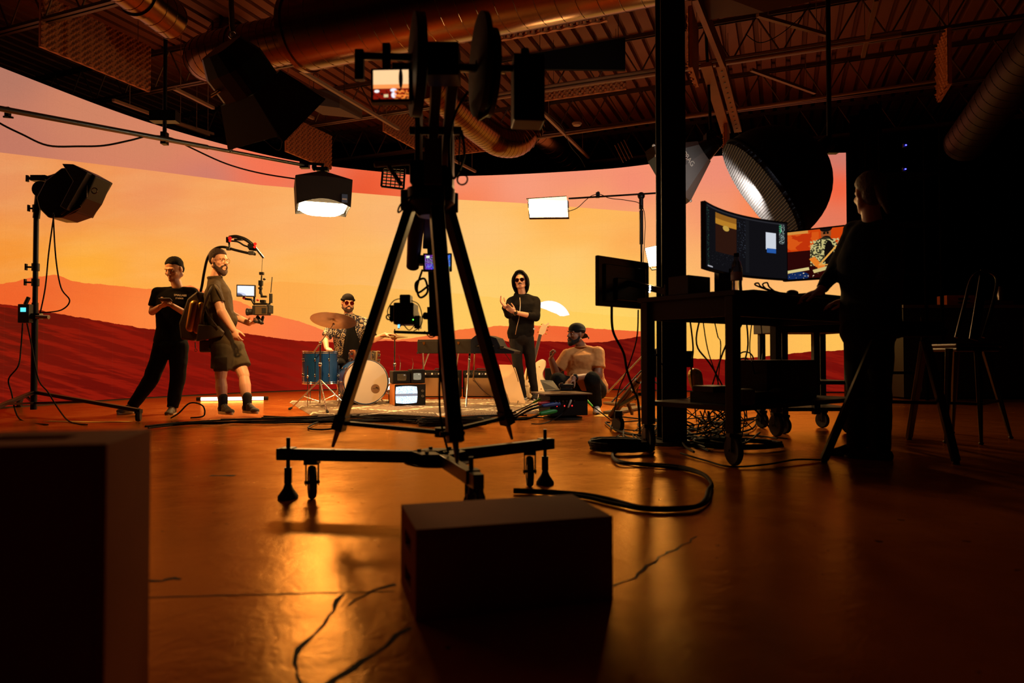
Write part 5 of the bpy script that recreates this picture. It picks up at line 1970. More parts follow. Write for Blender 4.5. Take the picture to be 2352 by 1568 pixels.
build('undershirt', bib, TEE, t, smooth=True)
mb = MB()
mb.ell((hL + hR) / 2, (.17, .15, .11))
trouser_leg(mb, hL, kL, aL, .1, .08, .06)
trouser_leg(mb, hR, kR, aR, .1, .08, .06)
build('trousers', mb, PANT, t, smooth=True, remesh=.012, sm=3, disp=.016, dscale=.12)
shoe(t, aL, P(800, 925, d - .6), SHO, BLK)
shoe(t, aR, P(870, 925, d - .6), SHO, BLK)

# --- person 4: hooded singer in sunglasses
d = 9.6
t = pers('standing person in black zip hoodie with hood up and dark sunglasses clasping a wrist', G(1210, 922))
Fd = V((-.05, -1, 0))
HC = P(1195, 645, d)
nk, ch, pv = P(1200, 676, d + .02), P(1200, 714, d + .02), P(1196, 770, d + .02)
sL, sR = P(1174, 694, d), P(1230, 692, d + .03)
eL, eR = P(1168, 722, d - .14), P(1231, 728, d - .12)
wL, wR = P(1160, 704, d - .34), P(1182, 717, d - .36)
hL, hR = P(1184, 778, d), P(1212, 778, d)
kL, kR = P(1189, 838, d - .05), P(1219, 838, d)
aL, aR = P(1201, 908, d - .02), P(1229, 905, d + .05)
g, A, bo = base_body(t, SKIN, (HC, V((-.12, -1, .0)), Z + V((-.10, 0, 0))),
                     [((wL, P(1150, 690, d - .36) - P(1160, 704, d - .34), V((1, -.4, .2)), V((0, 0, 1))), dict(curl=(.25, .4, .3), thumb=.3)),
                      ((wR, P(1166, 706, d - .38) - P(1182, 717, d - .36), V((-.3, 1, .4)), V((-.2, 0, 1))), dict(curl=(.4, .5, .4)))],
                     [(sL, eL, .048, .04), (eL, wL, .04, .027), (sR, eR, .048, .04), (eR, wR, .042, .028), (hL, kL, .08, .055), (kL, aL, .055, .036), (hR, kR, .08, .055), (kR, aR, .055, .036)],
                     (pv, ch, nk, sL, sR, Fd), (nk, HC - Z * .06))
S_h, F_h, U_h = A
shades(t, g, A, 1.0, M('dark maroon lens', (36, 8, 12), .12), BLK)
hair_cap(t, g, A, .99, HAIRD, low=.02)
build('wrist_cuff', MB().torus(wL + (eL - wL).normalized() * .03, (wL - eL), .034, .018, 20, 8), BLKF, t, smooth=True)
build('moustache', MB().cap(g(-.026, .09, -.05), g(0, .1, -.043), .005, .007).cap(g(.026, .09, -.05), g(0, .1, -.043), .005, .007), HAIRD, t, smooth=True)
HOOD = M('black hoodie fleece', (13, 11, 11), 0.95, spec=.2, bump=.35, bscale=180)
mb = MB()
torso_prims(mb, pv + Z * .02, ch, nk - Z * .01, sL, sR, Fd, inf=.026, w_=1.02)
mb.cap(sL, eL, .072, .062)
mb.cap(sR, eR, .074, .064)
sleeve(mb, eL, eL.lerp(wL, .8), .06, .047)
sleeve(mb, eR, eR.lerp(wR, .42), .062, .052)
mb.loft([(pv - Z * .035, .172, .135), (pv + Z * .02, .178, .14)], (V((1, 0, 0)), V((0, 1, 0))), 24, 2.5)
mb.cap(nk + S_h * .08 - Z * .0, nk - Z * .12 + V((0, .08, 0)), .045, .03)
hdz = build('hoodie', mb, HOOD, t, smooth=True, remesh=.010, sm=3, disp=.016, dscale=.1)
# hood: shell with the face left open
hv, hf = [], []
nu, nv = 28, 18
hc = g(0, -.015, -.02)
for j in range(nv + 1):
    for i in range(nu):
        a = 2 * math.pi * i / nu
        sa_ = math.sin(a)
        t0_ = 0.98 if sa_ > -.2 else 0.98 + (-sa_ - .2) * .75
        th = t0_ + (math.pi - t0_) * j / nv            # angle from the face direction
        rs, ru = .118, .160 if sa_ > 0 else .185
        rr = (math.sin(th) ** .75 if th < math.pi / 2 else math.sin(th))
        f_ = math.cos(th) * .13
        pt = math.sin(a)
        hv.append(hc + S_h * (rs * rr * math.cos(a)) + U_h * (ru * rr * pt + (.012 if pt > .9 else 0)) + F_h * f_)
for j in range(nv):
    for i in range(nu):
        hf.append((j * nu + i, j * nu + (i + 1) % nu, (j + 1) * nu + (i + 1) % nu, (j + 1) * nu + i))
build('hood', MB().add(hv, hf), HOOD, t, smooth=True, solid=.018, disp=.008, dscale=.06)
zp = [P(1194, 683, d - .13), P(1195, 700, d - .165), P(1192, 730, d - .175), P(1187, 752, d - .172), P(1184, 768, d - .16)]
build('zip', MB().tube(smooth_pts(zp, 6), .005, 6), M('zip metal', (190, 170, 140), .3, .8), hdz)
build('hem_tag', MB().box(P(1227, 755, d - .13), (.026, .006, .024)), WHITE, hdz)
build('wristwatch', MB().torus(P(1184, 718, d - .35), (wR - eR), .032, .009, 20, 8).lathe([(0, 0), (.02, 0), (.02, .008), (0, .008)], P(1184, 719, d - .385), (0, -1, 0), 16), M('watch metal', (90, 80, 70), .3, .8), t, smooth=True)
JEAN = M('black jeans', (20, 16, 15), .85, spec=.3, bump=.25, bscale=160)
mb = MB()
mb.ell((hL + hR) / 2 + Z * .02, (.155, .125, .13))
trouser_leg(mb, hL, kL, aL, .095, .07, .052)
trouser_leg(mb, hR, kR, aR, .095, .07, .052)
build('trousers', mb, JEAN, t, smooth=True, remesh=.010, sm=3, disp=.018, dscale=.1)
VNS = M('black canvas shoe', (20, 18, 18), .8)
for a, tx in ((aL, P(1176, 922, d - .25)), (aR, P(1222, 925, d - .5))):
    s = shoe(t, a, tx, VNS, WHITE, lace=WHITE)
    dv = (V(tx) - a)
    dv.z = 0
    dv.normalize()
    xv = Z.cross(dv)
    sd_ = -1 if xv.y > 0 else 1
    b = V((a.x, a.y, a.z - .085))
    build('side_stripe', MB().tube(smooth_pts([b + xv * sd_ * .044 - dv * .04 + Z * .055, b + xv * sd_ * .050 + dv * .02 + Z * .045, b + xv * sd_ * .05 + dv * .07 + Z * .058, b + xv * sd_ * .046 + dv * .12 + Z * .045], 5), .006, 6), WHITE, s)

# --- person 5: crouching in tan t-shirt, cap turned backwards
d = 7.75
t = pers('crouching bearded person in tan t-shirt with black cap turned backwards', G(1362, 946))
Fd = V((-.55, -.8, 0)).normalized()
HC = P(1323, 768, d)
nk, ch, pv = P(1336, 796, d + .03), P(1340, 840, d + .02), P(1356, 895, d + .13)
sL, sR = P(1303, 815, d - .02), P(1373, 811, d - .06)
eL, eR = P(1277, 856, d - .02), P(1374, 862, d - .14)
wL, wR = P(1266, 825, d - .18), P(1316, 868, d - .42)
hL, hR = P(1345, 898, d + .13), P(1374, 898, d + .10)
kL, kR = P(1280, 874, d - .30), P(1360, 872, d - .34)
aL, aR = P(1300, 928, d - .05), P(1370, 932, d - .12)
g, A, bo = base_body(t, SKIN2, (HC, V((-.86, -.5, .02)), Z + V((.05, 0, 0))),
                     [((wL, V((-.05, -.2, 1)), V((1, -.3, .1)), V((.3, -1, 0))), dict(curl=(.9, 1.1, .8), thumb=.9)),
                      ((wR, P(1300, 884, d - .5) - wR, V((0, 0.2, -1)), V((-.5, -1, 0))), dict(curl=(.35, .5, .4)))],
                     [(sL, eL, .054, .046), (eL, wL, .05, .033), (sR, eR, .058, .05), (eR, wR, .052, .034), (hL, kL, .09, .065), (kL, aL, .065, .042), (hR, kR, .09, .065), (kR, aR, .065, .042)],
                     (pv, ch, nk, sL, sR, Fd), (nk, HC - Z * .06))
S_h, F_h, U_h = A
eyes_(t, g, A)
BKB = M('black beard', (22, 14, 10), .85, bump=.6, bscale=150)
beard(t, g, A, 1.04, BKB, .008)
build('eyebrows', MB().cap(g(-.045, .084, .034), g(-.015, .096, .032), .005, .006).cap(g(.045, .084, .034), g(.015, .096, .032), .005, .006), BKB, t, smooth=True)
build('mouth', MB().ell(g(0, .094, -.062), (.018, .006, .011), A), M('open mouth', (50, 14, 10), .6), t, smooth=True)
CAPM = M('black cap cotton', (10, 10, 12), .85, spec=.3, bump=.2, bscale=200)
cp = MB()
cp.ell(g(0, -.014, .058), (.086, .106, .078), A, 22, 12)
cp.torus(g(0, -.014, .05), U_h, .086, .010, 26, 8)
cb = build('cap', cp, CAPM, t, smooth=True, remesh=.007, sm=1)
bv = MB()
bv.sheet(lambda a, b: g((a - .5) * .15, -.10 - b * .075 * math.sin(math.pi * (a * .8 + .1)), .028 - b * .05 - abs(a - .5) * .05), 10, 5)
build('cap_brim', bv, CAPM, cb, smooth=True, solid=.006)
TAN = M('tan cotton', (204, 140, 78), .85, bump=.25, bscale=180)
mb = MB()
torso_prims(mb, pv + Z * .03, ch, nk - Z * .012, sL, sR, Fd, inf=.022, w_=1.15)
mb.ell(P(1338, 868, d - .03), (.19, .15, .15))
build('shirt_collar', MB().torus(nk - Z * .004 + V((-.01, -.01, 0)), (nk - ch), .075, .009, 24, 8), M('tan rib knit', (170, 112, 62), .85), t, smooth=True)
sleeve(mb, sL, sL.lerp(eL, .72), .083, .082)
sleeve(mb, sR, sR.lerp(eR, .66), .09, .088)
build('shirt', mb, TAN, t, smooth=True, remesh=.010, sm=3, disp=.016, dscale=.07)
mb = MB()
mb.ell((hL + hR) / 2 + V((0, .03, 0)), (.18, .17, .12))
trouser_leg(mb, hL, kL, aL, .105, .088, .062)
trouser_leg(mb, hR, kR, aR, .105, .09, .062)
build('trousers', mb, M('dark green trousers', (16, 16, 14), .95, spec=.2, bump=.2), t, smooth=True, remesh=.011, sm=3, disp=.02, dscale=.1)
HI = M('white high top canvas', (222, 214, 200), .7)
shoe(t, aR + Z * -.005, P(1376, 952, d - .5), HI, BLK, hi=True, lace=BLK)
shoe(t, aL, P(1290, 950, d - .5), HI, BLK, hi=True, lace=BLK)
build('wristwatch', MB().torus(wR + (eR - wR).normalized() * .03, (wR - eR), .036, .012, 20, 8).box(wR + (eR - wR).normalized() * .03 + V((0, -.03, .02)), (.035, .012, .035)), BLK, t, smooth=True)
# ------------------------------------------------------------------ steel column
pc = V((1.178, 5.05, 0))
t = thing('steel_column', 'black steel I-beam column rising through the work desk area', 'column', pc)
cm = MB()
zt = 5.2
cm.box(pc + Z * zt / 2 + V((0, -.09, 0)), (.178, .014, zt)).box(pc + Z * zt / 2 + V((0, .09, 0)), (.178, .014, zt)).box(pc + Z * zt / 2, (.012, .18, zt))
build('shaft', cm, M('column black paint', (10, 10, 10), .55), t)
build('base_plate', MB().box(pc + Z * .01, (.26, .26, .02)), M('column black paint', (10, 10, 10)), t)
build('conduit', MB().cyl(pc + V((.099, .0, .0)), pc + V((.099, .0, zt)), .009).box(pc + V((.12, .0, .62)), (.07, .06, .12)), BLKM, t)

# ------------------------------------------------------------------ rolling work desk
DE1 = V((.80, .60, 0))
DE2 = V((-.60, .80, 0))
DA = V((1.30, 4.0, 0))
DL, DW = 1.55, .70
DF = (DE1, DE2, Z)
dp = lambda a, b, z=0: DA + DE1 * a + DE2 * b + Z * z
DT = 1.03


def castor_at(t, p, R=.072, dirv=None, h=.16, name='castor'):
    dirv = dirv or V((.9, .4, 0)).normalized()
    c = V((p.x, p.y, R))
    fk = MB().box(V((p.x, p.y, h - .012)), (.07, .07, .02))
    for s in (-1, 1):
        fk.beam(c + dirv * s * .03 + Z * (h - R - .02), c + dirv * s * .03 - Z * .01, .05, .004, up=dirv)
    fk.cyl(c - dirv * .036, c + dirv * .036, .008)
    k = build(name, fk, BLKM, t)
    build('wheel', MB().lathe([(.01, -.016), (R * .9, -.018), (R, -.01), (R, .01), (R * .9, .018), (.01, .016), (.01, -.016)], c, dirv, 24), RUB, k, smooth=True)


t = thing('work_desk', 'black rolling work desk with tall legs and a lower shelf, crowded with screens', 'desk', dp(DL / 2, DW / 2))
DKM = M('desk black', (14, 13, 13), .6, bump=.05)
build('worktop', MB().box(dp(DL / 2, DW / 2, DT - .015), (DL + .06, DW + .06, .03), DF), DKM, t, bevel=.003)
ap = MB()
for b in (.02, DW - .02):
    ap.box(dp(DL / 2, b, DT - .09), (DL, .03, .12), DF)
for a in (.02, DL - .02):
    ap.box(dp(a, DW / 2, DT - .09), (.03, DW - .06, .12), DF)
build('apron', ap, DKM, t)
build('lower_shelf', MB().box(dp(DL / 2, DW / 2, .33), (DL - .04, DW - .04, .03), DF), DKM, t)
for a in (.02, DL - .03):
    for b in (.02, DW - .02):
        build('leg', MB().box(dp(a, b, (DT - .03 + .19) / 2), (.078, .055, DT - .03 - .19), DF), DKM, t, bevel=.003)
        castor_at(t, dp(a, b), .09, V((.95, .2, 0)).normalized(), .19)

# smaller cart behind
t = thing('equipment_cart', 'small black rolling cart standing behind the work desk', 'cart', V((2.45, 6.0, 0)))
C0 = V((2.22, 5.62, 0))
cp_ = lambda a, b, z=0: C0 + V((1, .05, 0)).normalized() * a + V((-.05, 1, 0)).normalized() * b + Z * z
CF = (V((1, .05, 0)).normalized(), V((-.05, 1, 0)).normalized(), Z)
build('cart_top', MB().box(cp_(.3, .25, .88), (.66, .5, .09), CF), DKM, t, bevel=.003)
build('shelf', MB().box(cp_(.3, .25, .42), (.62, .46, .03), CF).box(cp_(.3, .25, .2), (.62, .46, .03), CF), DKM, t)
for a in (.03, .3, .58):
    for b in (.03, .47):
        if a == .3 and b > .1:
            continue
        build('leg', MB().box(cp_(a, b, .5), (.05, .05, .68), CF), DKM, t)
for a in (.03, .58):
    for b in (.03, .47):
        castor_at(t, cp_(a, b), .07)
for x, z_, lb in ((.12, .965, 'black plug in adapter with stubby prongs on the small cart'), (.42, .955, 'low black power brick on the small cart')):
    one('power_adapter', MB().box(cp_(x, .12, z_), (.12, .08, .07), CF).cyl(cp_(x - .03, .12, z_ + .03), cp_(x - .03, .12, z_ + .07), .008).cyl(cp_(x + .02, .12, z_ + .03), cp_(x + .02, .12, z_ + .07), .008), BLK, lb, 'adapter')
one('computer_tower', MB().box(dp(.98, .38, .345 + .135), (.62, .34, .27), DF), M('tower case', (12, 12, 13), .4), 'black computer case lying on the lower shelf of the work desk', 'computer', bevel=.006)
one('wooden_crate', MB().box(dp(.36, .28, .345 + .035), (.40, .34, .07), DF), M('crate dark', (60, 44, 32), .7, var=.3), 'flat brown box on the lower desk shelf beside the front leg', 'box', bevel=.004)
one('cable_box', MB().box(dp(.20, .30, .345 + .09), (.20, .16, .04), DF), BLK, 'black carton of leads on top of the flat brown box', 'box', bevel=.004)
one('folded_cloth', MB().ell(dp(.72, .12, .345 + .04), (.16, .10, .05), DF), M('cloth blue grey', (60, 70, 84), .9), 'crumpled blue grey cloth on the lower desk shelf', 'cloth')
one('canvas_bag', MB().box(dp(.17, .06, .345 + .05), (.14, .1, .1), DF), M('canvas', (96, 72, 50), .9, bump=.4), 'small canvas pouch at the lower shelf corner', 'bag', bevel=.02)

# things on the worktop
ts = DT
one('desk_mat', MB().box(dp(.85, .20, ts + .012), (1.2, .34, .02), DF), BLKF, 'black padded mat lying along the front of the worktop', 'mat', bevel=.006)
one('keyboard_tray', MB().box(dp(1.2, .16, ts + .036), (.42, .15, .022), DF), BLK, 'black computer keyboard in front of the standing operator', 'keyboard', bevel=.004)
one('mouse', MB().ell(dp(.86, .14, ts + .042), (.055, .032, .02), DF), BLK, 'black mouse on the desk mat', 'mouse', smooth=True)


def curved_monitor():
    tl, tr, bl_, br = P(1617, 465, 3.98), P(1803, 499, 4.62), P(1624, 612, 3.98), P(1810, 627, 4.62)
    c = (tl + tr + bl_ + br) / 4
    r = (tr - tl)
    r.z = 0
    w_ = r.length
    r.normalize()
    h_ = .375
    n = Z.cross(r) * -1
    n = r.cross(Z)
    c.z = (tl.z + bl_.z) / 2 - .0
    zc = (P(1617, 465, 3.98).z + P(1624, 612, 3.98).z) / 2
    c.z = zc
    t = thing('curved_monitor', 'wide curved monitor showing dark editing software with a desert thumbnail', 'monitor', V((c.x, c.y, ts)))
    off = t.location
    K = 20
    R = 1.6
    vs, fs, uv = [], [], []
    for i in range(K + 1):
        a = (i / K - .5) * w_
        dz = (w_ / 2) ** 2 / (2 * R) - a * a / (2 * R)
        for b in (-1, 1):
            vs.append(c + r * a - n * dz * 1.0 + Z * (b * h_ / 2))
            uv.append((i / K, (b + 1) / 2))
    for i in range(K):
        fs.append((2 * i, 2 * i + 2, 2 * i + 3, 2 * i + 1))
    me = bpy.data.meshes.new('screen')
    me.from_pydata([tuple(p + n * .003 - off) for p in vs], [], fs)
    ul = me.uv_layers.new(name='UVMap')
    for lp in me.loops:
        ul.data[lp.index].uv = uv[lp.vertex_index]
    parts = [('rect', (.17, .55, .47, .93), (60, 36, 16)), ('rect', (.17, .75, .47, .93), (190, 130, 40)), ('rect', (.17, .84, .47, .93), (150, 96, 30)), ('rect', (.17, .30, .47, .75), (46, 22, 14)),
             ('ell', (.33, .72, .045, .045), (200, 160, 70)), ('noise', (.02, .05, .06, .95, 70, .62), (60, 110, 90)), ('noise', (.48, .3, .58, .92, 60, .62), (60, 66, 80)),
             ('noise', (.1, .1, .5, .3, 60, .66), (50, 52, 58)), ('rect', (.03, .02, .12, .04), (180, 180, 190)), ('rect', (.93, .62, .98, .97), (30, 34, 36)), ('noise', (.93, .62, .98, .98, 70, .56), (170, 190, 185)), ('noise', (.93, .82, .95, .98, 50, .5), (50, 170, 110)),
             ('rect', (.80, .5, .90, .80), (214, 220, 230)), ('rect', (.81, .44, .90, .52), (40, 90, 170)), ('rect', (.58, .05, .62, .95), (24, 24, 28)), ('rect', (.02, .965, .98, .985), (44, 44, 50))]
    me.materials.append(screen_mat('editing software picture', parts, base=(17, 16, 20), strength=.9))
    o = bpy.data.objects.new('screen', me)
    COL.objects.link(o)
    o.parent = t
    hv, hf = [], []
    for i in range(K + 1):
        a = (i / K - .5) * (w_ + .02)
        dz = (w_ / 2) ** 2 / (2 * R) - a * a / (2 * R)
        q = c + r * a - n * dz
        for b, q2 in ((-1, 0), (1, 0), (1, -.03), (-1, -.03)):
            hv.append(q + Z * (b * (h_ / 2 + .01)) + n * q2)
    for i in range(K):
        for k in range(4):
            hf.append((i * 4 + k, i * 4 + (k + 1) % 4, (i + 1) * 4 + (k + 1) % 4, (i + 1) * 4 + k))
    hf += [(0, 1, 2, 3), (K * 4, K * 4 + 3, K * 4 + 2, K * 4 + 1)]
    build('housing', MB().add(hv, hf), BLK, t)
    st = V((c.x, c.y, 0)) - n * .2
    build('stand', MB().cyl(V((st.x, st.y, ts)), V((st.x, st.y, c.z)), .022).box(V((st.x, st.y, ts + .008)), (.26, .2, .016)).beam(V((st.x, st.y, c.z)), V((st.x, st.y, c.z)) + n * .1, .08, .08), BLK, t)


curved_monitor()
# drummer picture monitor
dm = screen_mat('drummer close up picture', [('rect', (0, .55, 1, 1), (206, 66, 10)), ('rect', (0, .62, .5, .95), (214, 84, 20)), ('noise', (0, .55, .4, 1, 5, .5), (190, 50, 10)), ('rect', (0, .94, .35, 1), (210, 140, 60)), ('rect', (0, 0, 1, .58), (42, 6, 5)),
                                             ('ell', (.60, .90, .07, .2), (150, 78, 36)), ('ell', (.60, .76, .075, .09), (26, 14, 10)), ('ell', (.60, 1.0, .085, .07), (20, 14, 12)), ('rect', (.56, .885, .595, .93), (16, 14, 8)), ('rect', (.607, .885, .64, .93), (16, 14, 8)), ('ell', (.60, .79, .018, .012), (150, 60, 40)),
                                             ('ell', (.58, .50, .20, .32), (46, 44, 30)), ('noise', (.38, .25, .78, .78, 26, .5), (196, 184, 120)), ('ell', (.64, .47, .065, .28), (14, 9, 8)), ('rect', (.6, 0, 1, .14), (150, 84, 36)),
                                             ('line', (.40, .42, .50, .24, .045), (226, 122, 34)), ('ell', (.53, .22, .055, .06), (230, 120, 40)), ('line', (.50, .25, .74, .62, .014), (226, 160, 70)), ('line', (.5, .26, .66, .25, .012), (226, 160, 70)),
                                             ('ell', (.2, .05, .16, .1), (16, 38, 84)), ('line', (.03, .15, .36, .20, .03), (214, 196, 130)), ('line', (.42, .13, .72, .22, .035), (206, 186, 120)), ('noise', (.05, 0, .55, .12, 30, .66), (240, 220, 180))], strength=1.0)
lft, rgt = P(1801, 585, 5.02), P(1966, 578, 4.72)
rv = (rgt - lft)
rv.z = 0
wm = rv.length
t = flat_monitor('program_monitor', 'monitor showing a close up of the drummer beside the curved monitor', (lft + rgt) / 2 + V((0, 0, 0)), rv, Z, wm, .345, .04, dm, .012)
cc = (lft + rgt) / 2
rv.normalize()
nb_ = rv.cross(Z)
build('stand', MB().cyl(V((cc.x, cc.y, ts - .0)) - nb_ * .08, V((cc.x, cc.y, cc.z)) - nb_ * .08, .02).box(V((cc.x, cc.y, cc.z)) - nb_ * .06, (.1, .06, .1)).box(V((cc.x, cc.y, ts + .008)) - nb_ * .08, (.22, .18, .016)), BLK, t)

# monitor seen from the back, far end of the desk
MBK = M('monitor back', (20, 19, 20), .35)
tl, tr = P(1370, 586, 4.75), P(1487, 600, 5.15)
bl_ = P(1370, 702, 4.75)
r = tr - tl
r.z = 0
w_ = r.length
r.normalize()
n = r.cross(Z)
h_ = tl.z - bl_.z
c = (tl + V((tr.x, tr.y, tl.z))) / 2 - Z * h_ / 2
t = thing('backside_monitor', 'monitor turned with its black back to us at the end of the work desk', 'monitor', c - Z * h_ / 2)
build('housing', MB().box(c, (w_, .03, h_), (r, n, Z)).box(c + n * .02 - Z * .01, (w_ * .8, .025, h_ * .75), (r, n, Z)).box(c + n * .04 - Z * .05, (w_ * .45, .03, h_ * .45), (r, n, Z)), MBK, t, bevel=.006)
quad('screen', c - n * .017 + r * w_ * .48 + Z * h_ * .47, c - n * .017 - r * w_ * .48 + Z * h_ * .47, c - n * .017 - r * w_ * .48 - Z * h_ * .47, c - n * .017 + r * w_ * .48 - Z * h_ * .47, screen_mat('plain desk picture', [('rect', (.05, .1, .95, .9), (60, 50, 46))], strength=.6), t)
e = dp(.10, DW - .12, ts)
build('monitor_arm', MB().beam(c + n * .05, V((e.x, e.y, c.z - .1)), .04, .04).cyl(V((e.x, e.y, ts)), V((e.x, e.y, c.z - .05)), .022), BLKM, t)
LW = M('white indicator', (200, 200, 200), emit=(235, 245, 255), es=3)
t = thing('switcher_box', 'small black box with a bright white light near the column', 'box', dp(.10, .40, ts))
build('box_body', MB().box(dp(.10, .40, ts + .06), (.22, .16, .12), DF), BLK, t, bevel=.004)
build('indicator', MB().ell(P(1493, 658, 4.22), (.006, .004, .008)).ell(P(1493, 664, 4.22), (.006, .004, .008)).ell(P(1492, 670, 4.22), (.006, .004, .006)), LW, t)
t = thing('water_bottle', 'clear plastic water bottle standing in front of the curved monitor', 'bottle', dp(.10, .10, ts))
bp_ = P(1693, 664, 4.05)
bp_ = V((P(1693, 664, 4.12).x, 4.12, ts))
GL = M('clear plastic', (200, 190, 180), .1)
GL.node_tree.nodes['Principled BSDF'].inputs['Transmission Weight'].default_value = .9
t.location = bp_
build('bottle_body', MB().lathe([(0, 0), (.031, 0), (.033, .01), (.030, .05), (.033, .09), (.033, .14), (.026, .175), (.014, .20), (.013, .215), (0, .215)], bp_, Z, 24), GL, t, smooth=True)
build('label_band', MB().lathe([(.0335, .07), (.0345, .07), (.0345, .12), (.0335, .12), (.0335, .07)], bp_, Z, 24), WHITE, t, smooth=True)
build('bottle_cap', MB().cyl(bp_ + Z * .212, bp_ + Z * .235, .016), M('cap dark', (30, 30, 34), .4), t)
t = thing('speaker_post', 'black squat speaker behind the water bottle', 'speaker', dp(.36, .34, ts))
sp0 = V((P(1662, 640, 4.3).x, 4.3, ts))
t.location = sp0
build('speaker_body', MB().box(sp0 + Z * .08, (.085, .1, .16)), BLK, t, bevel=.005)
one('gooseneck_cable', cable([dp(.62, .1, ts + .02), P(1736, 655, 4.35), P(1742, 650, 4.35), P(1752, 660, 4.35), dp(.72, .1, ts + .02)], .005), CAB, 'black lead arching up from the worktop beside the bottle', 'cable')
one('gooseneck_cable', cable([dp(.66, .16, ts + .02), P(1752, 655, 4.4), P(1762, 649, 4.4), P(1768, 660, 4.4), dp(.75, .16, ts + .02)], .005), CAB, 'second black lead arching up from the worktop', 'cable')
one('soft_case', MB().ell(dp(.85, .5, ts + .035), (.2, .12, .035), DF), BLKF, 'flat soft black case at the back of the worktop', 'case', smooth=True)

# ------------------------------------------------------------------ the standing desk operator
d = 4.25
t = pers('dark clothed person with tied back hair standing over the work desk', G(1985, 1052))
HC = P(1996, 445, d)
nk, ch, pv = P(2004, 512, d), P(1998, 600, d + .02), P(2000, 745, d + .02)
sL, sR = P(1962, 530, d + .12), P(2052, 536, d - .12)
eL, eR = P(1918, 620, d + .22), P(2040, 640, d - .2)
wL, wR = P(1884, 668, d + .10), P(1950, 690, d + .12)
hL, hR = P(1975, 760, d + .08), P(2015, 760, d - .05)
kL, kR = P(1972, 905, d + .06), P(2018, 905, d - .02)
aL, aR = P(1968, 1028, d + .12), P(2022, 1035, d + .0)
Fd = V((-.85, .5, 0)).normalized()
g, A, bo = base_body(t, SKIN, (HC, V((-.02, 1, -.12)), Z), [((wL, V((-.8, .3, -.25)), V((0, 0, -1)), V((0, -1, 0))), dict(curl=(.3, .4, .3))), ((wR, V((-.8, .3, -.1)), V((0, 0, -1)), V((0, 1, 0))), dict(curl=(.3, .4, .3)))],
                     [(sL, eL, .05, .042), (eL, wL, .042, .03), (sR, eR, .05, .042), (eR, wR, .042, .03), (hL, kL, .08, .06), (kL, aL, .06, .04), (hR, kR, .08, .06), (kR, aR, .06, .04)],
                     (pv, ch, nk, sL, sR, Fd), (nk, HC - Z * .06), voxel=.009)
S_h, F_h, U_h = A
hair_cap(t, g, A, 1.05, M('auburn hair', (74, 42, 24), .6, bump=.6, bscale=90), low=-.02)
build('ponytail', MB().cap(g(0, -.10, .0), g(.01, -.13, -.10), .03, .022).cap(g(.01, -.13, -.10), g(.02, -.15, -.17), .02, .01), M('auburn hair', (74, 42, 24)), t, smooth=True)
mb = MB()
torso_prims(mb, pv, ch, nk - Z * .01, sL, sR, Fd, inf=.024, w_=1.05)
sleeve(mb, sL, eL, .072, .062)
sleeve(mb, sR, eR, .075, .062)
sleeve(mb, eL, eL.lerp(wL, .9), .058, .042)
sleeve(mb, eR, eR.lerp(wR, .9), .058, .042)
build('jacket', mb, M('dark jacket', (9, 9, 10), .95), t, smooth=True, remesh=.014, sm=3, disp=.02, dscale=.15)
mb = MB()
mb.ell((hL + hR) / 2, (.17, .16, .14))
trouser_leg(mb, hL, kL, aL, .1, .075, .06)
trouser_leg(mb, hR, kR, aR, .1, .075, .06)
build('trousers', mb, M('dark jacket', (9, 9, 10)), t, smooth=True, remesh=.014, sm=3, disp=.016, dscale=.15)
shoe(t, aL, aL + V((-.5, .3, 0)), BLK, BLK)
shoe(t, aR, aR + V((-.5, .3, 0)), BLK, BLK)

# tall stool in front of the operator
STM = M('stool steel', (46, 36, 30), .3, .8)
t = thing('tall_stool', 'tall black stool with widely splayed legs right beside the standing operator', 'stool', G(2060, 1062))
s0 = V((P(2075, 770, 4.12).x, 4.12, .765))
build('seat', MB().box(s0 + Z * .02, (.34, .32, .05)).box(s0 + Z * .05, (.32, .3, .03)), BLKF, t, bevel=.012)
for a, f in ((P(2010, 782, 4.05), G(1893, 1062)), (P(2126, 782, 4.05), G(2196, 1066)), (P(2124, 782, 4.3), G(2088, 1010)), (P(2020, 782, 4.3), G(2000, 1012))):
    build('leg', MB().beam(a + Z * .0, f + Z * .02, .045, .03, up=V((0, 1, 0))).cyl(f + Z * .03, f + Z * .001, .02), STM, t, bevel=.003)
build('foot_rail', MB().beam(P(1948, 920, 4.1), P(2160, 925, 4.1), .025, .02), STM, t)

# metal cafe chair
t = thing('metal_bar_chair', 'tall black metal bar chair with slim legs and an open back', 'chair', G(2235, 1012))
dch = 5.15
sc_ = V((P(2215, 790, dch).x, dch, .72))
build('seat', MB().box(sc_, (.34, .34, .03)).box(sc_ - Z * .03, (.32, .32, .03)), STM, t, bevel=.012)
for (a, f) in (((2180, 800, 5.0), (2172, 1018)), ((2246, 800, 5.0), (2254, 1022)), ((2262, 800, 5.3), (2322, 1008)), ((2196, 800, 5.3), (2188, 996))):
    f0 = G(*f)
    build('leg', MB().tube([P(*a), P(*a).lerp(f0, .5), f0 + Z * .012], [.028, .022, .012], 6).ell(f0 + Z * .012, (.018, .018, .012)), STM, t)
build('back_frame', MB().tube(smooth_pts([P(2196, 775, 5.3), P(2215, 700, 5.35), P(2232, 640, 5.4), P(2262, 622, 5.4), P(2290, 640, 5.35), P(2280, 700, 5.32), P(2258, 775, 5.28)], 5), .013, 8), STM, t, smooth=True)
build('back_slat', MB().beam(P(2262, 622, 5.4), P(2236, 780, 5.3), .07, .006, up=V((0, 1, 0))), STM, t)
build('foot_rail', MB().beam(P(2176, 925, 5.05), P(2252, 928, 5.0), .012, .02).beam(P(2252, 928, 5.0), P(2295, 920, 5.25), .012, .02), STM, t)

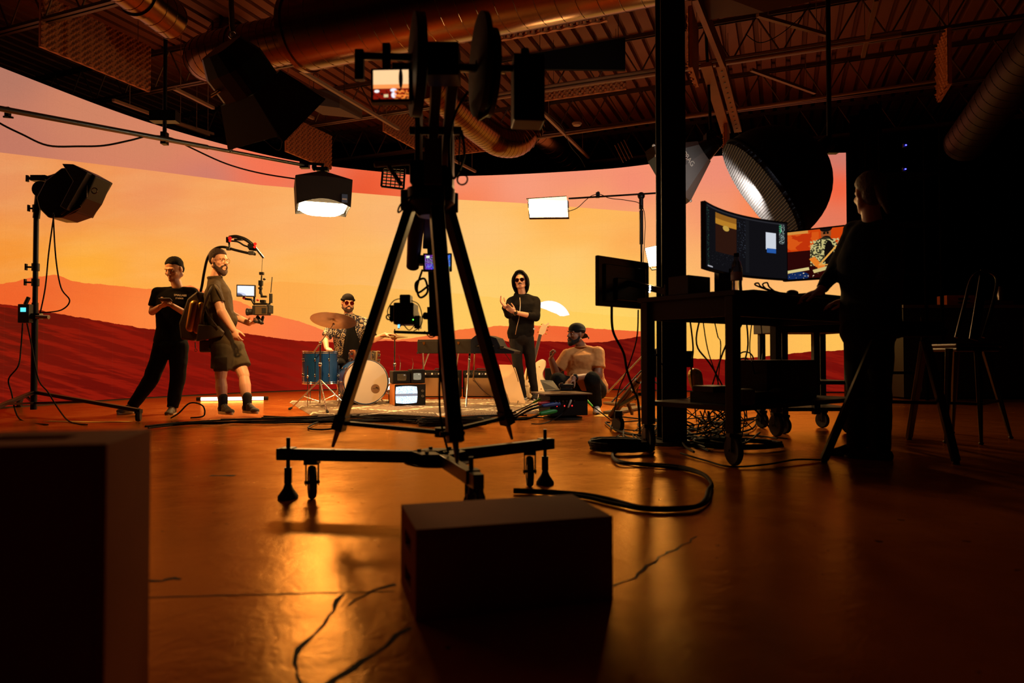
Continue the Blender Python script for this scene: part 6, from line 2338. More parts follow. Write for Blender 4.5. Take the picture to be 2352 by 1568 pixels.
# road case bench at the dark side, with bits on top
t = thing('storage_bench', 'long dark storage bench against the black drape', 'bench', V((6.3, 10.0, 0)))
bx0 = P(2075, 696, 10.0).x
build('bench_body', MB().box(V((bx0 + 1.6, 10.35, .68)), (3.2, .7, 1.30)), M('bench dark', (20, 16, 14), .6, bump=.1), t)
build('bench_top', MB().box(V((bx0 + 1.6, 10.33, 1.36)), (3.26, .78, .045)), M('bench top edge', (92, 74, 60), .5), t)
build('bench_doors', MB().box(V((bx0 + .9, 9.99, .66)), (1.3, .02, 1.1)).box(V((bx0 + 2.4, 9.99, .66)), (1.3, .02, 1.1)), M('bench door', (26, 20, 17), .5), t, bevel=.004)
hz = P(2250, 690, 9.9)
t = thing('apple_box', 'small pale wooden box with a slot lying on the storage bench', 'wooden box', V((P(2222, 690, 9.9).x, 10.1, 1.385)))
b_ = t.location + Z * .075
build('body', MB().box(b_ + V((.05, .12, 0)), (.42, .24, .15)), BOXW, t, bevel=.004)
build('hand_slot', MB().box(b_ + V((.09, -.002, .02)), (.17, .01, .03)).box(b_ + V((.09, -.002, -.035)), (.17, .01, .02)), SLOT, t)
one('tool_tray', MB().box(V((P(2300, 690, 9.9).x, 10.1, 1.42)), (.5, .22, .06)), M('tray', (66, 52, 42), .6), 'shallow brown tray of tools on the storage bench', 'tray', bevel=.01)
one('glass_jar', MB().lathe([(0, 0), (.05, 0), (.055, .1), (.04, .16), (.03, .2), (0, .2)], V((P(2322, 690, 9.8).x, 10.0, 1.455)), Z, 20), STEEL, 'shiny metal flask catching a glint on the storage bench', 'flask', smooth=True)
BLU = M('blue led', (10, 10, 60), emit=(60, 60, 255), es=8)
for x, y, lb in ((2081, 333, 'upper tiny blue indicator light glowing in the dark'), (2080, 388, 'lower tiny blue indicator light glowing in the dark')):
    p = P(x, y, 9.4)
    t = thing('indicator_lamp', lb, 'indicator light', p)
    build('lens', MB().ell(p, (.012, .008, .010)), BLU, t)
    build('holder', MB().box(p + V((0, .03, 0)), (.05, .03, .05)), BLK, t)
SHF = M('shelf matt black', (8, 8, 8), 1.0, spec=0.0)
t = thing('rack_shelf', 'black shelving rack in the dark behind the standing operator', 'shelf', V((P(2080, 900, 9.6).x, 9.6, 0)))
rx = P(2080, 900, 9.6).x
for s in (-1, 1):
    for q_ in (-.18, .18):
        build('upright', MB().box(V((rx + s * .42, 9.62 + q_, 1.9)), (.035, .035, 3.8)), SHF, t)
for zz in (.4, 1.1, 1.8, 2.5, 3.2):
    build('shelf_board', MB().box(V((rx, 9.62, zz)), (.82, .4, .03)), SHF, t)
# ------------------------------------------------------------------ spiral ducts
def duct_mat():
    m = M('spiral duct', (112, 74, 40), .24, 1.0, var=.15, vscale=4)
    return m


DM = duct_mat()


def spiral(pts, R, pitch=.14):
    """duct skin with raised seams"""
    mb = MB()
    sp_ = smooth_pts(pts, 14) if len(pts) > 2 else [V(pts[0]).lerp(V(pts[1]), i / 60) for i in range(61)]
    mb.tube(sp_, R, 36)
    seam = MB()
    acc = 0
    nxt = pitch
    for a, b in zip(sp_[:-1], sp_[1:]):
        L = (b - a).length
        while acc + L > nxt:
            p = a.lerp(b, (nxt - acc) / L)
            dv = (b - a).normalized()
            x, y, z = frame(dv)
            K = 30
            pts2 = [p + z * (pitch * k / K * .9 - pitch * .45) + (x * math.cos(2 * math.pi * k / K) + y * math.sin(2 * math.pi * k / K)) * (R + .001) for k in range(K + 1)]
            seam.tube(pts2, .0035, 4)
            nxt += pitch
        acc += L
    return mb, seam


def duct(label, pts, R, flange=None, pitch=.14, DM=DM):
    t = thing('spiral_duct', label, 'duct', V(pts[0]))
    mb, sm_ = spiral(pts, R, pitch)
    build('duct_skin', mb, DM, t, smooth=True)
    build('seams', sm_, DM, t)['kind'] = 'stuff'
    for f, dv in flange or []:
        build('collar', MB().lathe([(R - .01, -.03), (R + .02, -.03), (R + .02, .03), (R - .01, .03), (R - .01, -.03)], f, dv, 36), DM, t, smooth=True)
    return t


def onl(q, u, z):
    return V(((EV * q + EU * u).x, (EV * q + EU * u).y, z))


# big duct A: below the deck between two joists, along EV
uA = 6.46
qa = lambda x, y, d: P(x, y, d).dot(EV)
q1 = qa(640, 100, 7.7)
duct('huge spiral duct crossing the ceiling behind the crane head', [onl(q1, uA, 4.43), onl(q1 + 9, uA, 4.43)], .43, [(onl(q1 + .05, uA, 4.43), EV)], .2)
duct('narrower spiral duct feeding the huge duct from the screen side', [onl(q1 + .1, uA, 4.38), onl(q1 - .5, uA, 4.38), onl(q1 - 1.15, uA, 4.38), onl(q1 - 1.55, uA + .12, 4.42), onl(q1 - 1.75, uA + .5, 4.6), onl(q1 - 1.8, uA + .8, 5.1)], .27, [(onl(q1 - .9, uA, 4.38), EV)], .11)
# duct B along EU, ending on the narrow duct
b1, b0 = P(392, 105, 7.4), P(112, -60, 5.8)
b1.z = b0.z = 4.28
bdir = (b1 - b0).normalized()
duct('spiral duct coming in over the foam panel and ending in the narrower duct', [b0 - bdir * 2.4, b1], .2, [(b1 - bdir * .5, bdir)], .16)
# duct C elbow near the crane
duct('golden lit spiral duct bending upward beside the crane column', [P(985, 190, 10.2), P(1062, 262, 11.0), P(1120, 308, 11.6), P(1150, 325, 11.8), P(1185, 325, 12.0), P(1212, 300, 12.1), P(1226, 262, 12.2), P(1232, 225, 12.2)], .26, None, .075)
duct('faint spiral duct falling away over the dark side', [P(2420, 60, 7.0), P(2215, 330, 9.4)], .26, None, .16, M('shaded duct', (46, 30, 20), .55, .6))  # darker copy of the duct material, paints in the dimness of this side
duct('dim duct running on beyond the bent golden duct', [P(1225, 290, 12.6), P(1330, 380, 14.0)], .24, None, .2)

# ------------------------------------------------------------------ egg crate foam panels
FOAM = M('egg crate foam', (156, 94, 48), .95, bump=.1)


def foam(label, p0, along, L, h, amp=.028, pitch=.075, face=1):
    """p0 lower corner, along = horizontal direction"""
    along = V(along).normalized()
    n = along.cross(Z) * face
    nu, nv = int(L / pitch * 4), int(h / pitch * 4)
    t = thing('acoustic_foam', label, 'foam panel', V(p0))

    def fn(a, b):
        return V(p0) + along * (a * L) + Z * (b * h) + n * (.03 + amp * math.sin(a * L / pitch * 2 * math.pi) * math.sin(b * h / pitch * 2 * math.pi))
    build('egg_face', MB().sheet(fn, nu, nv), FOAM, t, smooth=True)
    wv_ = MB()
    K = nu
    vs, fs = [], []
    for i in range(K + 1):
        a = i / K
        for q_ in (-.012, .02 + amp * .5 * math.sin(a * L / pitch * math.pi)):
            vs.append(V(p0) + along * (a * L) - Z * .012 + n * q_)
        for q_ in (-.012, .02 + amp * .5 * math.sin(a * L / pitch * math.pi)):
            vs.append(V(p0) + along * (a * L) + Z * (h + .002) + n * q_)
    for i in range(K):
        b = i * 4
        c = b + 4
        fs += [(b, c, c + 1, b + 1), (b + 2, b + 3, c + 3, c + 2), (b, b + 2, c + 2, c), (b + 1, c + 1, c + 3, b + 3)]
    fs += [(0, 1, 3, 2), (K * 4, K * 4 + 2, K * 4 + 3, K * 4 + 1)]
    build('backing', wv_.add(vs, fs), FOAM, t)
    wr = MB()
    for a in (.12, .88):
        q_ = V(p0) + along * (a * L) + Z * h
        wr.cyl(q_, V((q_.x, q_.y, ZD)), .003, n=5)
    build('hanging_wires', wr, CAB, t)['kind'] = 'stuff'


foam('large egg crate foam panel hanging beside the spiral duct near the screen', P(90, 105, 8.06), EU, 1.5, .62, face=1)
foam('egg crate foam panel hanging above the flapped softbox', P(655, 346, 11.2), EU, 1.2, .6, face=1)
foam('egg crate foam panel partly hidden by the crane head', P(880, 300, 11.3), EU, 1.2, .5, face=1)
foam('long egg crate foam panel seen along its lit lower edge near the column', P(1152, 92, 7.9), EV, 1.25, .32, face=1)
foam('egg crate foam panel edge on in front of the far joist', P(1250, 231, 9.9), EV, 1.2, .1, face=1)
foam('egg crate foam panel above the bent golden duct', P(1033, 356, 12.4), EV, .75, .25, face=1)
foam('dark egg crate foam panel beside the top of the steel column', P(1588, 152, 6.9), EU, .55, .62, amp=.03, pitch=.09, face=-1)
foam('egg crate foam panel seen edge on above the big round softbox', P(1668, 355, 9.2), EU, .5, .5, amp=.03, pitch=.09, face=-1)
foam('ridged foam panel hanging far over the dark side', P(2184, 190, 7.6), EU, .6, .62, amp=.03, pitch=.10, face=-1)
# flat dark sound panels
t = thing('sound_panel', 'flat black rectangular sound panel hung under the joists', 'sound panel', P(1225, 158, 9.0))
build('panel_board', MB().prism([P(1222, 158, 9.0), P(1436, 160, 8.8), P(1436, 86, 8.8), P(1222, 124, 9.0)], V((.01, .05, 0))), BLKF, t)
build('hanging_wires', MB().cyl(P(1240, 124, 9.0), P(1240, 124, 9.0) + Z * .6, .004, n=5).cyl(P(1420, 90, 8.8), P(1420, 90, 8.8) + Z * .5, .004, n=5), CAB, t)['kind'] = 'stuff'
t = thing('sound_panel', 'flat dark box panel hung slanting above the foam by the hanging light', 'sound panel', P(700, 250, 9.6))
build('panel_board', MB().prism([P(690, 236, 9.3), P(780, 248, 9.7), P(832, 273, 10.4), P(742, 264, 10.0)], V((0, 0, .22))), M('panel brown', (70, 48, 34), .8), t)
build('hanging_wires', MB().cyl(P(720, 238, 9.5), P(720, 238, 9.5) + Z * 1.2, .004, n=5).cyl(P(790, 262, 10.1), P(790, 262, 10.1) + Z * 1.2, .004, n=5), CAB, t)['kind'] = 'stuff'
t = thing('vent_grille', 'slatted black vent grille hung before the screen top', 'vent', P(903, 430, 11.0))
gp = [P(880, 385, 11.0), P(930, 388, 11.0), P(927, 434, 11.0), P(876, 428, 11.0)]
build('grille_frame', MB().beam(gp[0], gp[1], .03, .03).beam(gp[1], gp[2], .03, .03).beam(gp[2], gp[3], .03, .03).beam(gp[3], gp[0], .03, .03), BLKM, t)
gm = MB()
for i in range(1, 6):
    gm.beam(gp[0].lerp(gp[3], i / 6), gp[1].lerp(gp[2], i / 6), .05, .012)
for i in range(1, 5):
    gm.beam(gp[0].lerp(gp[1], i / 5), gp[3].lerp(gp[2], i / 5), .012, .02)
build('slats', gm, BLKM, t)
t = thing('wall_grille', 'four bright slats of a grille in the dark above the screen wall', 'vent', P(1432, 372, 12.4))
for i in range(4):
    build('slat', MB().beam(P(1412 + i * 7, 333 - i * 4, 12.4), P(1432 + i * 7, 373 - i * 4, 12.4), .012, .012), PAINTED, t)
# beams, struts and rails
BRM = M('brown beam', (138, 84, 52), .7, var=.15)
for pa, pb, w_, h_, lb, mt_ in (
    (P(1622, 148, 7.6), P(1668, 303, 9.6), .12, .05, 'brown beam running away above the big round softbox', BRM),
    (P(1655, 148, 7.6), P(1695, 300, 9.6), .10, .05, 'second brown beam alongside, with a row of punched holes', BRM),
    (P(1596, -20, 5.9), P(1660, 140, 7.4), .05, .16, 'deep brown beam dropping behind the column top', BRM),
):
    t = thing('timber_rail', lb, 'rail', pa, 'brown beams by the column')
    build('beam_body', MB().beam(pa, pb, w_, h_), mt_, t)
    if 'holes' in lb:
        hm = MB()
        for i in range(22):
            q_ = (pa - (pb - pa) * .6).lerp(pb, i / 22)
            hm.box(q_ - Z * .03, (.015, .03, .006))
        build('punched_holes', hm, BLK, t)['kind'] = 'stuff'
one('duct_box', MB().prism([P(1612, 48, 6.4), P(1755, 28, 6.2), P(2010, -30, 6.0), P(1600, -30, 6.0)], Z * .5), M('duct box brown', (84, 58, 40), .7), 'large brown boxed duct crossing the ceiling beside the column', 'duct')
struts = [((690, 162), 8.2, (915, 296), 10.4, 'slotted metal strut running over the softbox toward the crane'), ((400, 203), 9.2, (490, 248), 10.2, 'thin metal strut by the elbow of the narrow duct'),
          ((650, 240), 10.6, (720, 272), 11.3, 'short metal strut below the hanging light'), ((1240, 252), 10.6, (1352, 362), 13.2, 'diagonal strut descending to the screen top right of the golden duct'),
          ((1038, 366), 12.6, (1092, 394), 13.2, 'bright diagonal strut end just right of the crane column'), ((1740, 35), 7.8, (1898, 80), 8.3, 'sloping strut in the deck bay past the boxed duct'),
          ((1725, 160), 9.4, (1872, 213), 10.1, 'lower sloping strut above the big round softbox'), ((2013, 0), 7.6, (1982, 130), 8.4, 'rod hanging from the deck over the dark side'),
          ((260, 230), 9.6, (480, 310), 11.4, 'long pipe running below the foam panel to the screen top'), ((400, 280), 10.8, (490, 308), 11.5, 'short pipe near the top edge of the screen')]
for a, d0, b, d1, lb in struts:
    pa, pb = P(a[0], a[1], d0), P(b[0], b[1], d1)
    t = thing('metal_strut', lb, 'strut', pa)
    build('strut_body', MB().beam(pa, pb, .045, .04), PAINTED, t)
    up_ = MB()
    for q_ in (.15, .85):
        w0 = pa.lerp(pb, q_)
        up_.cyl(w0, V((w0.x, w0.y, ZD)), .005, n=5)
    build('hanger_rods', up_, PAINTED, t)['kind'] = 'stuff'
# long horizontal double pipes under joist 3
for dy, lb in ((0, 'upper pipe of a long pair running under the ceiling behind the column'), (9, 'lower pipe of a long pair running under the ceiling behind the column')):
    pa, pb = P(1130, 218 + dy, 10.0), P(2070, 72 + dy, 8.0)
    one('metal_pipe', MB().cyl(pa, pb, .022, n=10), PAINTED, lb, 'pipe', smooth=True)
one('metal_pipe', MB().cyl(P(1200, 322, 12.1), P(2160, 184, 9.6), .022, n=10), PAINTED, 'farther ceiling pipe crossing above the screen top', 'pipe', smooth=True)
one('smoke_alarm', MB().lathe([(0, 0), (.07, 0), (.08, -.02), (.06, -.05), (0, -.055)], P(1325, 281, 11.0), Z, 20), PAINTED, 'small round ceiling fitting right of the golden duct', 'ceiling fitting', smooth=True)
for pts, lb in ((([P(1250, 255, 10.5), P(1290, 290, 11.0), P(1310, 335, 11.6), P(1332, 362, 12.0), P(1344, 384, 12.2)]), 'loose wire dangling beside the diagonal strut'),
                (([P(1712, 78, 7.6), P(1745, 98, 7.6), P(1790, 80, 7.6), P(1840, 38, 7.6), P(1862, 8, 7.6)]), 'wire swagged across the deck near the boxed duct'),
                (([P(600, 315, 10.8), P(640, 345, 10.8), P(650, 310, 10.7), P(655, 285, 10.7)]), 'thin loose wire dangling near the flapped softbox')):
    one('wire', cable(pts, .005), CAB, lb, 'wire')

# ------------------------------------------------------------------ long boom pole with the flapped softbox
a, b = P(-60, 238, 6.4), P(702, 380, 9.35)
t = thing('boom_pole', 'long grey boom pole reaching across the screen wall to the flapped softbox', 'pole', a)
m_ = a.lerp(b, .5)
build('outer_tube', MB().cyl(a, a.lerp(b, .62), .028), M('pole grey green', (110, 112, 100), .3, .8), t, smooth=True)
build('inner_tube', MB().cyl(a.lerp(b, .55), b, .022), M('pole grey green', (110, 112, 100)), t, smooth=True)
jp = P(378, 318, 7.85)
build('hanging_clamp', MB().box(jp + Z * .0, (.06, .08, .14)).cyl(jp, V((jp.x, jp.y, 4.6)), .022).box(V((jp.x, jp.y, jp.z + .25)), (.3, .12, .12)), BLKM, t)
build('tee_knob', MB().box(P(18, 258, 6.7), (.04, .04, .1)).cyl(P(8, 268, 6.7), P(30, 270, 6.7), .01), BLKM, t)
build('end_fittings', MB().box(P(700, 379, 9.35), (.12, .08, .09)).cyl(P(690, 374, 9.35), P(745, 378, 9.35), .02).ell(P(722, 384, 9.35), (.035, .035, .05)).cyl(P(740, 376, 9.35), P(743, 400, 9.35), .014), BLKM, t)
one('cable', cable([P(-40, 255, 6.4), P(0, 283, 6.5), P(50, 308, 6.6), P(110, 334, 6.8), P(180, 336, 7.1), P(240, 334, 7.3), P(300, 322, 7.5), P(345, 312, 7.7), P(395, 318, 7.9), P(440, 340, 8.2), P(520, 376, 8.5), P(600, 398, 8.9), P(688, 412, 9.2)], .010, 6, 8), CAB, 'black cable swagging along under the long boom pole', 'cable')
# flapped softbox (four skirts, lit face below)
SKT = M('softbox skirt cloth', (30, 24, 18), .75, bump=.3, bscale=30)
c0 = P(741, 398, 9.3)
t = thing('skirted_softbox', 'square black skirted softbox glowing underneath, hung over the drummer', 'softbox', c0)
lx = V((1, .35, 0)).normalized()
ly = V((-.35, 1, 0)).normalized()
zt_, zb_ = P(741, 416, 9.3).z, P(741, 484, 9.3).z
zc_ = P(741, 392, 9.3).z
cxy = V((c0.x, c0.y, 0))
hs_, hb = .36, .34
sk = MB()
top4 = [cxy + lx * (sx * hs_) + ly * (sy * hs_) + Z * (zt_ - .04) for sx, sy in ((-1, -1), (1, -1), (1, 1), (-1, 1))]
bot4 = [cxy + lx * (sx * hb) + ly * (sy * hb) + Z * zb_ for sx, sy in ((-1, -1), (1, -1), (1, 1), (-1, 1))]
apx = cxy + Z * (zc_ + .0)
for i in range(4):
    j = (i + 1) % 4
    s_ = MB()
    K = 10
    vs, fs = [], []
    for k in range(K + 1):
        u_ = k / K
        sag = .035 * math.sin(math.pi * u_)
        vs += [top4[i].lerp(top4[j], u_) + Z * sag * .5, bot4[i].lerp(bot4[j], u_) + Z * (sag * (2.6 if i == 0 else .6))]
    for k in range(K):
        fs.append((2 * k, 2 * k + 1, 2 * k + 3, 2 * k + 2))
    build('skirt', s_.add(vs, fs), SKT, t, solid=.006)
tp_ = MB()
tp_.add([apx] + top4, [(0, 1, 2), (0, 2, 3), (0, 3, 4), (0, 4, 1)])
build('top_cover', tp_, SKT, t, solid=.006)
build('lit_face', MB().sheet(lambda a, b: cxy + lx * ((a - .5) * .62) + ly * ((b - .5) * .62) + Z * (zb_ + .045 - .10 * (1 - (2 * a - 1) ** 4) * (1 - (2 * b - 1) ** 4)), 10, 10), M('softbox glow', (255, 230, 190), emit=(255, 222, 165), es=30), t)
build('hanging_clamp', MB().cyl(apx, apx + Z * .06, .02).box(apx + Z * .02, (.16, .08, .05)), BLKM, t)
tg = c0 + lx * .26 - ly * .36
build('sewn_tag', MB().box(V((tg.x, tg.y - .0, P(790, 454, 9.0).z)), (.075, .012, .11), (lx, ly, Z)), M('blue tag', (90, 120, 170), .7), t)
build('tag_stripe', MB().box(V((tg.x, tg.y - .008, P(790, 456, 9.0).z)), (.06, .012, .02), (lx, ly, Z)), WHITE, t)

# ------------------------------------------------------------------ fixture with barn doors hung near the big duct
HC0 = P(556, 176, 5.3)
t = thing('hanging_barn_door_light', 'large black stage light with open barn doors hung under the big duct', 'stage light', HC0)
fd_ = V((.42, .62, -.66)).normalized()
fx, fy, fz = frame(fd_)
bd = MB()
bd.loft([(HC0 - fd_ * .24, .15, .14), (HC0 - fd_ * .1, .22, .19), (HC0 + fd_ * .1, .22, .19)], (fx, fy), 16, 4)
build('lamp_housing', bd, BLKM, t)
cn0 = [HC0 + fd_ * .1 + fx * sx * .21 + fy * sy * .18 for sx, sy in ((-1, -1), (1, -1), (1, 1), (-1, 1))]
cn1 = [HC0 + fd_ * .40 + fx * sx * .32 + fy * sy * .31 for sx, sy in ((-1, -1), (1, -1), (1, 1), (-1, 1))]
for i in range(4):
    j = (i + 1) % 4
    build('barn_door', MB().add([cn0[i], cn0[j], cn1[j] + fd_ * .02 * i, cn1[i] + fd_ * .02 * i], [(0, 1, 2, 3)]), M('barn door black', (9, 8, 7), .6), t, solid=.004)
build('chrome_rail', MB().cyl(P(484, 222, 5.25), P(548, 184, 5.25), .008).cyl(P(484, 216, 5.25), P(548, 178, 5.25), .006), CHROME, t)
build('yoke', MB().tube(smooth_pts([P(486, 200, 5.3), P(480, 160, 5.35), P(500, 130, 5.4), P(545, 108, 5.4), P(600, 130, 5.45), P(610, 165, 5.45)], 5), .016, 6), BLKM, t, smooth=True)
build('chain', MB().tube([P(540, 110, 5.4), P(533, 60, 5.4), P(530, -20, 5.4)], .022, 6).torus(P(535, 80, 5.35), (0, 1, 0), .03, .008, 16, 6).torus(P(538, 95, 5.35), (1, 0, 0), .025, .007, 16, 6), STEEL, t)
ed = HC0 + fd_ * .105
build('lens_glass', MB().lathe([(0, 0), (.13, 0), (.13, .005), (0, .012)], ed, fd_, 24), M('lamp glass', (255, 220, 170), .1, emit=(255, 205, 140), es=1.2), t)

# ------------------------------------------------------------------ light on the wheeled stand
sb = G(77, 953)
t = thing('wheeled_light_stand', 'tall black wheeled light stand with a tripod base before the dunes', 'light stand', sb)
tpz = P(86, 428, sb.y)
pl_ = MB()
pl_.cyl(sb + Z * .06, V((sb.x, sb.y, P(0, 695, sb.y).z)), .032).cyl(V((sb.x, sb.y, P(0, 700, sb.y).z)), V((sb.x, sb.y, P(0, 480, sb.y).z)), .026)
build('column', pl_, BLKM, t, smooth=True)
build('top_riser', MB().cyl(V((sb.x, sb.y, P(0, 500, sb.y).z)), V((sb.x + .03, sb.y, tpz.z)), .034), BLKM, t, smooth=True)
kn = MB()
for x, y in ((66, 478), (60, 613), (58, 648)):
    p = P(x, y, sb.y)
    kn.cyl(V((sb.x, sb.y, p.z)), p, .010).box(p, (.014, .03, .07))
    kn.cyl(V((sb.x, sb.y, p.z - .04)), V((sb.x, sb.y, p.z + .04)), .038)
build('knobs', kn, BLKM, t)['kind'] = 'stuff'
hubz = P(0, 900, sb.y).z
for f in (G(318, 968), G(-60, 985), G(45, 935)):
    hub = V((sb.x, sb.y, hubz))
    low = V((sb.x, sb.y, .13))
    e = V((f.x, f.y, .11))
    lg = build('leg', MB().beam(hub, e, .04, .035).beam(low, hub.lerp(e, .55), .028, .022), BLKM, t, bevel=.003)
    build('wheel', MB().lathe([(.0, -.02), (.05, -.02), (.055, 0), (.05, .02), (0, .02)], V((f.x, f.y, .056)), (1, .3, 0), 20).box(V((f.x, f.y, .10)), (.05, .06, .04)), RUB, lg)
t = thing('wireless_dimmer_box', 'small black control box with a cyan display clamped on the wheeled stand', 'control box', P(60, 742, sb.y))
build('box_body', MB().box(P(60, 720, sb.y - .05), (.12, .09, .20)).cyl(P(58, 699, sb.y - .05), P(66, 682, sb.y - .03), .02), BLK, t, bevel=.005)
build('display', MB().box(P(53, 711, sb.y - .098), (.055, .006, .045)), M('cyan readout', (8, 40, 50), emit=(90, 220, 235), es=1.4), t)
build('clamp', MB().box(P(84, 726, sb.y - .03), (.10, .06, .06)).cyl(P(84, 727, sb.y - .05), P(112, 728, sb.y - .06), .022), STEEL, t)
# lamp head on the stand
t = thing('fresnel_lamp', 'black stage lamp with closed in doors tilted up on the wheeled stand', 'stage light', P(185, 500, sb.y))
jn = P(98, 436, sb.y)
build('mount_disc', MB().lathe([(0, -.05), (.085, -.05), (.09, 0), (.085, .05), (0, .05)], jn, (0, 1, 0), 24).box(P(92, 410, sb.y), (.16, .08, .06)).cyl(P(62, 409, sb.y), P(80, 410, sb.y), .016).box(P(63, 410, sb.y), (.02, .03, .07)), BLKM, t, smooth=False)
build('yoke', MB().tube(smooth_pts([P(95, 412, sb.y), P(118, 406, sb.y), P(136, 401, sb.y), P(160, 404, sb.y), P(180, 412, sb.y - .02)], 5), .022, 8).tube(smooth_pts([P(100, 438, sb.y), P(125, 444, sb.y), P(136, 460, sb.y - .05), P(140, 475, sb.y - .1)], 5), .02, 8), BLKM, t, smooth=True)
hv_ = [(126, 468), (146, 430), (182, 402), (226, 402), (258, 420), (236, 470), (214, 500), (180, 512), (152, 512), (132, 492)]
build('lamp_housing', MB().prism([P(x, y, sb.y + .12) for x, y in hv_], V((0, -.30, 0))), BLKM, t, bevel=.015)
build('front_doors', MB().prism([P(x, y, sb.y + .2) for x, y in ((204, 402), (228, 403), (260, 421), (214, 502), (200, 494), (228, 440))], V((0, -.46, 0))), M('door edge black', (14, 12, 11), .5), t, bevel=.008)
build('housing_fins', MB().beam(P(140, 492, sb.y - .19), P(172, 470, sb.y - .19), .012, .02).beam(P(146, 496, sb.y - .19), P(186, 474, sb.y - .19), .008, .02).cyl(P(200, 425, sb.y - .18), P(199, 452, sb.y - .18), .006).torus(P(217, 438, sb.y - .18), (0, 1, 0), .03, .006, 20, 6), M('fin bronze', (90, 70, 50), .35, .8), t)
for pts, lb in (([P(124, 492, 7.0), P(112, 580, 7.1), P(104, 660, 7.15), P(92, 720, 7.15)], 'long black cable dropping from the lamp down to the control box'),
                ([P(122, 488, 7.0), P(128, 590, 7.05), P(140, 660, 7.05), P(160, 690, 7.05), P(140, 712, 7.1), P(95, 718, 7.15)], 'black cable bowing out beside the wheeled stand'),
                ([P(52, 742, 7.15), P(48, 800, 7.1), P(42, 840, 7.0), P(20, 870, 7.0), P(26, 900, 7.0), G(45, 962, .01), G(110, 975, .01)], 'black cable looping from the control box down to the floor'),
                ([P(62, 742, 7.15), P(72, 790, 7.2), P(88, 870, 7.1), P(110, 900, 7.0), P(135, 940, 6.9), G(160, 968, .01), G(200, 975, .01)], 'black cable leaving the wheeled stand toward the bundle')):
    one('cable', cable(pts, .007, 6, 8), CAB, lb, 'cable')

# ------------------------------------------------------------------ boom stand with the lit panel
bs = P(1474, 870, 9.1)
bs = V((bs.x, 9.1, 0))
t = thing('panel_boom_stand', 'thin black boom stand holding the glowing panel near the column', 'light stand', bs)
zc = P(1474, 448, 9.1).z
build('column', MB().cyl(bs + Z * .1, V((bs.x, bs.y, zc)), .014).cyl(V((bs.x, bs.y, P(0, 560, 9.1).z)), V((bs.x, bs.y, P(0, 482, 9.1).z)), .026), BLKM, t, smooth=True)
build('pivot', MB().ell(V((bs.x, bs.y, zc)), (.05, .04, .05)).cyl(V((bs.x, bs.y, zc)), V((bs.x, bs.y, zc - .18)), .028), BLKM, t, smooth=True)
build('boom_arm', MB().cyl(P(1306, 456, 9.3), P(1545, 441, 9.0), .012).box(P(1373, 448, 9.25), (.05, .05, .07)).cyl(P(1374, 452, 9.25), P(1374, 440, 9.25), .014), BLKM, t)
for dx, dy in ((-.45, -.2), (.45, -.15), (0, .5)):
    build('leg', MB().cyl(V((bs.x, bs.y, .45)), bs + V((dx, dy, .02)), .010), BLKM, t)
one('cable', cable([P(1302, 486, 9.25), P(1325, 478, 9.25), P(1345, 460, 9.25), P(1360, 449, 9.25), P(1378, 446, 9.25), P(1400, 455, 9.2), P(1440, 460, 9.15), P(1472, 470, 9.1), P(1482, 510, 9.08), P(1478, 600, 9.08), P(1480, 740, 9.08), G(1478, 925, .01)], .005, 6, 6), CAB, 'thin cable following the boom arm and running down its stand', 'cable')
WG = M('panel glow', (255, 245, 225), emit=(255, 226, 165), es=22)


def led_panel(name, label, quadpx, d, tilt=0):
    p = [P(x, y, dd_) for x, y, dd_ in quadpx]
    n = (p[1] - p[0]).cross(p[3] - p[0]).normalized()
    if n.y > 0:
        n = -n
    t = thing(name, label, 'light panel', (p[2] + p[3]) / 2)
    build('lit_face', MB().add(p, [(0, 1, 2, 3)]), WG, t)
    c = sum(p, V((0, 0, 0))) / 4
    big = [c + (q_ - c) * 1.05 - n * .004 for q_ in p]
    build('panel_housing', MB().prism(big, -n * .04), BLKM, t)
    return t, p, n


tt, p, n = led_panel('panel_light', 'wide glowing light panel on the boom arm near the column', [(1214, 464, 9.5), (1303, 461, 9.35), (1304, 498, 9.25), (1217, 499, 9.4)], 9.4)
build('top_hood', MB().prism([P(1209, 457, 9.3), P(1301, 451, 9.2), p[1], p[0]], Z * .01), BLKM, tt)
tt, p, n = led_panel('panel_light', 'tilted glowing light panel tucked against the column', [(1482, 570, 8.6), (1545, 556, 8.4), (1548, 607, 8.4), (1491, 612, 8.6)], 8.5)
build('handle_bar', MB().tube([P(1494, 613, 8.5), P(1497, 619, 8.5), P(1535, 615, 8.45), P(1537, 609, 8.45)], .012, 6), BLKM, tt)
build('support', MB().cyl(P(1515, 613, 8.55), V((P(1515, 613, 8.55).x, 8.55, 0.02)), .014), BLKM, tt)
area('side_panel_lamp', P(1500, 590, 8.45), P(1330, 800, 7.8), .35, 52, (255, 205, 130), .25)

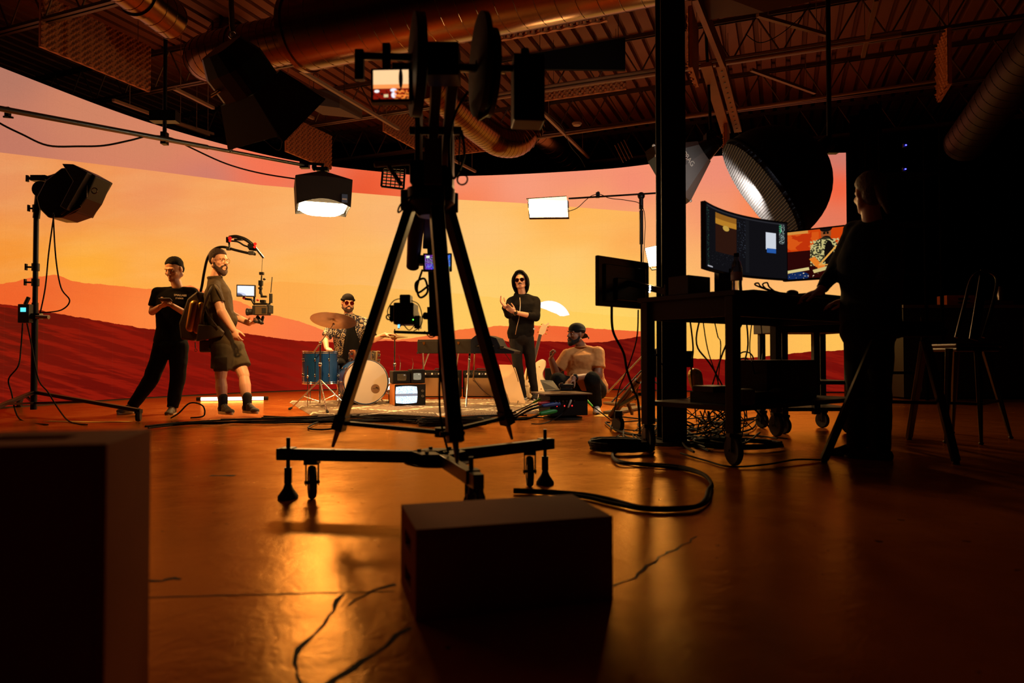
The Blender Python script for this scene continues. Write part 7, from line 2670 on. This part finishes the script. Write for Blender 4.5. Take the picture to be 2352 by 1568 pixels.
# ------------------------------------------------------------------ octagonal softbox with white print
OC = P(1570, 380, 8.2)
od = V((-.66, .38, -.42)).normalized()
ox, oy, oz = frame(od)
t = thing('octagon_softbox', 'black octagonal softbox with white print behind the column', 'softbox', OC)
rimR, rimc = .40, OC + od * .16
apex = OC - od * .28
ring = [rimc + (ox * math.cos(a) + oy * math.sin(a)) * rimR for a in [2 * math.pi * (i + .5) / 8 for i in range(8)]]
small = [apex + (ox * math.cos(a) + oy * math.sin(a)) * .14 for a in [2 * math.pi * (i + .5) / 8 for i in range(8)]]
mb = MB()
mb.add(ring + small, [(i, (i + 1) % 8, 8 + (i + 1) % 8, 8 + i) for i in range(8)])
build('skin', mb, M('softbox silver grey', (120, 120, 124), .5, bump=.2, bscale=20), t, solid=.005)
ring2 = [p_ + od * .12 for p_ in ring]
build('grid_skirt', MB().add(ring + ring2, [(i, (i + 1) % 8, 8 + (i + 1) % 8, 8 + i) for i in range(8)]), M('skirt olive', (70, 68, 50), .8), t, solid=.006)
build('lit_face', MB().add([p_ + od * .02 for p_ in ring], [tuple(range(8))]), M('octa glow', (255, 255, 255), emit=(230, 235, 255), es=1.5), t)
build('lamp_body', MB().cyl(apex - od * .16, apex, .08, .13).ell(apex - od * .16, (.08, .08, .08)).box(apex - od * .08 + Z * .1, (.12, .14, .1)), BLKM, t)
build('hanger', MB().cyl(apex - od * .1, V((apex.x, apex.y, ZD)), .018).torus(apex - od * .1 + Z * .14, (0, 1, 0), .05, .012, 16, 6), BLKM, t)
for i in range(8):
    build('rib_tip', MB().ell(ring[i], (.02, .02, .02)), WHITE, t)
fa = (ring[6] + ring[7] + small[6] + small[7]) / 4
best = min(range(8), key=lambda i: ((ring[i] + ring[(i + 1) % 8] + small[i] + small[(i + 1) % 8]) / 4 - P(1600, 370, 7.9)).length)
i = best
fc = (ring[i] + ring[(i + 1) % 8]) * .3 + (small[i] + small[(i + 1) % 8]) * .2
nf = ((ring[(i + 1) % 8] - ring[i]).cross(small[i] - ring[i])).normalized()
if nf.dot(CAM - fc) < 0:
    nf = -nf
rt_ = (ring[(i + 1) % 8] - ring[i]).normalized()
if (P(1600, 395, 8).x - P(1580, 360, 8).x) * rt_.x < 0:
    rt_ = -rt_
up_ = nf.cross(rt_)
def on_face(x, y):
    r_ = P(x, y, 1.0) - CAM
    return CAM + r_ * ((fc - CAM).dot(nf) / r_.dot(nf))


rt_ = (on_face(1591, 379) - on_face(1566, 346)).normalized()
letters('SNAPBAG', on_face(1572, 354) + nf * .008, rt_, nf.cross(rt_), .082, WHITE, t, 'printed_letters')

# ------------------------------------------------------------------ big dome softbox with honeycomb grid
dd2 = V((-.79, .143, -.575)).normalized()
DC = P(1756, 434, 6.0) - dd2 * .2
dx_, dy_, dz_ = frame(dd2)
t = thing('dome_softbox', 'huge round black softbox with a pale honeycomb grid on its face', 'softbox', DC)
RD = .52
rim = DC + dd2 * .20
prof = []
for i in range(13):
    a = i / 12 * math.pi / 2
    prof.append((RD * math.sin(a), -.56 * math.cos(a)))
build('dome_skin', MB().lathe(prof, rim, dd2, 40), M('dome black', (6, 6, 6), .9), t, smooth=True, solid=.006)
GRD = M('honeycomb cloth', (84, 84, 88), .8)
gr_ = MB()
K = 22
for i in range(-K, K + 1):
    s_ = i / K * RD
    L_ = math.sqrt(max(RD * RD - s_ * s_, 0))
    if L_ < .03:
        continue
    gr_.beam(rim + dx_ * s_ - dy_ * L_ + dd2 * .03, rim + dx_ * s_ + dy_ * L_ + dd2 * .03, .003, .055, up=dd2)
    gr_.beam(rim + dy_ * s_ - dx_ * L_ + dd2 * .03, rim + dy_ * s_ + dx_ * L_ + dd2 * .03, .003, .055, up=dd2)
build('honeycomb_grid', gr_, GRD, t)
build('diffuser', MB().lathe([(0, 0), (RD, 0), (RD, -.004), (0, -.004)], rim, dd2, 40), M('dome glow', (230, 230, 230), emit=(235, 238, 250), es=1.7), t)
build('rim_band', MB().torus(rim + dd2 * .01, dd2, RD + .004, .012, 48, 8), BLKF, t, smooth=True)
mt0 = rim - dd2 * .66
build('mount', MB().cyl(rim - dd2 * .54, mt0, .07).cyl(mt0, V((mt0.x, mt0.y, ZD)), .02).box(P(1912, 345, 6.0), (.09, .06, .06)), BLKM, t)
build('status_light', MB().ell(P(1893, 324, 5.9), (.006, .006, .006)), M('white dot', (255, 255, 255), emit=(230, 245, 255), es=8), t)
# ------------------------------------------------------------------ cables, tape and odds on the floor
rnd = random.Random(11)


def floor_cable(px, label, r=.007, jit=.03, z=.008, group=None, mat=None):
    pts = []
    for x, y in px:
        p = G(x, y)
        pts.append(V((p.x + rnd.uniform(-jit, jit), p.y + rnd.uniform(-jit, jit), z + rnd.uniform(0, .012))))
    return one('floor_cable', cable(pts, r, 8, 6), mat or CAB, label, 'cable', group)


base = [(338, 984), (420, 974), (500, 972), (600, 968), (700, 968), (800, 966), (880, 966), (960, 968), (1040, 968), (1120, 964), (1200, 958), (1262, 962)]
for i in range(13):
    o = rnd.uniform(-5, 5)
    a = rnd.randint(0, 4)
    b = rnd.randint(8, 12)
    floor_cable([(x + rnd.uniform(-14, 14), y + o + rnd.uniform(-3.5, 3.5)) for x, y in base[a:b]], 'black cable in the long bundle lying along the front edge of the stage', .0085, .02, .008 + .006 * (i % 4), 'long cable bundle before the rug')
for c, rx, rz, lb in ((G(415, 962), .16, .05, 'loop of black cable standing up near the shoes of the person in black'), ):
    one('cable_loop', cable([c + V((-.1, 0, .01)), c + V((-.02, 0, .06)), c + V((.08, .03, .16)), c + V((.2, .05, .13)), c + V((.22, .03, .03)), c + V((.1, 0, .012))], .008), CAB, lb, 'cable')
floor_cable([(738, 972), (716, 980), (708, 988), (740, 990), (790, 986)], 'cable loop straying forward of the bundle beside the tripod leg', .008, .01)
for i in range(3):
    c = G(1030 + i * 6, 975 + i * 2)
    one('cable_coil', MB().tube([c + V((.3 * math.cos(a * .42 + i), .10 * math.sin(a * .42 + i) - .05 * i, .012 + .002 * a)) for a in range(30)], .008, 6), CAB, 'coil of black cable lying in the bundle before the keyboards', 'cable', 'coils in the bundle')

# coil and tangle around the desk legs
def coil(c, R, turns, label, r=.009, squash=.8, z0=.01, group=None):
    pts = []
    n = 26 * turns
    for k in range(n):
        a = k / 26 * 2 * math.pi
        rr = R * (1 + .10 * math.sin(k * .23) + rnd.uniform(-.03, .03))
        pts.append(c + V((rr * math.cos(a), rr * squash * math.sin(a), z0 + .014 * (k / 26) * .8 + rnd.uniform(0, .004))))
    return one('cable_coil', MB().tube(pts, r, 6), CAB, label, 'cable', group)


coil(G(1432, 1036), .21, 5, 'thick coil of black cable heaped by the front castor of the desk', .010)
coil(G(1418, 1022), .17, 3, 'smaller coil of cable lying on the edge of the thick coil', .008)
coil(G(1700, 1028), .30, 3, 'loose flat coil of cable under the work desk', .008, .7)
coil(G(1640, 1020), .24, 2, 'open coil of cable beside the column foot', .007, .9)
lab_t = 'black cable in the tangle under the work desk'
for i in range(22):
    x0 = rnd.uniform(1400, 1560)
    y0 = rnd.uniform(955, 1030)
    pts = [(x0, y0)]
    for k in range(rnd.randint(3, 6)):
        pts.append((min(pts[-1][0] + rnd.uniform(-20, 110), 1835), min(max(pts[-1][1] + rnd.uniform(-28, 28), 946), 1045)))
    floor_cable(pts, lab_t, rnd.choice((.005, .006, .008)), .05, .008 + .004 * (i % 5), 'tangle of cables under the desk')
for i in range(16):
    a = G(rnd.uniform(1500, 1800), rnd.uniform(955, 1020), .01)
    b = a + V((rnd.uniform(-.5, .5), rnd.uniform(-.3, .3), 0))
    hh = rnd.uniform(.06, .26)
    m1 = a.lerp(b, .35) + V((rnd.uniform(-.1, .1), 0, hh))
    m2 = a.lerp(b, .7) + V((0, rnd.uniform(-.1, .1), hh * rnd.uniform(.4, 1)))
    one('floor_cable', cable([a, m1, m2, b], rnd.choice((.005, .007)), 8, 6), CAB, 'springy black cable arching up out of the tangle under the desk', 'cable', 'arching cables under the desk')
# hanging cables below the worktop
hang = [((1612, 715), (1625, 800), (1650, 880), (1668, 960)), ((1612, 716), (1600, 790), (1640, 850), (1700, 965)), ((1636, 716), (1648, 770), (1655, 810), (1640, 965)),
        ((1712, 715), (1718, 790), (1708, 860), (1716, 965)), ((1730, 716), (1722, 800), (1735, 870), (1745, 960)), ((1718, 714), (1690, 770), (1660, 810), (1610, 975)),
        ((1745, 716), (1752, 800), (1748, 880), (1770, 950)), ((1585, 735), (1592, 800), (1588, 860), (1600, 970)), ((1780, 730), (1795, 830), (1790, 900), (1800, 960))]
for i, h_ in enumerate(hang):
    dh = 4.75 + .06 * (i % 4)
    g_ = G(h_[-1][0], h_[-1][1])
    one('hanging_cable', cable([P(x, y, dh) for x, y in h_[:-1]] + [V((g_.x, g_.y, max(.01, g_.z)))], .006 if i % 2 else .004), CAB, 'black cable hanging from the underside of the work desk', 'cable', 'cables hanging below the desk')
for i in range(9):
    a = P(rnd.uniform(1590, 1700), 945, 4.9)
    b = G(rnd.uniform(1560, 1760), rnd.uniform(975, 1030))
    one('hanging_cable', cable([a, a.lerp(b, .4) + V((rnd.uniform(-.15, .15), 0, -.03)), b + V((rnd.uniform(-.1, .1), 0, .06)), V((b.x, b.y, .01))], .006), CAB, 'black cable drooping from the lower desk shelf to the floor', 'cable', 'cables drooping from the lower shelf')
one('cable_coil', MB().torus(P(1712, 825, 4.95), (.2, 1, 0), .055, .005, 24, 6).torus(P(1708, 838, 4.95), (.1, 1, .1), .05, .005, 24, 6), CAB, 'small coil hanging from cables under the worktop', 'cable')
one('hanging_cable', cable([P(1405, 702, 4.8), P(1408, 760, 4.85), P(1432, 810, 4.9), P(1440, 850, 5.0), P(1455, 895, 5.1), P(1466, 925, 5.1), G(1470, 1000)], .009, 6, 8), CAB, 'thick black cable snaking down from the monitor seen from the back', 'cable')
one('hanging_cable', cable([P(1466, 712, 4.6), P(1462, 780, 4.8), P(1440, 850, 5.0), P(1420, 900, 5.4), G(1404, 985)], .005, 6, 8), CAB, 'thin black cable crossing behind the thick one near the desk corner', 'cable')
one('cable', cable([P(1474, 745, 4.6), P(1500, 800, 4.8), P(1530, 850, 4.9), P(1560, 880, 5.2)], .004), CAB, 'thin wire running down beside the column at the desk end', 'cable')

# the heavy double loop in front of the desk
for dz, dx, lb in ((0, 0, 'heavy black cable looping far out on the floor in front of the desk'), (.006, 6, 'second heavy black cable following the same big floor loop')):
    px = [(1500, 1000), (1440, 1020 + dx), (1408, 1045), (1420, 1062 + dx), (1480, 1072), (1560, 1080 - dx * .3), (1612, 1094), (1634, 1115 + dx * .5), (1632 - dx, 1135), (1626 - dx, 1155), (1600, 1170 + dx * .3), (1540, 1177), (1470, 1174), (1400, 1160 - dx * .8), (1345, 1147 - dx * .4), (1270, 1138), (1180, 1134)]
    pts = [V((G(x, y).x, G(x, y).y, .012 + dz)) for x, y in px]
    one('floor_cable', cable(pts, .0095, 8, 8), CAB, lb, 'cable')
floor_cable([(1560, 1045), (1620, 1060), (1680, 1075), (1760, 1072), (1830, 1062), (1890, 1060)], 'thin cable running from the tangle past the desk castor to the stool', .006, .01)

# yellow tape
YT = M('yellow tape', (226, 170, 50), .6)


def tape(px, w_, label, name='floor_tape'):
    pts = [G(x, y) for x, y in px]
    vs, fs = [], []
    for i, p in enumerate(pts):
        t_ = (pts[min(i + 1, len(pts) - 1)] - pts[max(i - 1, 0)]).normalized()
        s_ = t_.cross(Z) * w_
        vs += [p + s_ + Z * .003, p - s_ + Z * .003]
    for i in range(len(pts) - 1):
        fs.append((2 * i, 2 * i + 1, 2 * i + 3, 2 * i + 2))
    return one(name, MB().add(vs, fs), YT, label, 'tape', solid=.001)


tape([(108, 967), (200, 969), (300, 968.5)], .05, 'strip of yellow floor tape behind the upright wooden box')
tape([(480, 965), (600, 963), (690, 960), (740, 956)], .05, 'strip of yellow floor tape running up to the rug corner')
tape([(1352, 911), (1400, 914), (1450, 917)], .05, 'yellow tape strip on the floor behind the crouching person')
tape([(1378, 957), (1400, 949), (1418, 941)], .07, 'short slanted yellow tape strip by the white shoe')
rm_ = MB()
for a, b in (((1395, 928), (1450, 933)), ((1400, 952), (1470, 938))):
    p, q_ = G(*a), G(*b)
    rm_.beam(p + Z * .02, q_ + Z * .02, .16, .03)
one('cable_ramp', rm_, M('ramp brown', (96, 76, 44), .7, bump=.6, bscale=80), 'low ribbed cable ramp on the floor beside the crouching person', 'cable ramp', bevel=.008)

# leaning folded stand with a castor and a thin rod
t = thing('folded_stand', 'folded chrome and black stand tilted over behind the desk leg', 'stand', G(1420, 985))
a, b = G(1404, 955, .03), P(1522, 800, 6.2)
build('main_tube', MB().cyl(a, a.lerp(b, .55), .035).cyl(a.lerp(b, .5), b, .024), M('stand dull steel', (110, 96, 76), .35, .9), t, smooth=True)
build('side_strut', MB().beam(a.lerp(b, .15), P(1470, 905, 6.2), .03, .03).beam(a.lerp(b, .3), G(1452, 950, .05), .025, .03).cyl(a.lerp(b, .42), P(1455, 900, 6.0), .012), BLKM, t)
cz = G(1420, 992)
build('castor', MB().lathe([(0, -.02), (.065, -.02), (.07, 0), (.065, .02), (0, .02)], V((cz.x, cz.y, .07)), (.9, .4, 0), 24).box(V((cz.x, cz.y, .15)), (.06, .06, .06)), RUB, t)
build('knuckle', MB().box(P(1498, 838, 6.1), (.16, .12, .22)).ell(P(1510, 822, 6.1), (.07, .07, .09)), BLK, t, bevel=.02)
one('thin_rod', MB().cyl(P(1396, 901, 8.6), P(1475, 818, 8.2), .011), STEEL, 'thin pale metal rod slanting up behind the desk corner', 'rod')
one('foil_bag', MB().cap(P(1600, 882, 5.6), P(1596, 862, 5.6), .055, .06), M('foil yellow', (170, 140, 60), .3, .6, bump=.8, bscale=40), 'crinkled yellow metallic bag beyond the column', 'bag', smooth=True)
one('chair_silhouette', MB().box(P(1510, 870, 7.5), (.3, .3, .03)), BLK, 'small black platform behind the desk leg', 'platform') if False else None
